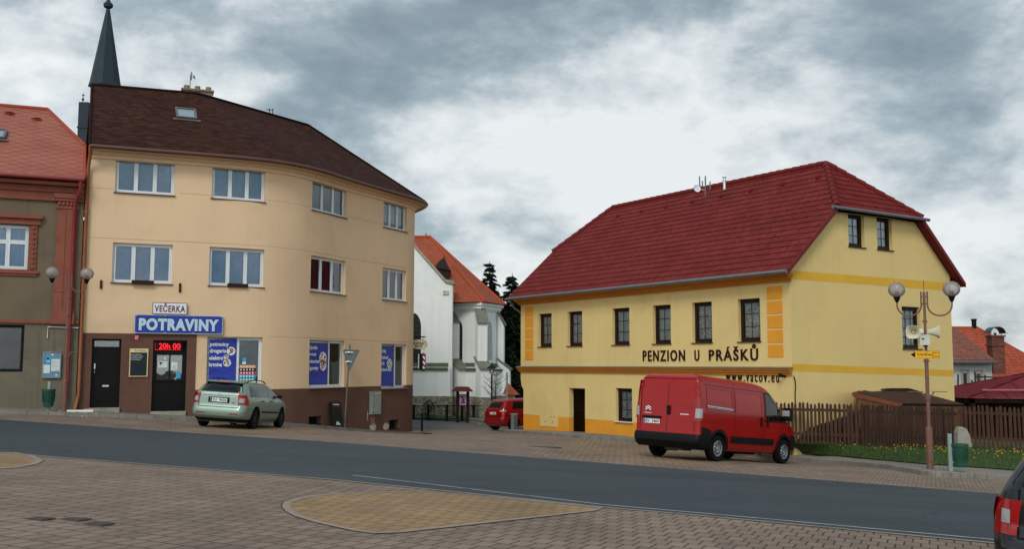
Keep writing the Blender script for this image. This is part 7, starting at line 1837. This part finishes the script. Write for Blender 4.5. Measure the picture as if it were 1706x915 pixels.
    def line_rear(s, m, pts, w_=.008, off=.01):
        for (ya, za), (yb, zb) in zip(pts, pts[1:]):
            n = max(1, int(math.hypot(yb - ya, zb - za) / .1)); d_ = V((yb - ya, zb - za)).normalized(); py, pz = -d_.y * w_ / 2, d_.x * w_ / 2
            for k in range(n):
                q = []
                for t, g in ((k / n, 1), ((k + 1) / n, 1), ((k + 1) / n, -1), (k / n, -1)):
                    y, z = ya + (yb - ya) * t + py * g, za + (zb - za) * t + pz * g; q.append((s.xrear(y, z) - off, y, z))
                m.add(q, [(0, 1, 2, 3)])
    def wheels(s, o, axles, wr, track, wd, rimmat, spokes=8, rimr=.62, steelw=False):
        for ax in axles:
            for sd in (-1, 1):
                M = s.M @ TR(ax, sd * track / 2, wr) @ rotx(R(-90) * sd)      # local z points outwards
                m = MB(M); pr = [(wr * rimr, -wd / 2), (wr * .93, -wd / 2), (wr, -wd / 2 + .03), (wr, wd / 2 - .03), (wr * .93, wd / 2), (wr * rimr, wd / 2 - .008), (wr * rimr, wd / 2 - .08)]
                m.lathe(pr, 32); w = m.build('wheel', rubber, o, smooth=40)
                m = MB(M); rr = wr * rimr
                m.lathe([(rr, wd / 2 - .01), (rr * .93, wd / 2 - .012), (rr * .88, wd / 2 - .06), (rr * .3, wd / 2 - .05), (rr * .26, wd / 2 - .01), (rr * .1, wd / 2 - .002)], 28, c0=False)
                if steelw:
                    m.lathe([(rr * .80, wd / 2 - .035), (rr * .62, wd / 2 - .015), (rr * .42, wd / 2 - .02), (rr * .36, wd / 2 - .045)], 28, c0=False, c1=False); 
                    m.m = 1
                    for k in range(spokes): a = 2 * math.pi * k / spokes; m.lathe([(.026, wd / 2 - .04), (.026, wd / 2 - .011)], 8, TR(rr * .62 * math.cos(a), rr * .62 * math.sin(a), 0))
                    for k in range(5): a = 2 * math.pi * k / 5; m.lathe([(.012, wd / 2 - .03), (.010, wd / 2 + .0)], 6, TR(rr * .24 * math.cos(a), rr * .24 * math.sin(a), 0))
                else:
                    for k in range(spokes):
                        a = 2 * math.pi * k / spokes; c, s_ = math.cos(a), math.sin(a); px, py = -s_ * .030, c * .030
                        m.prism([(rr * .18 * c + px, rr * .18 * s_ + py, wd / 2 - .045), (rr * .18 * c - px, rr * .18 * s_ - py, wd / 2 - .045), (rr * .93 * c - px * .7, rr * .93 * s_ - py * .7, wd / 2 - .045), (rr * .93 * c + px * .7, rr * .93 * s_ + py * .7, wd / 2 - .045)], M.to_3x3() @ V((0, 0, .034)) if False else (0, 0, .034))
                m.build('rim', [rimmat, black], w, smooth=35)
    def plate(s, o, yc, zc, txt, w_=.52, h_=.11, off=.03):
        x = cr(s.XR, zc) - off; M = s.M @ MX(((0, 1, 0, x), (-1, 0, 0, yc), (0, 0, 1, zc), (0, 0, 0, 1)))
        m = MB(M); m.box(-w_ / 2, w_ / 2, 0, .012, -h_ / 2, h_ / 2); m.m = 1; m.box(-w_ / 2 + .005, -w_ / 2 + .045, -.002, -.0005, -h_ / 2 + .005, h_ / 2 - .005)
        m.m = 2; a, b = txt; m.text(a, M, -w_ / 2 + .06, -w_ / 2 + .06 + .135, -h_ * .33, h_ * .33, bold=.03, depth=.002); m.text(b, M, -w_ / 2 + .27, w_ / 2 - .02, -h_ * .33, h_ * .33, bold=.03, depth=.002)
        m.m = 3; m.disc((-w_ / 2 + .232, -.002, h_ * .18), .012, 8, (1, 0, 0), (0, 0, 1)); m.disc((-w_ / 2 + .232, -.002, -h_ * .18), .012, 8, (1, 0, 0), (0, 0, 1))
        return m.build('number_plate', [plate_w, plate_b, txt_black, cyan], o)
    def bx(s, o, name, mat, x0, x1, y0, y1, z0, z1, bevel=.01, label=None):
        m = MB(s.M); m.box(x0, x1, y0, y1, z0, z1); return m.build(name, mat, o, label, bevel=bevel)
def seat(c, hd, axle, wb, trk, lift=0.0):
    """matrix for a vehicle whose rear axle centre stands over plan point c, heading hd (direction vector)"""
    c = V(c); h = V(hd).normalized(); l = V((-h.y, h.x)); P = []
    for a, b in ((0, .5), (0, -.5), (wb, .5), (wb, -.5)):
        q = c + h * a + l * b * trk; P.append(V((q.x, q.y, H(q.x, q.y) + .006 + lift)))
    f = ((P[2] + P[3]) - (P[0] + P[1])).normalized(); s_ = ((P[0] + P[2]) - (P[1] + P[3])).normalized(); u = f.cross(s_).normalized(); s_ = u.cross(f)
    o = (P[0] + P[1]) / 2
    M = MX(((f.x, s_.x, u.x, o.x), (f.y, s_.y, u.y, o.y), (f.z, s_.z, u.z, o.z), (0, 0, 0, 1))); return M @ TR(-axle, 0, 0)
def zl(a, b, st): 
    out = []; z = a
    while z < b - 1e-6: out.append(round(z, 4)); z += st
    return out + [b]
def roof_levels(z0, z1): return [z1 - (z1 - z0) * (1 - math.sin(math.pi / 2 * k / 7)) for k in range(1, 8)]

def wagon(M, pm_, label, txt, rimmat, detail=True, lz=(.735, 1.035, .80, .93), ly=(.60, .635, .775)):
    XR = [(.18, .30), (.30, .12), (.38, .02), (.50, 0), (.60, .01), (.65, .05), (.72, .07), (.95, .075), (1.07, .10), (1.12, .14), (1.36, .40), (1.405, .46), (1.44, .70), (1.465, 1.3)]
    XF = [(.18, 4.30), (.30, 4.50), (.50, 4.57), (.62, 4.54), (.72, 4.44), (.79, 4.25), (.86, 3.95), (.93, 3.60), (.98, 3.42), (1.10, 3.20), (1.30, 2.82), (1.40, 2.55), (1.44, 2.25), (1.465, 1.9)]
    Wd = [(.18, .76), (.30, .84), (.45, .875), (.62, .885), (.80, .88), (.93, .86), (1.00, .835), (1.2, .745), (1.36, .655), (1.41, .60), (1.44, .50), (1.465, .30)]
    o = thing('parked_car', label, 'car', M)
    c = Car(M, XR, XF, Wd, .22, .35, 4.57, levels=zl(.18, 1.38, .05) + roof_levels(1.38, 1.465))
    c.body(o, pm_, (.99, 3.57), .315)
    c.wheels(o, (.99, 3.57), .315, 1.55, .20, rimmat, spokes=7)
    z0, z1 = .985, 1.365
    for sd in (-1, 1):
        A_ = lambda t: (.965 if True else 0)
        top = lambda t: 1.345
        # dark side glass in four panes separated by slim pillars
        def xs(x0b, x1b, x0t, x1t): return lambda t, z: (lambda k: (x0b + (x1b - x0b) * t) * (1 - k) + (x0t + (x1t - x0t) * t) * k)((z - .985) / .36)
        for nm, q in (('rear_quarter_window', (.50, 1.22, .68, 1.24)), ('side_window', (1.30, 2.08, 1.32, 2.00)), ('side_window', (2.17, 3.05, 2.09, 2.42))):
            c.patch_side(o, nm, car_glass, xs(*q), lambda t: .985, lambda t, q=q: 1.345 - (.0 if q[0] > .6 else .02 * (1 - t)), sd, off=.005)
        m = MB(M)
        c.line_side(m, [(1.26, 1.36), (1.26, .9), (1.20, .62), (1.38, .40), (1.42, .28), (2.12, .28), (2.12, 1.36)], sd); c.line_side(m, [(2.12, .28), (3.10, .28), (3.16, .6), (3.14, .97)], sd)
        c.line_side(m, [(.10, .66), (.62, .60)], sd); m.build('panel_gap', gap_m, o)
        m = MB(M); c.line_side(m, [(1.42, .53), (3.10, .50)], sd, w_=.05, off=.018); m.build('door_moulding', black, o)
        for x in (1.50, 2.34): 
            y = c.side(x, .86); m = MB(M); m.box(x - .10, x + .10, sd * y - .005 if sd > 0 else sd * y - .035, sd * y + .035 if sd > 0 else sd * y + .005, .845, .875); m.build('door_handle', black, o, bevel=.006)
        y = c.side(2.98, .98); m = MB(M); m.box(2.88, 2.98, min(sd * (y + .01), sd * (y + .18)), max(sd * (y + .01), sd * (y + .18)), .97, 1.09); m.build('mirror', black, o, bevel=.03)
        m = MB(M); yr_ = .62; pts = [(.72, sd * yr_ * .93, 1.395), (.82, sd * yr_ * .96, 1.47), (1.4, sd * yr_, 1.51), (2.1, sd * yr_ * .98, 1.49), (2.42, sd * yr_ * .95, 1.42)]; m.tube(pts, .018, 6); m.tube([(1.45, sd * yr_, 1.43), (1.45, sd * yr_, 1.50)], .02, 6); m.build('roof_rail', black, o, smooth=50)
        lt2 = c.wrap(o, 'taillight', light_red, ly[0], .30, lz[0], lz[1], sd, off=.012, xBt=.16, yAt=ly[0] + .03)
        c.rear(o, 'reversing_light', light_white, *sorted((sd * ly[1], sd * ly[2])), lz[2], lz[3], off=.024, nz=2)
        c.rear(o, 'reflector', light_red, sd * .38 if sd > 0 else -.64, .64 if sd > 0 else -.38, .435, .46, off=.012, nz=1)
    # tailgate glass wrapping towards the corners
    m = MB(M); vs = []; n = 12
    for j in range(9):
        z = 1.09 + (1.385 - 1.09) * j / 8; hw_ = c.yy(.2, z) - .065
        for i in range(n + 1): y = -hw_ + 2 * hw_ * i / n; vs.append((c.xrear(y, z) - .008, y, z))
    m.add(vs, [(j * (n + 1) + i, j * (n + 1) + i + 1, (j + 1) * (n + 1) + i + 1, (j + 1) * (n + 1) + i) for j in range(8) for i in range(n)]); rg = m.build('rear_window', car_glass, o, smooth=40)
    m = MB(M); c2 = cr(XR, 1.12) - .02; m.tube([(c2, .05, 1.10), (c2 + .10, -.30, 1.17)], .010, 5); m.build('wiper', black, rg)
    m = MB(M); m.add([(.36, -.57, 1.40), (.36, .57, 1.40), (.75, .60, 1.448), (.75, -.60, 1.448), (.40, -.57, 1.37), (.40, .57, 1.37)], [(0, 1, 2, 3), (0, 4, 5, 1), (3, 2, 5, 4), (0, 3, 4), (1, 5, 2)]); m.build('spoiler', pm_, o, bevel=.008)
    c.bx(o, 'brake_light', light_red, .348, .37, -.20, .20, 1.385, 1.405, .004)
    m = MB(M); c.line_rear(m, [(-.62, 1.06), (-.62, .645), (.62, .645), (.62, 1.06)], w_=.014); c.line_rear(m, [(-.60, .985), (.60, .985)], w_=.007); m.build('panel_gap', gap_m, o)
    m = MB(M); x = cr(XR, .85); m.box(x - .006, x + .004, -.33, .33, .765, .925); m.m = 1; m.box(x - .035, x, -.30, .30, .93, .95); m.build('plate_recess', [gap_m, pm_], o)
    c.plate(o, 0, .848, txt, off=.014)
    m = MB(M); x = cr(XR, 1.01); mm_ = M @ TR(x - .012, 0, 1.015) @ roty(R(-90)); m.T = mm_; m.lathe([(.045, 0), (.043, .008), (.034, .009)], 18); m.m = 1; m.lathe([(.033, .008), (.033, .0105)], 16); m.m = 0; m.prism([(-.02, -.02, .0106), (.02, -.012, .0106), (.018, .0, .0106), (-.005, .004, .0106), (.015, .02, .0106), (-.02, .012, .0106)], (0, 0, .001)); m.build('emblem', [chrome, black], o)
    if detail:
        m = MB(M); x = cr(XR, .96) - .008; MM = MX(((0, 1, 0, x), (-1, 0, 0, 0), (0, 0, 1, 0), (0, 0, 0, 1))); m.T = M @ MM
        for k in range(7): m.box(.37 + k * .03, .39 + k * .03, -.004, 0, .955, .975)
        m.box(-.57, -.50, -.004, 0, 1.0, 1.015)
        m.m = 1; m.prism([(.40, -.004, .80), (.50, -.004, .78), (.49, -.004, .755), (.46, -.004, .77), (.42, -.004, .775), (.38, -.004, .81)], (0, .003, 0)); m.build('badge', [chrome, black], o)
        m = MB(M @ TR(cr(XR, 1.085) - .01, -.60, 1.085) @ roty(R(-90))); m.lathe([(.036, 0), (.034, .012)], 14); m.build('sticker', amber, o)
    c.wrap(o, 'bumper_trim', black, 0.0, .62, .20, .30, 1, off=.004, nz=2); c.wrap(o, 'bumper_trim', black, 0.0, .62, .20, .30, -1, off=.004, nz=2)
    # windscreen and its far side
    m = MB(M); vs = []
    for j in range(7):
        z = 1.0 + .37 * j / 6; x = cr(XF, z) + .006; hw_ = (c.yy(x, z) - .10) * .9
        for i in range(9): y = -hw_ + 2 * hw_ * i / 8; vs.append((x - .10 * (abs(y) / hw_) ** 3, y, z))
    m.add(vs, [(j * 9 + i, (j + 1) * 9 + i, (j + 1) * 9 + i + 1, j * 9 + i + 1) for j in range(6) for i in range(8)]); m.build('windscreen', car_glass, o, smooth=40)
    for sd in (-1, 1): c.bx(o, 'headlight', light_white, 4.30, 4.44, min(sd * .42, sd * .72), max(sd * .42, sd * .72), .62, .74, .03)
    m = MB(M); m.tube([(1.0, 0, 1.46), (.82, 0, 1.60)], .005, 4); m.build('aerial', black, o)
    return o, c
green = paint('paint_pale_green', (136, 156, 143), metal=.4, rough=.33)
midnight = paint('paint_black', (20, 22, 27), rough=.25)
vred = paint('paint_red_van', (150, 3, 6), .05, coat=.15, rough=.26)
cred = paint('paint_red_hatch', (134, 8, 18), .08, rough=.34)
wagon(seat((-8.85, 30.95), (.085, .996), .99, 2.58, 1.55), green, 'pale green estate car with black steel wheels parked in front of the corner shop', ('9C4', '9436'), darkrim)
bc = seat((5.475, 9.16), (.62, .785), .99, 2.58, 1.55)
wagon(bc, midnight, 'black estate car cut by the right picture edge, its rear corner with red light showing', ('8C2', '4417'), alloy, detail=False, lz=(.66, .965, .76, .88), ly=(.665, .685, .765))

# --- red delivery van
VM = seat((4.66, 26.75), (.70, .716), .98, 3.45, 1.80)
o = thing('delivery_van', 'red panel van with closed rear doors and silver steel wheels parked beside the guesthouse', 'van', VM)
XR = [(.28, .10), (.36, .03), (.50, .0), (.62, .02), (.66, .05), (1.3, .055), (2.0, .09), (2.12, .13), (2.18, .20), (2.22, .34)]
XF = [(.28, 5.20), (.40, 5.38), (.60, 5.41), (.80, 5.38), (.95, 5.30), (1.08, 5.14), (1.18, 4.92), (1.25, 4.74), (1.6, 4.36), (1.95, 3.90), (2.08, 3.66), (2.16, 3.30), (2.22, 2.7)]
Wd = [(.28, .92), (.40, .99), (.70, 1.02), (1.15, 1.02), (1.5, .995), (1.9, .94), (2.08, .90), (2.15, .85), (2.19, .77), (2.22, .62)]
c = Car(VM, XR, XF, Wd, .09, .42, 5.41, taper=(.0, .09), levels=zl(.28, 2.06, .06) + roof_levels(2.06, 2.22))
c.body(o, vred, (.98, 4.43), .345); c.wheels(o, (.98, 4.43), .345, 1.80, .215, alloy, spokes=10, rimr=.60, steelw=True)
wf = V(VM.translation)
# black bumper, sills, arches
c.wrap(o, 'bumper', black, 0, .60, .28, .66, 1, off=.03, nz=4); c.wrap(o, 'bumper', black, 0, .60, .28, .66, -1, off=.03, nz=4)
c.bx(o, 'bumper_step', black, -.05, .06, -.92, .92, .44, .50, .012)
for sd in (-1, 1):
    c.patch_side(o, 'corner_cladding', black, (.15, .60), lambda t: .40, lambda t: .86 - .08 * t * t, sd, off=.012)
    for ax in (.98, 4.43):      # wheel arch lips
        m = MB(VM)
        for k in range(18):
            a0, a1 = math.pi * (k / 18) * 1.12 - .19, math.pi * ((k + 1) / 18) * 1.12 - .19; q = []
            for a, r_ in ((a0, .415), (a1, .415), (a1, .50), (a0, .50)):
                x, z = ax + r_ * math.cos(a), .345 + r_ * math.sin(a); z = max(z, .30); q.append((x, sd * (c.side(min(x, 5.2), z) + .012), z))
            m.add(q, [(0, 1, 2, 3)])
        m.build('wheel_arch_trim', black, o)
    c.patch_side(o, 'front_bumper', black, (4.80, 5.33), lambda t: .30, lambda t: .84 - .1 * t, sd, off=.014)
    c.patch_side(o, 'side_moulding', black, (1.55, 3.78), lambda t: .50, lambda t: .68, sd, off=.022)
    m = MB(VM)
    c.line_side(m, [(3.24, 1.98), (3.24, .36)], sd, w_=.014); c.line_side(m, [(1.70, 2.00), (1.70, .92), ], sd, w_=.012)
    c.line_side(m, [(.28, 1.96), (3.2, 1.96)], sd, w_=.008); c.line_side(m, [(4.72, 1.22), (4.62, .9), (4.35, .86), (3.98, .72), (3.90, .36)], sd, w_=.012)
    m.build('panel_gap', gap_m, o)
    # pressed panels on the flank: raised window blanks and swage lines
    for x0, x1 in ((.40, 1.62), (1.78, 3.14)):
        m = MB(VM); lip = [(x0, 1.90), (x1, 1.90), (x1, 1.28), (x0, 1.30), (x0, 1.90)]; c.line_side(m, lip, sd, w_=.030, off=.010); m.build('pressed_panel', vred, o, smooth=30)
    m = MB(VM); c.line_side(m, [(.30, 1.02), (1.2, 1.03), (3.0, 1.03), (4.5, 1.06)], sd, w_=.035, off=.012); m.build('swage_line', vred, o); m = MB(VM); c.line_side(m, [(.42, 1.255), (3.5, 1.22)], sd, w_=.022, off=.012); m.build('swage_line', vred, o)
    m = MB(VM); c.line_side(m, [(.36, 1.40), (1.66, 1.37)], sd, w_=.060, off=.014); m.build('door_rail', black, o); m = MB(VM); c.line_side(m, [(.38, 1.418), (1.62, 1.388)], sd, w_=.022, off=.020); c.line_side(m, [(.38, 1.382), (1.62, 1.352)], sd, w_=.012, off=.020); m.build('door_rail_strip', alu, o)
    for x in (3.08, 3.42): y = c.side(x, 1.12); m = MB(VM); m.box(x - .035, x + .035, min(sd * y, sd * (y + .035)), max(sd * y, sd * (y + .035)), 1.00, 1.26); m.build('door_handle', black, o, bevel=.012)
    # cab side window
    def xs(t, z): k = (z - 1.17) / .75; return (3.34 + (4.62 - 3.34) * t) * (1 - k) + (3.34 + (3.80 - 3.34) * t) * k
    c.patch_side(o, 'side_window', car_glass, xs, lambda t: 1.17 + .04 * t, lambda t: 1.92 - .02 * t, sd, off=.008, nz=8)
    m = MB(VM); fr_ = [(3.31, 1.15), (3.31, 1.94), (3.84, 1.93), (4.68, 1.17), (3.31, 1.15)]; c.line_side(m, fr_, sd, w_=.035, off=.007); c.line_side(m, [(4.02, 1.18), (3.94, 1.80)], sd, w_=.03, off=.012); m.build('window_seal', black, o)
    y = c.side(4.5, 1.35); m = MB(VM); m.box(4.42, 4.56, min(sd * (y + .06), sd * (y + .30)), max(sd * (y + .06), sd * (y + .30)), 1.22, 1.60); m.box(4.46, 4.52, min(sd * (y - .05), sd * (y + .1)), max(sd * (y - .05), sd * (y + .1)), 1.27, 1.34); mi_ = m.build('mirror', black, o, bevel=.03)
    m = MB(VM); m.box(4.405, 4.418, min(sd * (y + .09), sd * (y + .27)), max(sd * (y + .09), sd * (y + .24)), 1.36, 1.52); m.build('mirror_glass', light_white, mi_)
    # tall tail lamps on the corner posts
    c.wrap(o, 'taillight', light_red, .86, .16, 1.00, 1.62, sd, off=.020, xBt=.10, yAt=.86); c.wrap(o, 'reversing_light', light_white, .885, .13, 1.08, 1.32, sd, off=.028, xBt=.11, yAt=.90)
    c.wrap(o, 'taillight', vred, .875, .09, 1.62, 2.02, sd, off=.014, xBt=.07, yAt=.84, label='red painted upper lamp column')
m = MB(VM); c.line_rear(m, [(-.86, .67), (-.86, 2.0), (-.80, 2.08), (.80, 2.08), (.86, 2.0), (.86, .67)], w_=.014, off=.004); c.line_rear(m, [(0.0, .67), (0.0, 2.08)], w_=.010, off=.004); m.build('panel_gap', gap_m, o)
m = MB(VM); c.line_rear(m, [(-.84, 1.36), (.84, 1.36)], w_=.02, off=.008); m.build('swage_line', vred, o); m = MB(VM); c.line_rear(m, [(-.84, 1.00), (.84, 1.02)], w_=.012, off=.006); m.build('swage_line', vred, o)
m = MB(VM); x = cr(XR, 1.2); m.box(x - .045, x, -.10, -.0, 1.13, 1.37); hdl = m.build('door_handle', black, o, bevel=.02)
c.bx(o, 'hinge', vred, cr(XR, 1.9) - .03, .1, -.90, -.82, 1.84, 1.92); c.bx(o, 'hinge', vred, cr(XR, 1.9) - .03, .1, .82, .90, 1.84, 1.92)
m = MB(VM); x = cr(XR, 1.03); m.box(x - .05, x + .002, .18, .78, 1.02, 1.075); m.build('plate_light_bar', black, o, bevel=.008)
c.plate(o, .48, .935, ('8C4', '3469'), off=.020)
Mr = VM @ MX(((0, 1, 0, cr(XR, 1.3) - .006), (-1, 0, 0, 0), (0, 0, 1, 0), (0, 0, 0, 1)))
m = MB(Mr)      # double chevron emblem and small name plates
for dz_ in (0, .055): m.prism([(-.70, -.012, 1.215 + dz_), (-.61, -.012, 1.265 + dz_), (-.52, -.012, 1.215 + dz_), (-.52, -.012, 1.238 + dz_), (-.61, -.012, 1.288 + dz_), (-.70, -.012, 1.238 + dz_)], (0, .008, 0))
m.build('emblem', chrome, o); m = MB(Mr)
for k in range(7): m.box(-.72 + k * .034, -.70 + k * .034, -.008, 0, 1.14, 1.158)
for k in range(6): m.box(.42 + k * .045, .45 + k * .045, -.008, 0, 1.145, 1.17)
m.build('emblem', chrome, o)
m = MB(VM); vs = []
for j in range(9):
    z = 1.27 + .72 * j / 8; x = cr(XF, z) + .006; hw_ = (c.yy(x, z) - .06) * .93
    for i in range(9): y = -hw_ + 2 * hw_ * i / 8; vs.append((x - .20 * (abs(y) / hw_) ** 3, y, z))
m.add(vs, [(j * 9 + i, (j + 1) * 9 + i, (j + 1) * 9 + i + 1, j * 9 + i + 1) for j in range(8) for i in range(8)]); m.build('windscreen', car_glass, o, smooth=40)
m = MB(VM); m.box(.7, 4.6, -.80, .80, .26, .34); m.box(.05, .5, -.6, .6, .30, .44); m.tube([(1.2, -.5, .25), (3.6, -.5, .25)], .05, 6); m.tube([(.3, .3, .24), (1.0, .3, .24)], .06, 6); m.m = 1; m.tube([(.62, -.85, .33), (.62, .85, .33)], .05, 6); m.box(.35, .8, -.3, .3, .22, .3); m.build('underbody', [under, pm('spare_steel', (90, 90, 90), .6, .2, 5, metal=.4)], o)
for sd in (-1, 1): c.bx(o, 'headlight', light_white, 5.02, 5.24, min(sd * .50, sd * .80), max(sd * .50, sd * .80), .86, 1.04, .04)

# --- small red hatchback in the alley
HM = seat((-.35, 47.3), (.80, .60), .72, 2.45, 1.42)
o = thing('parked_car', 'small red hatchback parked in the alley, half hidden by the guesthouse corner', 'car', HM)
XR = [(.20, .20), (.35, .03), (.50, 0), (.58, .01), (.62, .05), (.9, .07), (1.02, .10), (1.08, .14), (1.38, .34), (1.44, .42), (1.48, .62), (1.50, 1.1)]
XF = [(.20, 3.80), (.40, 3.95), (.6, 3.96), (.75, 3.85), (.86, 3.55), (.95, 3.2), (1.05, 2.95), (1.35, 2.45), (1.44, 2.2), (1.50, 1.7)]
Wd = [(.20, .72), (.40, .81), (.62, .825), (.85, .82), (1.0, .79), (1.2, .72), (1.38, .65), (1.45, .56), (1.48, .45), (1.50, .3)]
c = Car(HM, XR, XF, Wd, .20, .35, 3.97, levels=zl(.20, 1.40, .05) + roof_levels(1.40, 1.50))
c.body(o, cred, (.72, 3.17), .295); c.wheels(o, (.72, 3.17), .295, 1.44, .18, alloy, spokes=7)
for sd in (-1, 1):
    def xs(t, z): k = (z - 1.0) / .34; return (.62 + (1.40 - .62) * t) * (1 - k) + (.78 + (1.42 - .78) * t) * k
    c.patch_side(o, 'side_window', car_glass, xs, lambda t: 1.0, lambda t: 1.345, sd, off=.006)
    def xs(t, z): k = (z - 1.0) / .34; return (1.48 + (2.72 - 1.48) * t) * (1 - k) + (1.50 + (2.26 - 1.50) * t) * k
    c.patch_side(o, 'side_window', car_glass, xs, lambda t: .99, lambda t: 1.345, sd, off=.006)
    c.wrap(o, 'taillight', light_red, .56, .20, .72, 1.03, sd, off=.012, xBt=.16); c.wrap(o, 'reversing_light', light_white, .58, .14, .90, .97, sd, off=.018)
m = MB(HM); vs = []
for j in range(7):
    z = 1.07 + .30 * j / 6; hw_ = c.yy(.2, z) - .08
    for i in range(9): y = -hw_ + 2 * hw_ * i / 8; vs.append((c.xrear(y, z) - .008, y, z))
m.add(vs, [(j * 9 + i, j * 9 + i + 1, (j + 1) * 9 + i + 1, (j + 1) * 9 + i) for j in range(6) for i in range(8)]); m.build('rear_window', car_glass, o, smooth=40)
m = MB(HM); c.line_rear(m, [(-.58, 1.0), (-.58, .60), (.58, .60), (.58, 1.0)], w_=.014); c.line_rear(m, [(-.55, .66), (.55, .66)], w_=.03); m.build('panel_gap', gap_m, o)
c.plate(o, 0, .82, ('5C7', '1286'), off=.016)
m = MB(HM); c.line_side(m, [(1.44, 1.36), (1.44, .3), (2.6, .3), (2.75, .96)], -1); c.line_side(m, [(.2, .70), (3.4, .66)], -1, w_=.03); m.build('panel_gap', gap_m, o)
# dark bin standing against the guesthouse corner
cbn = V((.12, 45.1, 0)); cbn.z = H(cbn.x, cbn.y) + .0
m = MB(TR(*cbn) @ rotz(R(33))); m.lathe([(.16, 0), (.17, .75), (.19, .78), (.19, .82)], 14); m.m = 1; m.box(-.15, -.02, -.20, -.165, .1, .75)
solo(m, 'dustbin', [steel, sign_back], 'tall grey metal dustbin beside the guesthouse corner behind the small red car', 'dustbin', cbn, smooth=40)
